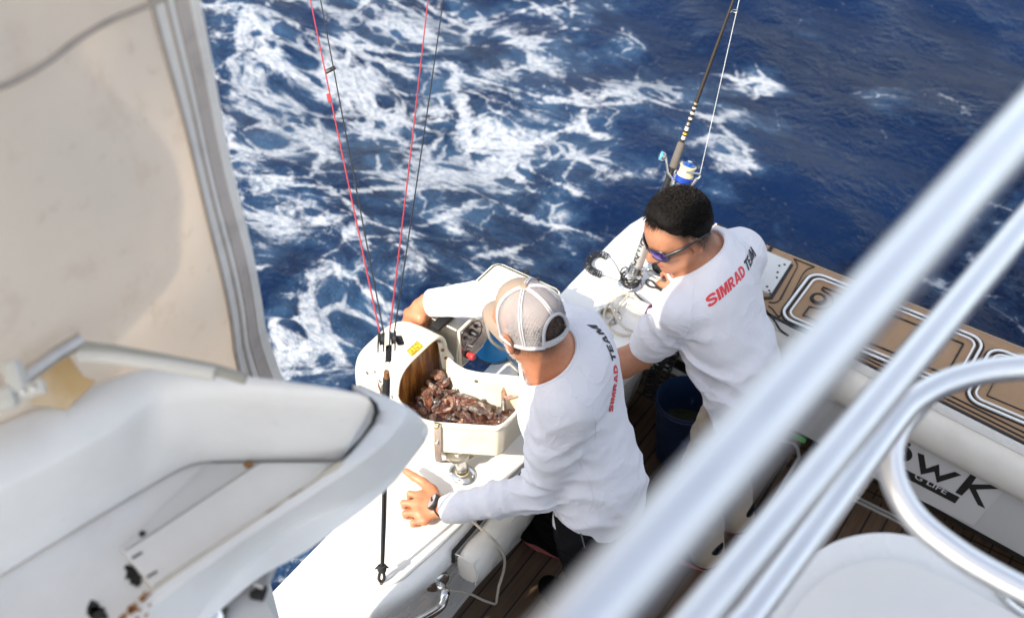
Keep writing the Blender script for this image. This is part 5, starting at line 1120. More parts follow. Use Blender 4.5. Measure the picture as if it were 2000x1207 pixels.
for k, off in enumerate((-0.0175, -0.006, 0.006, 0.0175)):
    bm = bmesh.new(); c = bk + ax * (off * 1.05); N = 20; pts = []
    for q in range(N): a = 2 * math.pi * q / N; pts.append(c - dn * (math.sin(a) * (0.019 if math.sin(a) > 0 else 0.034)) + wd * math.cos(a) * (0.017 if math.sin(a) > 0 else 0.017 * (1 - 0.45 * abs(math.sin(a)))))
    slab(bm, pts, 0.0035, n=ax, bev=0.001); fbm('cheek', bm, m_blk, t, sharp=40)
for off in (-0.013, 0.012):
    bm = bmesh.new(); lathe(bm, bk + ax * (off - 0.004) - dn * 0.004, ax, [(0, 0), (0.0145, 0), (0.012, 0.004), (0.0145, 0.008), (0, 0.008)], 24); fbm('sheave', bm, m_blk, t, sharp=40)
bm = bmesh.new(); box(bm, bk + dn * 0.040 + ax * 0.003, ax * 0.007, wd * 0.006, dn * 0.022, 0.003); box(bm, bk + ax * 0.026 + dn * 0.004, ax * 0.008, wd * 0.005, (dn + ax * 0.3).normalized() * 0.012, 0.003); fbm('swivel_body', bm, m_blk, t)
bm = bmesh.new(); c = bk + dn * 0.062; tube(bm, [c - ax * 0.004, c + dn * 0.030 - ax * 0.004, c + dn * 0.036, c + dn * 0.030 + ax * 0.012, c + ax * 0.003], 0.0011, 6, True)
for k in range(3): cc_ = c + dn * (0.040 + 0.009 * k) ; tube(bm, [cc_ + (ax * math.cos(a) * 0.004 + (dn if k % 2 else (dn + wd * 0.8)) * math.sin(a) * 0.005) for a in np.linspace(0, 6.28, 13)[:-1]], 0.0010, 6, True)
fbm('shackle', bm, m_steel, t)
st_ = bk + dn * 0.098
t = thing('strop', st_, 'black rope strop hanging taut from the pulley block down to the gunwale', 'rope')
bm = bmesh.new(); tube(bm, [st_ - dn * 0.004, st_ + dn * 0.014], [0.0065, 0.0075], 12); fbm('copper_ferrule', bm, M('copper', (0.45, 0.22, 0.10), 0.4, 0.7), t)
bm = bmesh.new(); tube(bm, [st_ + dn * 0.012, st_ + dn * 0.016, st_ + dn * 0.11, st_ + dn * 0.115], [0.006, 0.0078, 0.0078, 0.005], 12); 
for k in range(12): tube(bm, [st_ + dn * (0.018 + 0.0078 * k) + (ax * math.cos(a) + wd * math.sin(a)) * 0.0080 for a in np.linspace(0, 6.28, 13)[:-1]], 0.0011, 6, True)
fbm('taped_end', bm, m_rub, t)
Ls_ = (lw_ - st_).length; k_ = Ls_ - 0.075
bm = bmesh.new(); tube(bm, [st_ + dn * 0.10, st_ + dn * 0.5, st_ + dn * k_], 0.0043, 10); tube(bm, [st_ + dn * 0.25 + ax * 0.005, st_ + dn * 0.5 + ax * 0.006, st_ + dn * k_ + ax * 0.004], 0.0022, 8); fbm('rope', bm, m_rope_blk, t)
bm = bmesh.new(); kc_ = st_ + dn * (k_ + 0.004)
for k in range(3): tube(bm, [kc_ + dn * (0.006 * k - 0.006) + (ax * math.cos(a) * 0.0085 + wd * math.sin(a) * 0.008 + dn * 0.004 * math.sin(a + k)) for a in np.linspace(0, 6.28, 15)[:-1]], 0.0042, 8, True)
for sx in (-1, 1): tube(bm, [kc_, kc_ + ax * 0.012 * sx + dn * -0.004, kc_ + ax * 0.017 * sx + dn * 0.002], [0.004, 0.0035, 0.002], 8)
tube(bm, catmull([kc_ + dn * 0.006, kc_ + dn * 0.022 - ax * 0.005, kc_ + dn * 0.048 - ax * 0.007, kc_ + dn * 0.060, kc_ + dn * 0.048 + ax * 0.007, kc_ + dn * 0.022 + ax * 0.005, kc_ + dn * 0.006], 5), 0.0042, 8); fbm('knot', bm, m_rope_blk, t)
bm = bmesh.new(); e_ = kc_ + dn * 0.062; tube(bm, [e_, e_ + dn * 0.008, lw_], [0.004, 0.003, 0.0045], 10); lathe(bm, lw_ - Vector((0, 0, 0.002)), (0, 0, 1), [(0.010, 0), (0.010, 0.003), (0.005, 0.005), (0, 0.005)], 16); fbm('brass_hook', bm, M('brass_hook', (0.42, 0.27, 0.12), 0.4, 0.7), t)
t = thing('snap_hook', PD(745, 752, 2.6), 'dark snap hook with a thin brown blade hanging behind the strop', 'hook')
bm = bmesh.new(); o_ = IM(0, 0, 1); slab(bm, [PD(x, y, 2.60) for x, y in ((736, 738), (741, 752), (747, 768), (744, 770), (738, 756))], 0.003, n=-o_); fbm('blade', bm, M('brown_blade', (0.12, 0.06, 0.04), 0.4, 0.4), t, smooth=False)
bm = bmesh.new(); slab(bm, [PD(x, y, 2.59) for x, y in ((744, 752), (751, 748), (752, 770), (746, 771), (743, 760))], 0.008, n=-o_, bev=0.002); fbm('hook_body', bm, m_blk, t)
# bucket and coiled hoses behind the second man
t = thing('bucket', (-1.03, 2.62, 0.12), 'dark blue bucket of murky water standing on the cockpit floor', 'bucket')
bc = P(1343, 778, 0.43); bc0 = Vector((bc.x, bc.y, 0.121)); bm = bmesh.new(); hgt = 0.31; rt = 0.112
lathe(bm, bc0, (0, 0, 1), [(0, 0), (rt * 0.76, 0), (rt * 0.78, 0.006), (rt * 0.98, hgt - 0.03), (rt * 1.03, hgt - 0.028), (rt * 1.03, hgt - 0.012), (rt, hgt - 0.01), (rt, hgt), (rt * 0.96, hgt), (rt * 0.93, hgt - 0.03), (rt * 0.80, 0.05), (rt * 0.74, 0.012), (0, 0.012)], 44); fbm('bucket_body', bm, m_bucket, t, sharp=45)
bm = bmesh.new(); lathe(bm, bc0 + Vector((0, 0, 0.15)), (0, 0, 1), [(rt * 0.86, 0), (rt * 0.5, 0.002), (0, 0.001)], 32); fbm('murky_water', bm, M('murky_water', (0.05, 0.055, 0.03), 0.12, vscale=20, var=0.5), t)
for i, (pa, lab) in enumerate((([(1268, 770), (1272, 745), (1280, 725), (1292, 700)], 'black spiral hose on the inner bulwark, nearer the bare forearm'), ([(1290, 765), (1296, 735), (1306, 708), (1320, 680)], 'black spiral hose on the inner bulwark, nearer the bucket'))):
    t = thing('coiled_hose', PX(*pa[0], -1.12), lab, 'hose', 'spiral hoses on the bulwark'); path = catmull([PX(x, y, -1.165 + 0.03 * k / 3) for k, (x, y) in enumerate(pa)], 50); n = len(path); pts = []
    for k, p in enumerate(path):
        d = (path[min(k + 1, n - 1)] - path[max(k - 1, 0)]).normalized(); u_ = d.cross(Vector((1, 0, 0))).normalized(); v_ = d.cross(u_); a = k / n * 9 * 2 * math.pi; pts.append(p + (u_ * math.cos(a) + v_ * math.sin(a)) * 0.019)
    bm = bmesh.new(); tube(bm, pts, 0.0042, 8); fbm('hose_coil', bm, m_rub, t)
    bm = bmesh.new(); tube(bm, [pts[-1], pts[-1] + Vector((0.0, 0.03, 0.03))], 0.005, 8); fbm('hose_end', bm, m_blk, t)
# ---------------------------------------------------------------- the two men
def skin_mat(name, col, col2):
    t = NT(name); p = t.pos(); a = t.noise(18, 5, 0.6, p).outputs[0]; b = t.noise(160, 3, 0.6, p).outputs[0]
    c = t.mix(t.sm(a, 0.35, 0.7), c4(col), c4(col2)); c = t.mix(t.sm(b, 0.5, 0.7, 0, 0.25), c, c4(tuple(x * 0.75 for x in col)))
    h = t.n('ShaderNodeAttribute', _attribute_name='hair').outputs['Fac']
    hc = t.mix(t.sm(t.noise(420, 2, 0.6, p).outputs[0], 0.50, 0.80), (0.022, 0.017, 0.014, 1), c)
    g = t.n('ShaderNodeAttribute', _attribute_name='beard').outputs['Fac']
    c = t.mix(h, c, hc); gc = t.mix(t.sm(t.noise(380, 2, 0.6, p).outputs[0], 0.4, 0.6), (0.50, 0.45, 0.41, 1), c); c = t.mix(g, c, gc)
    lp = t.n('ShaderNodeAttribute', _attribute_name='lips').outputs['Fac']; c = t.mix(lp, c, (0.36, 0.10, 0.085, 1))
    t.set(t.b.inputs['Base Color'], c); t.set(t.b.inputs['Roughness'], t.sm(a, 0.2, 0.8, 0.42, 0.56))
    t.b.inputs['Subsurface Weight'].default_value = 0.18; t.b.inputs['Subsurface Radius'].default_value = (0.010, 0.004, 0.002); t.b.inputs['Subsurface Scale'].default_value = 1.0
    t.bump(t.math('ADD', t.math('MULTIPLY', b, 0.6), t.noise(45, 3, 0.6, p).outputs[0]), 0.25, 0.0022); return t.m
def cloth_mat(name, col, weave=1400, rough=0.85, sheen=0.2, sub=0.0, spec=0.25):
    t = NT(name); p = t.pos(); a = t.noise(5, 4, 0.6, p).outputs[0]; c = t.mix(t.sm(a, 0.35, 0.7), c4(col), c4(tuple(x * 0.95 for x in col)))
    st_ = t.noise(70, 2, 0.5, p).outputs[0]; c = t.mix(t.sm(st_, 0.755, 0.80, 0, 0.45), c, c4(tuple(x * 0.45 for x in col)))
    t.set(t.b.inputs['Base Color'], c); t.b.inputs['Roughness'].default_value = rough; t.b.inputs['Sheen Weight'].default_value = sheen; t.b.inputs['Specular IOR Level'].default_value = spec
    f = t.noise(24, 3, 0.5, p, 0.8).outputs[0]; wv = t.noise(weave, 1, 0.5, p).outputs[0]
    mp = t.n('ShaderNodeMapping', Vector=p); mp.inputs['Rotation'].default_value = (0.4, 0.3, 0.7); mp.inputs['Scale'].default_value = (1.0, 0.55, 1.5)
    n = t.noise(9, 2, 0.5, mp.outputs[0], 1.2).outputs[0]; cr = t.math('POWER', t.math('SUBTRACT', 1.0, t.math('MULTIPLY', t.math('ABSOLUTE', t.math('SUBTRACT', n, 0.5)), 2.0)), 9.0); cr = t.math('MULTIPLY', cr, t.sm(t.noise(6, 2, 0.5, p).outputs[0], 0.42, 0.62))
    t.bump(t.math('ADD', t.math('ADD', f, t.math('MULTIPLY', cr, 0.9)), t.math('MULTIPLY', wv, 0.05)), 0.26, 0.008); return t.m
m_shirt = cloth_mat('white_shirt', (0.70, 0.695, 0.735))
m_skin1 = skin_mat('tanned_skin', (0.53, 0.225, 0.115), (0.45, 0.165, 0.080))
m_skin2 = skin_mat('olive_skin', (0.44, 0.205, 0.115), (0.36, 0.155, 0.085))
m_black_cloth = cloth_mat('black_trousers', (0.008, 0.008, 0.009), sheen=0.0, spec=0.05); m_khaki = cloth_mat('khaki_cloth', (0.36, 0.29, 0.21))
m_shoe = cloth_mat('black_shoe', (0.008, 0.008, 0.009), sheen=0.0, spec=0.05); m_sole = M('red_white_sole', (0.55, 0.16, 0.16), 0.6, vscale=20)
m_red_txt = M('red_print', (0.66, 0.045, 0.06), 0.6, vscale=60, var=0.06); m_blk_txt = M('black_print', (0.022, 0.022, 0.030), 0.6, vscale=60)
V3 = Vector
class Head:
    def __init__(s, c, h, u, k=1.0):
        s.k = k; s.c = V3(c); s.h = V3(h).normalized(); u = V3(u); s.u = (u - s.h * u.dot(s.h)).normalized(); s.l = s.u.cross(s.h)     # l = the person's left
    def at(s, f, l, u): return s.c + (s.h * f + s.l * l + s.u * u) * s.k
    def ax(s): return (s.h, s.l, s.u)
def add_head(f, H):
    """skull, face, jaw, nose, lips, ears; the origin sits between the ears at eye height"""
    A = H.ax(); g = f
    class f:      # every radius scaled with the head
        ell = staticmethod(lambda c, r, ax=None, k=0.02, mode='u': g.ell(c, np.array(r) * H.k, ax, k, mode)); cone = staticmethod(lambda a, b, ra, rb, k=0.02: g.cone(a, b, ra * H.k, rb * H.k, k)); chain = staticmethod(lambda p, k=0.02: g.chain([(q, r * H.k) for q, r in p], k))
    f.ell(H.at(-0.012, 0, 0.028), (0.096, 0.076, 0.092), A, 0.02)
    f.ell(H.at(0.036, 0, -0.028), (0.056, 0.060, 0.076), A, 0.03)
    f.ell(H.at(0.052, 0, 0.030), (0.040, 0.056, 0.045), A, 0.025)
    f.cone(H.at(0.068, 0, -0.092), H.at(0.040, 0, -0.092), 0.022, 0.030, 0.025)
    for s in (-1, 1):
        f.cone(H.at(0.060, 0.018 * s, -0.096), H.at(0.004, 0.052 * s, -0.060), 0.016, 0.020, 0.022)
        f.ell(H.at(0.066, 0.036 * s, -0.022), (0.020, 0.022, 0.018), A, 0.018)       # cheekbone
        f.cone(H.at(0.086, 0.010 * s, 0.014), H.at(0.074, 0.045 * s, 0.016), 0.008, 0.009, 0.014)   # brow
        f.ell(H.at(0.083, 0.030 * s, -0.004), (0.012, 0.014, 0.011), A, 0.006, 's')    # eye socket
        f.ell(H.at(0.072, 0.031 * s, -0.003), (0.0125, 0.0135, 0.0115), A, 0.002)
        f.cone(H.at(0.102, 0.009 * s, -0.043), H.at(0.094, 0.013 * s, -0.043), 0.0085, 0.007, 0.008)   # nostril wing
        # ear: shell, rim and lobe
        f.ell(H.at(-0.012, 0.079 * s, -0.012), (0.017, 0.007, 0.030), A, 0.008)
        pts = [H.at(-0.012 + 0.019 * math.cos(a) , 0.084 * s + (0.004 * s if math.cos(a) < 0 else 0), -0.008 + 0.029 * math.sin(a)) for a in np.linspace(0.35, 4.9, 12)]
        f.chain([(p, 0.0042) for p in pts], 0.004)
        f.ell(H.at(0.000, 0.079 * s, -0.036), (0.008, 0.005, 0.009), A, 0.006)
        f.ell(H.at(-0.003, 0.088 * s, -0.016), (0.007, 0.004, 0.009), A, 0.004, 's')
    f.chain([(H.at(0.086, 0, 0.010), 0.0085), (H.at(0.100, 0, -0.018), 0.0090), (H.at(0.113, 0, -0.037), 0.0115)], 0.010)
    f.cone(H.at(0.111, 0, -0.041), H.at(0.096, 0, -0.047), 0.009, 0.009, 0.008)
    f.chain([(H.at(0.080, -0.022, -0.071), 0.005), (H.at(0.092, 0, -0.0665), 0.0065), (H.at(0.080, 0.022, -0.071), 0.005)], 0.007)
    f.chain([(H.at(0.079, -0.019, -0.079), 0.0055), (H.at(0.090, 0, -0.0785), 0.0075), (H.at(0.079, 0.019, -0.079), 0.0055)], 0.007)
    f.ell(H.at(0.080, 0, -0.102), (0.014, 0.018, 0.014), A, 0.015)
def mass(f, P_, grow=0.0, k=0.03):
    """torso from a list of (centre, half-width, half-depth, facing) stations"""
    for (a, wa, da, fa), (b, wb, db, fb) in zip(P_, P_[1:]):
        f.cone(a, b, wa + grow, wb + grow, k, flat=(da + grow) / (wa + grow) * 0.5 + (db + grow) / (wb + grow) * 0.5, side=V3(fa) + V3(fb))
def folds_fn(folds):
    F_ = [(np.array(c, np.float32), r, np.array(V3(k), np.float32), lam, amp, ph) for c, r, k, lam, amp, ph in folds]
    def fn(p):
        d = np.zeros(len(p), np.float32)
        for c, r, k, lam, amp, ph in F_:
            q = p - c; k = k / np.linalg.norm(k); m = np.exp(-((q * q).sum(1)) / (r * r)); 
            W = 1.9 * np.sin(q[:, 0] * 19 + q[:, 2] * 13 - q[:, 1] * 7 + ph) + 1.3 * np.sin(q[:, 1] * 33 + q[:, 0] * 14 + q[:, 2] * 9 + 2 * ph) + 0.8 * np.sin(q[:, 2] * 47 - q[:, 1] * 29 + 3 * ph)
            u = (q @ k) * (2 * np.pi / (lam * 1.35)) + ph + W; g = 0.5 + 0.5 * np.sin(q[:, 0] * 23 - q[:, 1] * 17 + q[:, 2] * 11 + 5 * ph) * np.sin(q[:, 1] * 27 + q[:, 2] * 21 + ph)
            s = 1 - 2 * np.abs(np.sin(u * 0.5)) ** 0.8; d += 2.3 * amp * m * s * (0.25 + 0.75 * g)
        return -d
    return fn
def shoe(t, name, heel, toe, mat_side):
    heel, toe = V3(heel), V3(toe); d = (toe - heel); d.z = 0; L = d.length; d.normalize(); s = V3((-d.y, d.x, 0)); z0 = 0.125; up = V3((0, 0, 1))
    f = Field(np.minimum(heel, toe) - 0.10, np.maximum(heel, toe) + np.array([0.10, 0.10, 0.20]), 0.0045)
    b = V3((heel.x, heel.y, z0))
    f.chain([(b + up * 0.045 + d * 0.02, 0.040), (b + up * 0.05 + d * L * 0.35, 0.040), (b + up * 0.038 + d * L * 0.72, 0.044), (b + up * 0.030 + d * L * 0.92, 0.036)], 0.03)
    f.cone(b + up * 0.05 + d * 0.03, b + up * 0.12 + d * 0.03, 0.040, 0.044, 0.03)
    f.plane(b + up * 0.018, (0, 0, -1)); Vv, Ff = f.mesh(); o = np_mesh(name, Vv, Ff, m_shoe, t, relax=2)
    out = []
    for k in range(36):
        a = 2 * math.pi * k / 36; lx = math.cos(a); out.append(b + d * (L * 0.48 + (L * 0.52) * lx) + s * math.sin(a) * (0.044 - 0.006 * lx * 0 if lx > 0 else 0.040) + up * 0.020)
    bm = bmesh.new(); slab(bm, out, 0.020, bev=0.005); fbm('sole', bm, mat_side, o)
    bm = bmesh.new()
    for k in range(5):
        c = b + d * (L * (0.38 + 0.075 * k)) + up * (0.094 - 0.0075 * k); tube(bm, [c - s * 0.020 - up * 0.006, c + up * 0.002 + d * 0.006, c + s * 0.020 - up * 0.006], 0.0024, 6)
    fsplit('lace', bm, m_white, o); return o
def hand(f, wrist, mcp, pip, dip, tip, thumb, pw=0.015, r=0.0092):
    """palm fan plus five fingers, each a bent chain of its own"""
    for m in mcp: f.cone(wrist, m, pw * 1.12, pw * 0.86, 0.012)
    for a, b in zip(mcp, mcp[1:]): f.cone(a, b, pw * 0.85, pw * 0.80, 0.010)
    for i, (m, p, d, t) in enumerate(zip(mcp, pip, dip, tip)):
        q = r * (1, 1.04, 0.98, 0.86)[i]; f.chain([(m, q * 1.25), (p, q * 1.06)], 0.006); f.chain([(p, q * 1.06), (d, q * 0.95), (t, q * 0.82)], 0.002)
    f.chain([(wrist.lerp(thumb[0], 0.4), 0.017), (thumb[0], 0.0155), (thumb[1], 0.0132)], 0.014); f.chain([(thumb[1], 0.0128), (thumb[2], 0.0120), (thumb[3], 0.0105)], 0.004)
def glyph(ch):
    """heavy sans capitals, cap height 0.72: polygons and their advance"""
    def arc(cx, cy, rx, ry, a0, a1, n=10): return [(cx + rx * math.cos(R(a0 + (a1 - a0) * k / n)), cy + ry * math.sin(R(a0 + (a1 - a0) * k / n))) for k in range(n + 1)]
    def band(o, i): return [[o[k], o[k + 1], i[k + 1], i[k]] for k in range(len(o) - 1)]
    if ch == 'I': return [[(0, 0), (0, .72), (.18, .72), (.18, 0)]], .18
    if ch == 'M': return [[(0, 0), (0, .72), (.16, .72), (.155, .47), (.155, 0)], [(.16, .72), (.225, .72), (.325, .34), (.325, 0), (.265, 0), (.155, .47)], [(.65, 0), (.65, .72), (.49, .72), (.495, .47), (.495, 0)][::-1], [(.49, .72), (.425, .72), (.325, .34), (.325, 0), (.385, 0), (.495, .47)][::-1]], .65
    if ch == 'A': return [[(0, 0), (.20, .72), (.30, .72), (.30, .54), (.175, 0)], [(.60, 0), (.40, .72), (.30, .72), (.30, .54), (.425, 0)][::-1], [(.203, .12), (.233, .25), (.367, .25), (.397, .12)]], .60
    if ch == 'T': return [[(0, .57), (0, .72), (.56, .72), (.56, .57)], [(.19, 0), (.19, .57), (.37, .57), (.37, 0)]], .56
    if ch == 'E': return [[(0, 0), (0, .72), (.18, .72), (.18, 0)], [(.18, .57), (.18, .72), (.50, .72), (.50, .57)], [(.18, .295), (.18, .435), (.47, .435), (.47, .295)], [(.18, 0), (.18, .15), (.51, .15), (.51, 0)]], .51
    if ch == 'D': return [[(0, 0), (0, .72), (.18, .72), (.18, 0)]] + band([(.18, .72)] + arc(.27, .36, .34, .36, 90, -90) + [(.18, 0)], [(.18, .57)] + arc(.27, .36, .155, .21, 90, -90) + [(.18, .15)]), .61
    if ch == 'R': return [[(0, 0), (0, .72), (.18, .72), (.18, 0)]] + band([(.18, .72)] + arc(.34, .505, .215, .215, 90, -90) + [(.18, .29)], [(.18, .575)] + arc(.34, .505, .06, .07, 90, -90) + [(.18, .43)]) + [[(.20, .285), (.38, .285), (.58, 0), (.385, 0)]], .58
    P_ = catmull([(x, y, 0) for x, y in ((.49, .50), (.455, .605), (.30, .645), (.145, .605), (.095, .52), (.15, .425), (.30, .37), (.44, .305), (.485, .205), (.43, .11), (.28, .075), (.11, .115), (.065, .225))], 3); o, i_ = [], []
    for k, p in enumerate(P_):
        d = (P_[min(k + 1, len(P_) - 1)] - P_[max(k - 1, 0)]).normalized(); n = Vector((-d.y, d.x, 0)) * 0.078; o.append((p + n)[:2]); i_.append((p - n)[:2])
    return band(o, i_), .56
def lettering(parent, bvh, off, words, p0, p1, em_=None, shear=0.24, stretch=1.0):
    """printed words laid along the shirt from the surface point seen at p0 towards that at p1"""
    def hit(p):
        for k in range(60):
            q, n = cast_px(bvh, p[0] - k, p[1], off)
            if q is not None: return cast_px(bvh, p[0] - k - (3 if k else 0), p[1], off)
    a, na = hit(p0); b, nb = hit(p1); ex = (b - a); W_ = ex.length; ex.normalize(); n = (na + nb).normalized(); n = (n - ex * n.dot(ex)).normalized(); ey = n.cross(ex)
    x = 0.0; lay = []
    for w_, m in words:
        L = []
        for ch in w_: polys, adv = glyph(ch); L.append((x, polys)); x += adv + 0.055
        x += 0.25; lay.append((w_, m, L))
    em = em_ or W_ / (x - 0.30)
    for w_, m, L in lay:
        bm = bmesh.new()
        for x0, polys in L:
            for poly in polys: bm.faces.new([bm.verts.new((px + x0 + shear * py, py, 0)) for px, py in poly])
        bmesh.ops.remove_doubles(bm, verts=bm.verts[:], dist=1e-5); bmesh.ops.triangulate(bm, faces=bm.faces[:])
        for _ in range(3):
            es = [e for e in bm.edges if e.calc_length() > 0.11]
            if es: bmesh.ops.subdivide_edges(bm, edges=es, cuts=1); bmesh.ops.triangulate(bm, faces=bm.faces[:])
        bad = []
        for v in bm.verts:
            q = a + ex * (v.co.x * em) + ey * (v.co.y * em * stretch); h = bvh.ray_cast(q + n * 0.12 - off, -n, 0.4)
            if h[0] is None: bad.append(v); continue
            nn = h[1] if h[1].dot(n) > 0 else -h[1]; v.co = h[0] + off + nn * 0.0014
        bmesh.ops.delete(bm, geom=bad, context='VERTS'); bmesh.ops.recalc_face_normals(bm, faces=bm.faces[:]); me = bpy.data.meshes.new('lettering'); bm.to_mesh(me); bm.free(); finish('lettering', me, m, parent, False)
def set_attr(o, name, fn):
    co = np.zeros(len(o.data.vertices) * 3, np.float32); o.data.vertices.foreach_get('co', co); co = co.reshape(-1, 3) + np.array(wpos(o), np.float32)
    at = o.data.attributes.new(name, 'FLOAT', 'POINT'); at.data.foreach_set('value', np.clip(fn(co), 0, 1).astype(np.float32))
def hcoord(H, co):
    q = (co - np.array(H.c, np.float32)) / H.k; return q @ np.array(H.h, np.float32), q @ np.array(H.l, np.float32), q @ np.array(H.u, np.float32)
ss_ = lambda x, a, b: np.clip((x - a) / (b - a), 0, 1) ** 2 * (3 - 2 * np.clip((x - a) / (b - a), 0, 1))
def seam_line(name, parent, bvh, off, px, r=0.0013, mat=None):
    bm = bmesh.new(); surf_line([tuple(v[:2]) for v in catmull([(x, y, 0) for x, y in px], 8)], r, bvh, off, bm, 0.0002); return fbm(name, bm, mat or m_shirt, parent)

# ---- first man: trucker cap, long sleeves, black trousers, leaning over the tub
def man_one():
    t = thing('person', (-1.0, 1.85, 0.12), 'man in beige mesh back cap and long sleeved white shirt leaning over the bait tub', 'person')
    H = Head(PD(1033, 630, 2.75), (-0.955, 0.212, -0.186), (-0.19, -0.024, 0.973), 0.93)
    face = V3((-0.97, -0.24, 0)).normalized(); up = V3((0, 0, 1)); rt = V3((-0.24, 0.97, 0)).normalized()
    C7 = PD(1104, 700, 2.82); Ls, Rs = PD(1112, 798, 2.81), PD(1134, 660, 2.99); pel = PD(1170, 975, 3.08); Lel, Lwr = PD(1052, 960, 2.97), PD(880, 993, 3.045); Rel, Rwr = PD(998, 580, 3.18), PD(838, 592, 3.29)
    mid = (Ls + Rs) / 2; chest = mid + V3((0.0, 0, -0.10)) + face * 0.02; waist = pel.lerp(chest, 0.42) - face * 0.015
    pf = V3((-0.95, -0.3, 0)).normalized()
    stations = [(pel + V3((0, 0, -0.04)), 0.136, 0.106, pf), (pel + V3((0, 0, 0.05)), 0.134, 0.104, pf), (waist, 0.132, 0.102, pf), (chest - face * 0.012, 0.172, 0.104, face), (mid + up * 0.0 + face * 0.0, 0.130, 0.080, face)]
    hipL, hipR = pel - rt * 0.085 - up * 0.03, pel + rt * 0.085 - up * 0.03
    knR, anR = P(1082, 1000, 0.53), P(1098, 1042, 0.20); knL, anL = P(1148, 1100, 0.54), P(1150, 1190, 0.20)
    lo = np.array([-1.72, 1.28, 0.11]); hi = np.array([-0.66, 2.12, 1.72])
    f = Field(lo, hi, 0.0045)
    mass(f, stations, -0.012)
    f.cone(C7 - up * 0.03 + face * 0.045, H.at(-0.018, 0, -0.055), 0.064, 0.060, 0.035)
    f.cone(mid + up * 0.02, C7 - up * 0.01 + face * 0.03, 0.085, 0.060, 0.05)
    for s in (Ls, Rs): f.cone(mid + up * 0.01, s, 0.06, 0.052, 0.04)
    f.chain([(Ls, 0.054), (Lel, 0.041)], 0.03); f.chain([(Lel, 0.041), (Lel.lerp(Lwr, 0.3), 0.042), (Lwr, 0.027)], 0.02)
    f.chain([(Rs, 0.054), (Rel, 0.041)], 0.03); f.chain([(Rel, 0.041), (Rel.lerp(Rwr, 0.3), 0.042), (Rwr, 0.029)], 0.02)
    for a, b, c in ((hipL, knL, anL), (hipR, knR, anR)): f.chain([(a, 0.078), (b, 0.054)], 0.03); f.chain([(b, 0.054), (b.lerp(c, 0.35), 0.052), (c, 0.036)], 0.02); f.cone(c, c + V3((-0.08, 0.02, -0.05)), 0.034, 0.026, 0.02)
    add_head(f, H)
    # left hand planted on the gunwale, thumb out
    z = GT + 0.012; wr = P(862, 990, GT + 0.048); q = lambda x, y, h_: P(x, y, GT + h_)
    f.cone(Lwr, wr, 0.026, 0.0245, 0.015)
    mcp = [q(822, 968, .044), q(815, 984, .046), q(817, 1001, .043), q(829, 1016, .038)]
    pip = [q(800, 964, .042), q(788, 982, .043), q(791, 1002, .040), q(806, 1020, .035)]
    dip = [q(800, 972, .020), q(789, 989, .020), q(792, 1008, .019), q(806, 1025, .018)]
    tip = [q(812, 974, .011), q(802, 992, .011), q(804, 1010, .011), q(817, 1025, .011)]
    thumb = [q(843, 958, .046), q(826, 941, .050), q(809, 931, .054), q(793, 920, .056)]
    hand(f, wr, mcp, pip, dip, tip, thumb)
    # right hand over the outer shoulder of the hood
    w2 = PD(822, 600, 3.305); f.cone(Rwr, w2, 0.029, 0.026, 0.015); g = lambda x, y, d: PD(x, y, d)
    mcp = [g(822, 622, 3.30), g(811, 616, 3.31), g(803, 614, 3.325), g(798, 612, 3.345)]
    pip = [g(818, 640, 3.32), g(804, 637, 3.33), g(793, 634, 3.345), g(790, 628, 3.365)]
    dip = [g(812, 652, 3.345), g(797, 650, 3.355), g(787, 646, 3.365), g(784, 640, 3.385)]
    tip = [g(808, 660, 3.365), g(793, 659, 3.375), g(783, 655, 3.385), g(780, 648, 3.40)]
    thumb = [g(832, 612, 3.32), g(829, 628, 3.345), g(824, 642, 3.37), g(820, 652, 3.39)]
    hand(f, w2, mcp, pip, dip, tip, thumb, pw=0.018, r=0.010)
    Vv, Ff = f.mesh(); body = np_mesh('body', Vv, Ff, m_skin1, t, relax=2)
    def hair(co): a, l, u = hcoord(H, co); return ss_(u, -0.085, -0.035) * ss_(-a, -0.005, 0.03) * (np.abs(l) < 0.095) * (u < 0.2) * 0.75
    def beard(co): a, l, u = hcoord(H, co); return ss_(-u, 0.028, 0.050) * ss_(a, -0.012, 0.012) * (u > -0.14) * (np.abs(l) < 0.09)
    set_attr(body, 'hair', hair); set_attr(body, 'beard', beard); set_attr(body, 'lips', lambda c: np.zeros(len(c)))
    # short grey hair under the cap and stubbly beard: fine tufts
    rg = random.Random(2); mh = M('grey_hair', (0.055, 0.048, 0.042), 0.6, col2=(0.16, 0.15, 0.14), vscale=200); mb = M('white_beard', (0.62, 0.59, 0.55), 0.7, vscale=100)
    tufts(H, 'hair', t, mh, 1500, lambda r: (math.pi + r.gauss(0, 0.75), r.uniform(-0.55, 0.35)), 0.010, 0.0007, -1)
    tufts(H, 'beard', t, mb, 500, lambda r: None, 0.007, 0.0006, -1, beard_pts(body, H))
    # shirt
    f = Field(lo + np.array([0, 0, 0.62]), hi, 0.0045)
    st = [(c + (V3((0, 0, -0.03)) if i == 0 else V3((0, 0, 0))), w_ + (0.016, 0.012, 0.012, 0.010, 0.006)[i], d_ + (0.018, 0.014, 0.012, 0.010, 0.006)[i], n) for i, (c, w_, d_, n) in enumerate(stations)]
    mass(f, st, 0.0, 0.04)
    f.cone(mid + up * 0.02, C7 - up * 0.028 + face * 0.03, 0.098, 0.074, 0.05)
    for s in (Ls, Rs): f.cone(mid + up * 0.012, s, 0.070, 0.064, 0.05)
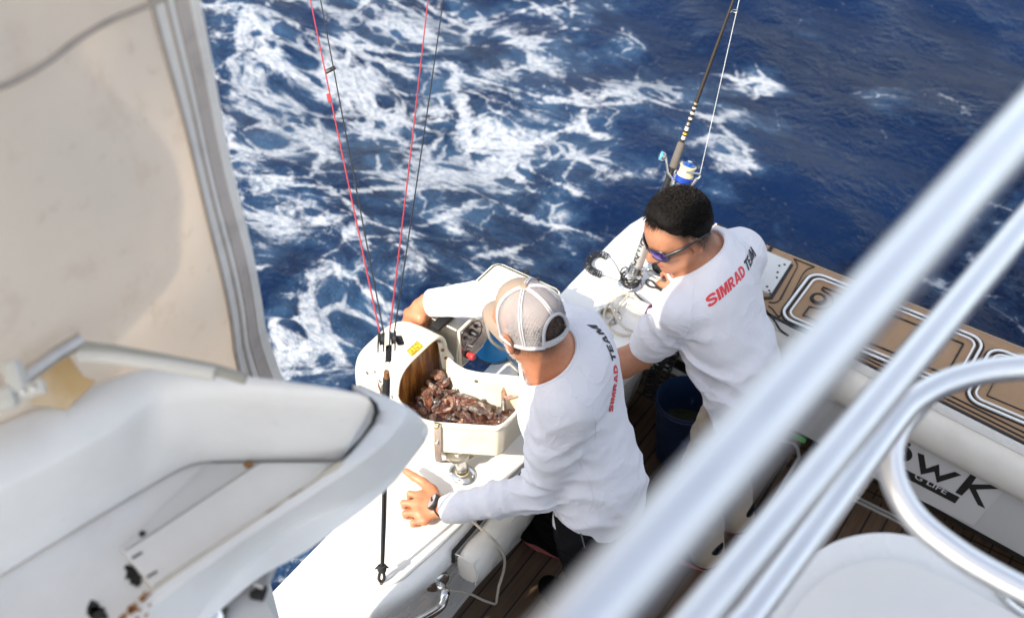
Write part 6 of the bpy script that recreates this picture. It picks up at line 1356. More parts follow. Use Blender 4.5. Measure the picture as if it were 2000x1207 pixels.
    f.chain([(Ls, 0.068), (Ls.lerp(Lel, 0.5), 0.060), (Lel, 0.054)], 0.035); f.chain([(Lel, 0.054), (Lel.lerp(Lwr, 0.45), 0.049), (Lwr.lerp(Lel, 0.1), 0.040), (Lwr + (Lwr - Lel) * 0.05, 0.0375)], 0.02)
    f.chain([(Rs, 0.068), (Rs.lerp(Rel, 0.5), 0.062), (Rel, 0.056)], 0.035); f.chain([(Rel, 0.056), (Rel.lerp(Rwr, 0.5), 0.050), (Rwr.lerp(Rel, 0.0), 0.041)], 0.02)
    nk = H.at(-0.018, 0, -0.055); nb = C7 - up * 0.03 + face * 0.045; nd = (nk - nb).normalized()
    f.cone(nb - nd * 0.0, nb + nd * 0.2, 0.0775, 0.115, 0.004, 's')
    hemn = (pel - chest).normalized(); hem = pel + hemn * 0.055; f.plane(hem, hemn, 0.008)
    f.plane(Lwr + (Lwr - Lel).normalized() * 0.024, Lwr - Lel, 0.004); 
    f.op(lambda p: -((p - np.array(Rwr - (Rwr - Rel).normalized() * 0.004, np.float32)) @ np.array((Rwr - Rel).normalized(), np.float32)), Rwr - V3((.08, .08, .08)), Rwr + V3((.08, .08, .08)), 0.004, 's') if False else f.plane(Rwr, Rwr - Rel, 0.004)
    # cuff ridge on the left sleeve
    ld = (Lwr - Lel).normalized(); cr = Lwr - ld * 0.018; f.cone(cr - ld * 0.004, cr, 0.0435, 0.0425, 0.002)
    ua = (Ls - Lel).normalized(); arm_n = (Lwr - Lel).normalized()
    f.disp(folds_fn([(Lel, 0.085, ua * 0.8 + arm_n * 0.5, 0.030, 0.0062, 0.4), (Lel + ua * 0.10, 0.09, ua + V3((0.3, 0.2, 0)), 0.036, 0.0045, 1.7), (Ls - ua * 0.06 - face * 0.01, 0.085, ua + face * 0.4, 0.040, 0.0042, 2.2),
        (Lel + arm_n * 0.10, 0.10, arm_n, 0.026, 0.0024, 0.6), (Rs, 0.09, rt + up * 0.3, 0.032, 0.0042, 0.2), (Rel + (Rwr - Rel) * 0.3, 0.11, Rwr - Rel, 0.034, 0.003, 0.9),
        (waist - up * 0.02 - rt * 0.08, 0.15, up * 1.0 + rt * 0.55 + face * 0.3, 0.050, 0.0040, 0.1), (waist + rt * 0.06 - up * 0.05 - face * 0.1, 0.15, up + rt * 0.35, 0.052, 0.0036, 2.6), (pel - face * 0.1, 0.14, up + rt * 0.2, 0.055, 0.0034, 1.1), (chest - rt * 0.14, 0.10, up * 0.7 - rt * 0.8, 0.050, 0.0036, 0.3)]))
    Vv, Ff = f.mesh(); sh = np_mesh('shirt', Vv, Ff, m_shirt, t, relax=2)
    bvh = BVHTree.FromObject(sh, bpy.context.evaluated_depsgraph_get()); off = wpos(sh)
    # collar rib follows the cut edge of the neck hole
    neck_ring('collar', sh, Vv, nb, nd, 0.0775, bvh, off)
    seam_line('shoulder_seam', sh, bvh, off, [(1132, 716), (1146, 750), (1158, 790), (1163, 830), (1160, 862), (1146, 878)])
    seam_line('side_seam', sh, bvh, off, [(1130, 895), (1146, 930), (1158, 965), (1168, 1000), (1172, 1020)])
    lettering(sh, bvh, off, [('SIMRAD', m_red_txt), ('TEAM', m_blk_txt)], (1197, 804), (1190, 668), em_=0.036, stretch=1.0)
    # trousers
    f = Field(lo, np.array([hi[0], hi[1], 1.05]), 0.005)
    f.cone(pel - up * 0.03, pel + up * 0.06, 0.150, 0.138, 0.02, flat=0.76, side=pf)
    for a, b, c in ((hipL, knL, anL), (hipR, knR, anR)): f.chain([(a, 0.092), (a.lerp(b, 0.5), 0.082), (b, 0.070)], 0.03); f.chain([(b, 0.070), (b.lerp(c, 0.5), 0.064), (c, 0.058)], 0.02)
    f.disp(folds_fn([(knR, 0.12, up, 0.05, 0.005, 0.4), (knL, 0.12, up + rt * 0.3, 0.05, 0.005, 1.4), (hipL, 0.14, up + rt, 0.06, 0.005, 2.0), (hipR, 0.14, up - rt, 0.06, 0.004, 2.0)]))
    f.plane(anR - up * 0.055, (0, 0, -1)); Vv, Ff = f.mesh(); tr = np_mesh('trousers', Vv, Ff, m_black_cloth, t, relax=2)
    b2 = BVHTree.FromObject(tr, bpy.context.evaluated_depsgraph_get()); o2 = wpos(tr)
    bm = bmesh.new(); surf_line([(1128, 1022), (1132, 1032), (1138, 1050), (1142, 1068)], 0.0022, b2, o2, bm); fbm('pocket_zip', bm, M('dark_zip', (0.08, 0.08, 0.085), 0.5), tr)
    shoe(t, 'shoe', anR + V3((0.04, -0.02, 0)), anR + V3((-0.17, -0.02, 0)), m_sole); shoe(t, 'shoe', anL + V3((0.04, -0.02, 0)), anL + V3((-0.19, 0.03, 0)), m_sole)
    # watch
    wc = P(846, 994, GT + 0.073); wa = (wr - Lwr).normalized(); wc = Lwr.lerp(wr, 0.80); nrm_ = (V3(CAM) - wc).normalized() + V3((0, 0, 0.55)) + IM(0, -0.15, 0); nrm_ = (nrm_ - wa * nrm_.dot(wa)).normalized(); sd_ = wa.cross(nrm_)
    bm = bmesh.new(); N = 40; rows = []
    for k in range(N):
        a = 2 * math.pi * k / N; r0 = 0.0272 - 0.002 * abs(math.cos(a)); d_ = nrm_ * math.sin(a) + sd_ * math.cos(a); rows.append([bm.verts.new(wc + d_ * (r0 + h_) + wa * w_) for w_, h_ in ((-0.011, 0.0), (-0.0105, 0.003), (0.0105, 0.003), (0.011, 0.0))])
    for a, b in zip(rows, rows[1:] + rows[:1]):
        for j in range(4): bm.faces.new((a[j], b[j], b[(j + 1) % 4], a[(j + 1) % 4]))
    wt = fbm('wristwatch', bm, m_blk, t, sharp=40); ctr = wc + nrm_ * 0.0285
    bm = bmesh.new(); lathe(bm, ctr, nrm_, [(0.0225, -0.004), (0.0240, 0.0), (0.0240, 0.007), (0.0220, 0.0105), (0.0205, 0.0105)], 36); lathe(bm, ctr + wa * 0.0225 * 0 + sd_ * 0, nrm_, [(0.0192, 0.0098), (0, 0.0098)], 30); fbm('watch_case', bm, m_blk, wt, sharp=40)
    bm = bmesh.new(); lathe(bm, ctr, nrm_, [(0.0206, 0.0103), (0.0, 0.0106)], 32); fbm('watch_glass', bm, M('watch_glass', (0.42, 0.43, 0.45), 0.15, 0.3), wt)
    bm = bmesh.new()
    for ang, ln in ((0.7, 0.015), (2.9, 0.010)): d_ = (wa * math.cos(ang) + sd_ * math.sin(ang)); box(bm, ctr + nrm_ * 0.0112 + d_ * ln * 0.5, d_ * ln * 0.55, d_.cross(nrm_) * 0.003, nrm_ * 0.0003)
    fsplit('watch_hand', bm, m_line, wt)
    cap(H, t)
def beard_pts(body, H):
    co = np.zeros(len(body.data.vertices) * 3, np.float32); body.data.vertices.foreach_get('co', co); co = co.reshape(-1, 3) + np.array(wpos(body), np.float32); no = np.zeros(co.size, np.float32); body.data.vertices.foreach_get('normal', no); no = no.reshape(-1, 3)
    a, l, u = hcoord(H, co); m = (u < -0.036) & (u > -0.135) & (a > -0.008 + 0.15 * (-0.04 - u) * -1 * 0) & (np.abs(l) < 0.085) & ((np.abs(l) > 0.03) | (u < -0.085) ); return co[m], no[m]
def tufts(H, name, parent, mat, n, sampler, ln, rad, flow, pts=None, seed=5, length_fn=None, flow_fn=None):
    """short tapering hairs rooted on the head"""
    r = random.Random(seed); verts = []; faces = []
    for i in range(n):
        if pts is not None:
            k = r.randrange(len(pts[0])); p = V3(pts[0][k]); nn = V3(pts[1][k])
        else:
            az, el = sampler(r); d = H.h * (math.cos(az) * math.cos(el)) + H.l * (math.sin(az) * math.cos(el)) + H.u * math.sin(el)
            c = H.at(-0.012, 0, 0.028); dl = V3((d.dot(H.h) / 0.096, d.dot(H.l) / 0.076, d.dot(H.u) / 0.092)); p = c + d / dl.length * H.k; nn = (H.h * (dl.x / 0.096) + H.l * (dl.y / 0.076) + H.u * (dl.z / 0.092)).normalized()
        fl = flow_fn(p, nn) if flow_fn else H.u * flow
        L = ln * r.uniform(0.6, 1.25) * (length_fn(p) if length_fn else 1); tdir = (fl - nn * fl.dot(nn)); tdir = tdir.normalized() if tdir.length > 1e-4 else tdir
        j = V3((r.gauss(0, .33), r.gauss(0, .33), r.gauss(0, .33))); a = p - nn * 0.002; b = p + (nn * 0.8 + tdir * 0.7 + j).normalized() * L * 0.55; c2 = b + (nn * 0.35 + tdir * 1.0 + j).normalized() * L * 0.6
        x, y, _ = frame((c2 - a) + V3((1e-5, 0, 0))); k0 = len(verts)
        for q, rr in ((a, rad), (b, rad * 0.8)):
            for m in range(3): verts.append(q + (x * math.cos(m * 2.094) + y * math.sin(m * 2.094)) * rr)
        verts.append(c2)
        for m in range(3): m2 = (m + 1) % 3; faces.append((k0 + m, k0 + m2, k0 + 3 + m2, k0 + 3 + m)); faces.append((k0 + 3 + m, k0 + 3 + m2, k0 + 6))
    return fmesh(name, verts, faces, mat, parent, True)
def neck_ring(name, sh, Vv, nb, nd, r, bvh, off):
    x, y, _ = frame(nd); pts = []
    for k in range(40):
        a = 2 * math.pi * k / 40; e = x * math.cos(a) + y * math.sin(a); best = None
        for s in np.linspace(0.10, -0.06, 90):
            q = nb + nd * s + e * (0.0775 + max(0, s) * (0.19 if r > 0.077 else 0.24) + 0.004)
            h = bvh.find_nearest(q - off)
            if h[0] is not None and (q - off - h[0]).dot(h[1]) < 0: best = q; break
        pts.append(best if best is not None else nb + e * r)
    P_ = [sum((pts[(i + d) % 40] for d in (-2, -1, 0, 1, 2)), V3()) / 5 for i in range(40)]
    bm = bmesh.new(); tube(bm, P_, 0.0052, 8, True); return fbm(name, bm, m_shirt, sh)
def cap(H, t):
    mt = NT('cap_tan'); p = mt.pos(); a = mt.noise(900, 2, 0.6, p).outputs[0]; mt.set(mt.b.inputs['Base Color'], mt.mix(mt.sm(a, 0.3, 0.7), (0.30, 0.225, 0.165, 1), (0.37, 0.285, 0.215, 1))); mt.b.inputs['Roughness'].default_value = 0.9; tan = mt.m
    mm_ = NT('cap_mesh'); tc = mm_.n('ShaderNodeTexCoord').outputs['UV']; s = mm_.n('ShaderNodeSeparateXYZ', Vector=tc); ux = mm_.math('FRACT', mm_.math('MULTIPLY', s.outputs[0], 150.0)); uy = mm_.math('FRACT', mm_.math('MULTIPLY', s.outputs[1], 46.0))
    hole = mm_.math('MULTIPLY', mm_.math('GREATER_THAN', ux, 0.27), mm_.math('GREATER_THAN', uy, 0.27)); mm_.b.inputs['Base Color'].default_value = (0.52, 0.50, 0.50, 1); mm_.b.inputs['Roughness'].default_value = 0.7
    tr = mm_.n('ShaderNodeBsdfTransparent'); mx = mm_.n('ShaderNodeMixShader', i0=hole, i1=mm_.b.outputs[0], i2=tr.outputs[0]); mm_.t.links.new(mx.outputs[0], mm_.out.inputs[0])
    tape = M('cap_tape', (0.50, 0.49, 0.50), 0.75, vscale=40, var=0.08)
    base = 0.018; A, B, Ht = 0.1025, 0.0825, 0.104
    def S(az, v, e=0.0):
        """az 0 = front, v 0 = button, 1 = band, up to 1.25 = lower edge"""
        if v <= 1: a = v * math.pi / 2; r = math.sin(a) ** 0.88; z = base + Ht * math.cos(a) ** 0.80
        else: r = 1.0 + 0.02 * (v - 1); z = base - (v - 1) * 0.13
        fr = max(0, math.cos(az)) ; return H.at(math.cos(az) * (A + e) * r - 0.012, math.sin(az) * (B + e) * r, z + e + (0.010 * fr * (1 - abs(v - 0.6)) if v < 1.2 else 0))
    NV, NA = 22, 96; half = 46
    def panel(name, a0, a1, mat, hole_fn=None, v1=1.22):
        bm = bmesh.new(); uv = bm.loops.layers.uv.new('UVMap'); G = []
        n = int(NA * (a1 - a0) / (2 * math.pi)) + 1
        for i in range(n + 1):
            az = a0 + (a1 - a0) * i / n; G.append([(bm.verts.new(S(az, max(0.03, v1 * j / NV))), az, v1 * j / NV) for j in range(NV + 1)])
        for i in range(n):
            for j in range(NV):
                q = (G[i][j], G[i][j + 1], G[i + 1][j + 1], G[i + 1][j]); am = (G[i][j][1] + G[i + 1][j][1]) / 2; vm = (G[i][j][2] + G[i][j + 1][2]) / 2
                if hole_fn and hole_fn(am, vm): continue
                f = bm.faces.new([k[0] for k in q])
                for l, k in zip(f.loops, q): l[uv].uv = (k[1] / 6.283, k[2])
        bmesh.ops.delete(bm, geom=[v for v in bm.verts if not v.link_faces], context='VERTS'); return fbm(name, bm, mat, c)
    c = thing_part('cap', t)
    hw = 0.52
    def opening(a, v):
        x = (abs(a) if a > 0 else abs(a)); d = abs(abs(a) - math.pi)
        return (d / hw) ** 2 + ((1.10 - v) / 0.38) ** 2 < 1 and v < 1.10
    fa = R(66); panel('front_panel', -fa, fa, tan); panel('mesh_panel', fa, 2 * math.pi - fa, mm_.m, lambda a, v: opening(a if a <= math.pi else a - 2 * math.pi, v))
    bm = bmesh.new()
    for az in (fa, -fa, R(118), -R(118), R(62 + 118) - 0.0): 
        if abs(abs(az) - math.pi) < 0.02: pts = [S(az, v, 0.0012) for v in np.linspace(0.03, 0.70, 14)]
        else: pts = [S(az, v, 0.0012) for v in np.linspace(0.03, 1.2, 22)]
        for k in (-1, 1): tube(bm, [q + (H.l * math.cos(az) - H.h * math.sin(az)) * 0.0028 * k for q in pts], 0.0025, 6)
    oval = [S(math.pi + hw * math.cos(q), 1.10 - 0.38 * math.sin(q), 0.0012) for q in np.linspace(0, math.pi, 26)]; tube(bm, oval, 0.0042, 8)
    tube(bm, [S(az, 1.2, 0.0008) for az in np.linspace(fa, math.pi - hw, 24)], 0.0045, 8); tube(bm, [S(az, 1.2, 0.0008) for az in np.linspace(-fa, -math.pi + hw, 24)], 0.0045, 8); fbm('seam_tape', bm, tape, c)
    bm = bmesh.new(); G = [[bm.verts.new(S(math.pi + q, v, e)) for v, e in ((1.07, 0.0015), (1.07, 0.004), (1.22, 0.004), (1.22, 0.0015))] for q in np.linspace(-hw * 1.15, hw * 1.15, 24)]
    for a, b in zip(G, G[1:]):
        for j in range(4): bm.faces.new((a[j], b[j], b[(j + 1) % 4], a[(j + 1) % 4]))
    fbm('strap', bm, tape, c, sharp=40)
    bm = bmesh.new()
    for q in np.linspace(-0.3, 0.3, 7): lathe(bm, S(math.pi + q, 1.145, 0.004), S(math.pi + q, 1.1, 0.02) - S(math.pi + q, 1.1, 0.0), [(0.0028, 0), (0.0022, 0.002), (0, 0.002)], 8)
    fsplit('strap_stud', bm, tape, c)
    bm = bmesh.new(); lathe(bm, S(0, 0.0) - H.u * 0.004, H.u, [(0.010, 0.0), (0.0095, 0.005), (0.006, 0.0085), (0, 0.009)], 18); fbm('button', bm, tan, c)
    bm = bmesh.new(); G = []
    for i in range(33):
        q = -1 + 2 * i / 32; az = q * R(68); e0 = S(az, 1.14); ext_ = 0.072 * (1 - abs(q) ** 2.6); d = H.h; row = []
        for j in range(9): w_ = j / 8; row.append(e0 + d * ext_ * w_ - H.u * (0.016 * w_ * w_ + 0.020 * (math.sin(az) ** 2) * w_ + 0.0) )
        G.append(row)
    vt = [[bm.verts.new(p_ + H.u * 0.0025) for p_ in r_] for r_ in G]; vb = [[bm.verts.new(p_ - H.u * 0.001) for p_ in r_] for r_ in G]
    for i in range(32):
        for j in range(8): bm.faces.new((vt[i][j], vt[i][j + 1], vt[i + 1][j + 1], vt[i + 1][j])); bm.faces.new((vb[i][j], vb[i + 1][j], vb[i + 1][j + 1], vb[i][j + 1]))
        bm.faces.new((vt[i][8], vb[i][8], vb[i + 1][8], vt[i + 1][8]))
    fbm('brim', bm, tan, c)
    bm = bmesh.new()
    for w_ in (0.30, 0.45, 0.6, 0.75, 0.9): tube(bm, [G[i][0].lerp(G[i][8], w_) + H.u * 0.0028 for i in range(3, 30)], 0.0007, 5)
    fbm('brim_stitching', bm, M('stitch_tan', (0.24, 0.18, 0.13), 0.9), c)
    bm = bmesh.new(); pz_ = S(R(38), 0.95, 0.001); lathe(bm, pz_, pz_ - H.c, [(0.0045, 0), (0.004, 0.0012), (0, 0.0014)], 12); fbm('eyelet', bm, tape, c)
def thing_part(name, parent):
    o = bpy.data.objects.new(name, None); C.objects.link(o); o.parent = parent; o.empty_display_size = 0.02; return o
man_one()

# ---- second man: bare head, sunglasses, short sleeves, bent over beside the rod
def man_two():
    t = thing('person', (-0.85, 2.35, 0.12), 'man with short black hair and sunglasses in a white shirt bending towards the gunwale', 'person')
    H = Head(PD(1326, 450, 3.17), (-0.495, -0.779, -0.387), (-0.262, -0.288, 0.917), 0.97)
    face = V3((-0.93, -0.36, 0)).normalized(); up = V3((0, 0, 1)); rt = V3((0.115, 0.993, 0)).normalized()
    C7 = PD(1392, 512, 3.24); Ls, Rs = PD(1326, 606, 3.22), PD(1447, 497, 3.375); pel = PD(1444, 808, 3.46); Lel, Lwr = PD(1252, 692, 3.42), PD(1150, 742, 3.42); Rel = PD(1405, 560, 3.62); Rwr = P(1345, 552, GT + 0.06)
    mid = (Ls + Rs) / 2; chest = mid + V3((0.01, 0, -0.10)); waist = pel.lerp(chest, 0.45) - face * 0.01
    stations = [(pel - up * 0.04, 0.150, 0.115, face), (pel + up * 0.04, 0.150, 0.112, face), (waist - face * 0.01 + rt * 0.01, 0.160, 0.108, face), (chest - face * 0.012 + rt * 0.012, 0.192, 0.112, face), (mid + up * 0.0, 0.155, 0.080, face)]
    hipL, hipR = pel - rt * 0.085 - up * 0.03, pel + rt * 0.085 - up * 0.03
    knL, anL = hipL + V3((-0.05, 0.02, -0.36)), V3((hipL.x + 0.02, hipL.y, 0.2)); knR, anR = hipR + V3((-0.06, 0.03, -0.36)), V3((hipR.x + 0.02, hipR.y + 0.02, 0.2))
    lo = np.array([-1.36, 1.95, 0.11]); hi = np.array([-0.50, 2.86, 1.60]); f = Field(lo, hi, 0.0045)
    mass(f, stations, -0.012)
    nk = H.at(-0.020, 0, -0.055); nb = C7 - up * 0.03 + face * 0.05
    f.cone(nb, nk, 0.062, 0.058, 0.035); f.cone(mid + up * 0.02, C7 - up * 0.01 + face * 0.03, 0.085, 0.06, 0.05)
    for s in (Ls, Rs): f.cone(mid + up * 0.01, s, 0.06, 0.054, 0.04)
    f.chain([(Ls, 0.056), (Lel, 0.043)], 0.03); f.chain([(Lel, 0.043), (Lel.lerp(Lwr, 0.35), 0.0435), (Lwr, 0.028)], 0.02)
    f.chain([(Rs, 0.056), (Rel, 0.042)], 0.03); f.chain([(Rel, 0.042), (Rel.lerp(Rwr, 0.35), 0.042), (Rwr, 0.028)], 0.02)
    for a, b, c in ((hipL, knL, anL), (hipR, knR, anR)): f.chain([(a, 0.078), (b, 0.054)], 0.03); f.chain([(b, 0.054), (b.lerp(c, 0.35), 0.052), (c, 0.036)], 0.02); f.cone(c, c + V3((-0.08, 0, -0.05)), 0.034, 0.026, 0.02)
    add_head(f, H)
    # left hand flat on the gunwale (behind the first man), right hand by the deck ring
    fd = (Lwr - Lel).normalized(); fd.z = 0; fd.normalize(); sd = up.cross(fd); wz = V3((Lwr.x, Lwr.y, GT + 0.045)); f.cone(Lwr, wz, 0.027, 0.024, 0.015)
    mk = lambda b, s, L, z: V3((b.x + fd.x * L + sd.x * s, b.y + fd.y * L + sd.y * s, GT + z))
    # the left hand's thumb points aft (to the person's right when palm is down)
    sp = (0.030, 0.010, -0.010, -0.028); ln = (0.072, 0.080, 0.074, 0.060)
    hand(f, wz, [mk(wz, -s, 0.075, .036) for s in sp], [mk(wz, -s * 1.15, 0.075 + L * .5, .030) for s, L in zip(sp, ln)], [mk(wz, -s * 1.2, 0.075 + L * .8, .018) for s, L in zip(sp, ln)], [mk(wz, -s * 1.2, 0.075 + L, .010) for s, L in zip(sp, ln)], [mk(wz, -0.034, .02, .036), mk(wz, -0.052, .05, .03), mk(wz, -0.060, .075, .022), mk(wz, -0.062, .095, .014)])
    fd = (Rwr - Rel).normalized(); fd.z = 0; fd.normalize(); sd = up.cross(fd); wz2 = V3((Rwr.x, Rwr.y, GT + 0.05)); f.cone(Rwr, wz2, 0.027, 0.024, 0.015)
    hand(f, wz2, [mk(wz2, s, 0.055, .044) for s in sp], [mk(wz2, s * 1.1, 0.055 + L * .45, .050) for s, L in zip(sp, ln)], [mk(wz2, s * 1.1, 0.055 + L * .65, .034) for s, L in zip(sp, ln)], [mk(wz2, s * 1.05, 0.055 + L * .68, .016) for s, L in zip(sp, ln)], [mk(wz2, 0.034, .02, .036), mk(wz2, 0.050, .045, .03), mk(wz2, 0.056, .07, .022), mk(wz2, 0.056, .088, .014)])
    Vv, Ff = f.mesh(); body = np_mesh('body', Vv, Ff, m_skin2, t, relax=2)
    def hairline(a, l, u):
        front = 0.058 + 0.004 * np.sin(l * 220); return np.where(a > 0.02, u - front, u - (0.010 + (a + 0.0) * 0.9).clip(-0.06, 0.05))
    def hair(co):
        a, l, u = hcoord(H, co); lim = np.interp(a, [-0.1, -0.035, -0.005, 0.02, 0.045, 0.065], [-0.075, -0.060, 0.004, 0.016, 0.056, 0.082]); return ss_(u, lim - 0.022, lim + 0.034) * (np.abs(l) < 0.1) * 0.92
    def lips(co):
        a, l, u = hcoord(H, co); return ss_(a, 0.074, 0.082) * ss_(0.012 - np.abs(u + 0.0735), 0, 0.006) * ss_(0.024 - np.abs(l), 0, 0.006) * 0.7
    def stubble(co): return np.zeros(len(co))
    set_attr(body, 'hair', hair); set_attr(body, 'beard', stubble); set_attr(body, 'lips', lips)
    # hair: cropped cap of hair with strands
    mhair = NT('black_hair'); p = mhair.pos(); a = mhair.noise(60, 4, 0.7, p, 1.5).outputs[0]; mhair.set(mhair.b.inputs['Base Color'], mhair.mix(mhair.sm(a, 0.3, 0.7), (0.0035, 0.003, 0.003, 1), (0.009, 0.007, 0.006, 1))); mhair.b.inputs['Roughness'].default_value = 0.72; mhair.b.inputs['Specular IOR Level'].default_value = 0.18; mhair.bump(mhair.noise(260, 3, 0.7, p, 1.0).outputs[0], 0.4, 0.003); mhair = mhair.m
    hf = Field(np.array(H.c) - 0.17, np.array(H.c) + 0.17, 0.0035)
    def shell(p_):
        a, l, u = hcoord(H, p_); rr = np.array((0.096, 0.076, 0.092)); q = np.stack([a + 0.012, l, u - 0.028], -1); k0 = np.sqrt(((q / rr) ** 2).sum(-1)); k1 = np.sqrt(((q / rr ** 2) ** 2).sum(-1)) + 1e-9
        d_ = k0 * (k0 - 1) / k1; lim = np.interp(a, [-0.1, -0.035, -0.005, 0.03, 0.050, 0.066], [-0.056, -0.034, 0.034, 0.048, 0.068, 0.086]); lim = lim + np.where(a > 0.03, 0.003 * np.sin(l * 300), 0)
        side = 0.45 + 0.55 * ss_(u, 0.055, 0.105); th = -0.004 + (0.0105 + 0.007 * ss_(a, 0.0, 0.05)) * side * ss_(u - lim, -0.003, 0.040) + 0.0046 * ss_(u - lim, -0.001, 0.006); return (d_ - th + 0.0008 * np.sin(a * 150 + 3 * np.sin(l * 90)) * np.sin(u * 120 + 2 * np.sin(l * 80))) * H.k
    hf.op(shell, hf.lo, hf.lo + hf.n * hf.res)
    hf.disp(lambda p_: 0.0012 * np.sin(p_[:, 0] * 110 + 3 * np.sin(p_[:, 1] * 70)) * np.sin(p_[:, 2] * 90 + 2 * np.sin(p_[:, 1] * 60)))
    Vv, Ff = hf.mesh(); hr = np_mesh('hair', Vv, Ff, mhair, t, relax=1)
    def flow(p_, n): return H.h * 0.75 - H.u * 0.15 + H.l * 0.1
    def lenf(p_): u = (p_ - H.c).dot(H.u); a = (p_ - H.c).dot(H.h); return max(0.2, min(1.4, 0.25 + (u - 0.02) * 14)) * (1.35 if a > 0.05 else 1)
    def samp(r):
        while True:
            az = r.uniform(-math.pi, math.pi); el = math.asin(r.uniform(-0.30, 1)); fr = math.cos(az) > 0.25
            if fr and el < 0.72: continue
            if abs(az) < 2.0 and el < 0.16: continue
            return az, el
    tufts(H, 'hair_strands', hr, mhair, 13000, samp, 0.019, 0.0006, 1, None, 7, lenf, flow)
    def flow2(p_, n): return H.h * 0.55 + H.u * 0.35 + H.l * (0.5 * math.sin(p_.x * 160 + p_.y * 130))
    mtuft = M('dark_brown_hair', (0.010, 0.0075, 0.006), 0.42, col2=(0.030, 0.021, 0.015), vscale=130, spec=0.4)
    tufts(H, 'hair_tuft', hr, mtuft, 3400, samp, 0.018, 0.0011, 1, None, 13, lenf, flow2)
    # sunglasses
    sg_ = thing_part('sunglasses', t); fr_m = M('dark_frame', (0.018, 0.018, 0.022), 0.3, vscale=40)
    ln_m = NT('mirror_lens'); lw2 = ln_m.n('ShaderNodeLayerWeight', Blend=0.4); ln_m.set(ln_m.b.inputs['Base Color'], ln_m.mix(lw2.outputs['Facing'], (0.05, 0.06, 0.30, 1), (0.20, 0.10, 0.45, 1))); ln_m.b.inputs['Metallic'].default_value = 0.85; ln_m.b.inputs['Roughness'].default_value = 0.08
    for s in (-1, 1):
        bm = bmesh.new(); lp = []
        for k in range(24):
            q = 2 * math.pi * k / 24; x_ = 0.034 + 0.030 * math.copysign(abs(math.cos(q)) ** 0.7, math.cos(q)); z_ = -0.006 + 0.0235 * math.copysign(abs(math.sin(q)) ** 0.75, math.sin(q)); lp.append(H.at(0.106 - 7.5 * (x_ ** 2) * 1.0 - 0.10 * max(0, -z_ - 0.0), x_ * s, z_))
        n_ = (H.h * 1.0 + H.l * s * 0.35).normalized(); cen = H.at(0.104, 0.034 * s, -0.006); vc = bm.verts.new(cen); vs_ = [bm.verts.new(q) for q in lp]
        for k in range(24): bm.faces.new((vc, vs_[k], vs_[(k + 1) % 24]))
        r_ = bmesh.ops.extrude_face_region(bm, geom=bm.faces[:]); bmesh.ops.translate(bm, verts=[v for v in r_['geom'] if isinstance(v, bmesh.types.BMVert)], vec=-n_ * 0.002); fbm('lens', bm, ln_m.m, sg_)
        bm = bmesh.new(); tube(bm, lp, 0.0022, 8, True); fbm('rim', bm, fr_m, sg_)
        bm = bmesh.new(); hinge = H.at(0.076, 0.066 * s, 0.004); tube(bm, [hinge + H.h * 0.004 - H.l * s * 0.003, hinge, H.at(0.03, 0.0815 * s, 0.010), H.at(-0.012, 0.087 * s, 0.014), H.at(-0.045, 0.083 * s, 0.010), H.at(-0.062, 0.078 * s, 0.0)], [0.0045, 0.0055, 0.0042, 0.0038, 0.0045, 0.0035], 10); fbm('temple', bm, fr_m, sg_)
    bm = bmesh.new(); tube(bm, [H.at(0.104, -0.008, 0.004), H.at(0.108, 0, 0.006), H.at(0.104, 0.008, 0.004)], 0.003, 8); fbm('bridge', bm, fr_m, sg_)
    # shirt
    f = Field(lo + np.array([0, 0, 0.5]), hi, 0.0045)
    mass(f, [(c + (V3((0, 0, -0.05)) if i == 0 else V3((0, 0, 0))), w_ + (0.020, 0.018, 0.014, 0.010, 0.006)[i], d_ + (0.020, 0.018, 0.014, 0.010, 0.006)[i], n) for i, (c, w_, d_, n) in enumerate(stations)], 0.0, 0.045)
    f.cone(mid + up * 0.02, C7 - up * 0.028 + face * 0.03, 0.10, 0.074, 0.05)
    for s in (Ls, Rs): f.cone(mid + up * 0.008, s, 0.068, 0.063, 0.045)
    ce = Ls.lerp(Lel, 0.84); f.chain([(Ls, 0.068), (Ls.lerp(Lel, 0.5), 0.064), (Lel, 0.061)], 0.03); f.chain([(Rs, 0.072), (Rs.lerp(Rel, 0.5), 0.068), (Rel, 0.066)], 0.035)
    nd = (nk - nb).normalized(); f.cone(nb, nb + nd * 0.2, 0.0765, 0.125, 0.004, 's')
    f.plane(ce, (Lel - Ls).normalized(), 0.003)
    re = Rs.lerp(Rel, 0.92); f.op(lambda p_: np.maximum(-((p_ - np.array(re, np.float32)) @ np.array((Rel - Rs).normalized(), np.float32)), np.sqrt(((p_ - np.array(Rel, np.float32)) ** 2).sum(-1)) - 0.14), np.array(Rel) - 0.14, np.array(Rel) + 0.14, 0.003, 's') if False else None
    hemn = (pel - chest).normalized(); hem = pel + hemn * 0.045
    f.op(lambda p_: -((p_ - np.array(hem, np.float32)) @ np.array(hemn, np.float32)), f.lo, f.lo + f.n * f.res, 0.006, 's')
    ua = (Ls - Lel).normalized()
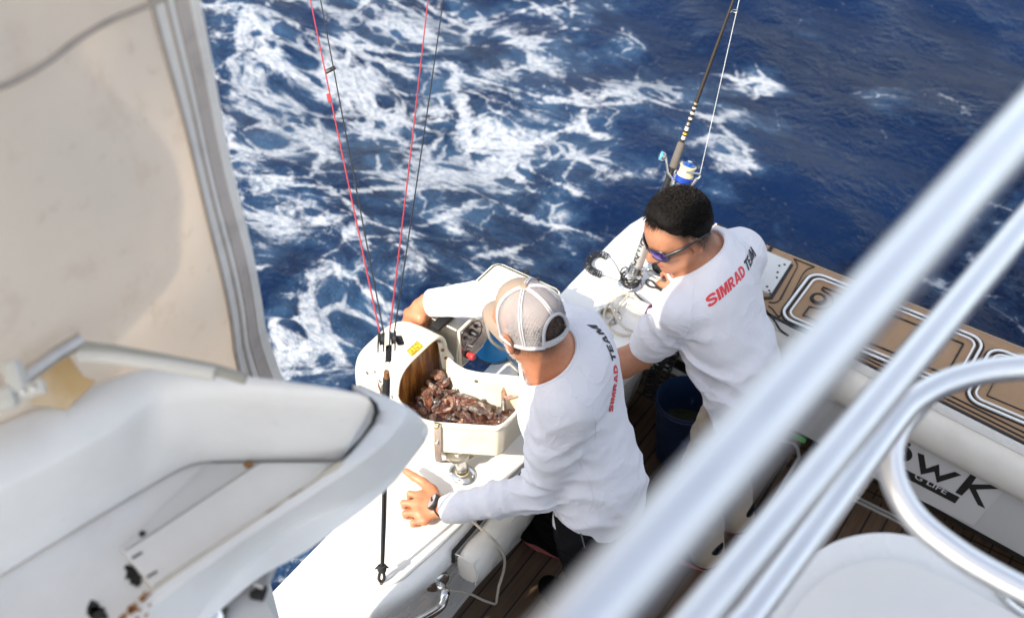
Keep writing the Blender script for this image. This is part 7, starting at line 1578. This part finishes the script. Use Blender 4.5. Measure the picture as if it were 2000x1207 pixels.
    f.disp(folds_fn([(Ls - ua * 0.08, 0.10, ua + rt * 0.3, 0.045, 0.0038, 0.4), (waist - rt * 0.12, 0.16, up * 0.8 + rt * 0.7, 0.060, 0.0066, 0.1), (waist - up * 0.06, 0.16, up * 0.9 + rt * 0.5, 0.055, 0.0062, 1.3), (pel - rt * 0.08, 0.15, up + rt * 0.25, 0.050, 0.0058, 2.1), (chest + rt * 0.1, 0.16, rt * 0.6 + up * 0.5, 0.085, 0.0034, 0.5), (Rs, 0.10, rt + up * 0.2, 0.045, 0.0028, 1.0), (chest - rt * 0.13 + up * 0.02, 0.09, rt * 0.8 - up * 0.5, 0.045, 0.0036, 2.4)]))
    Vv, Ff = f.mesh(); sh = np_mesh('shirt', Vv, Ff, m_shirt, t, relax=2)
    bvh = BVHTree.FromObject(sh, bpy.context.evaluated_depsgraph_get()); off = wpos(sh)
    neck_ring('collar', sh, Vv, nb, nd, 0.0765, bvh, off)
    seam_line('shoulder_seam', sh, bvh, off, [(1358, 520), (1356, 550), (1352, 590), (1350, 625), (1340, 650), (1322, 668)])
    lettering(sh, bvh, off, [('SIMRAD', m_red_txt), ('TEAM', m_blk_txt)], (1384, 602), (1484, 488), em_=0.042, stretch=1.0)
    f = Field(lo, np.array([hi[0], hi[1], 0.95]), 0.005); f.cone(pel - up * 0.03, pel + up * 0.05, 0.152, 0.14, 0.02, flat=0.77, side=face)
    for a, b, c in ((hipL, knL, anL), (hipR, knR, anR)): f.chain([(a, 0.094), (a.lerp(b, 0.5), 0.084), (b, 0.072)], 0.03); f.chain([(b, 0.072), (b.lerp(c, 0.5), 0.068), (c, 0.062)], 0.02)
    f.disp(folds_fn([(hipL, 0.14, up + rt, 0.05, 0.005, 2.0), (knL, 0.12, up, 0.05, 0.005, 0.4), (hipR, 0.14, up - rt, 0.06, 0.004, 2.0)])); f.plane(anR - up * 0.05, (0, 0, -1)); Vv, Ff = f.mesh(); np_mesh('trousers', Vv, Ff, m_khaki, t, relax=2)
    shoe(t, 'shoe', anL + V3((0.04, 0, 0)), anL + V3((-0.19, -0.02, 0)), m_sole); shoe(t, 'shoe', anR + V3((0.04, 0, 0)), anR + V3((-0.19, 0.03, 0)), m_sole)
man_two()
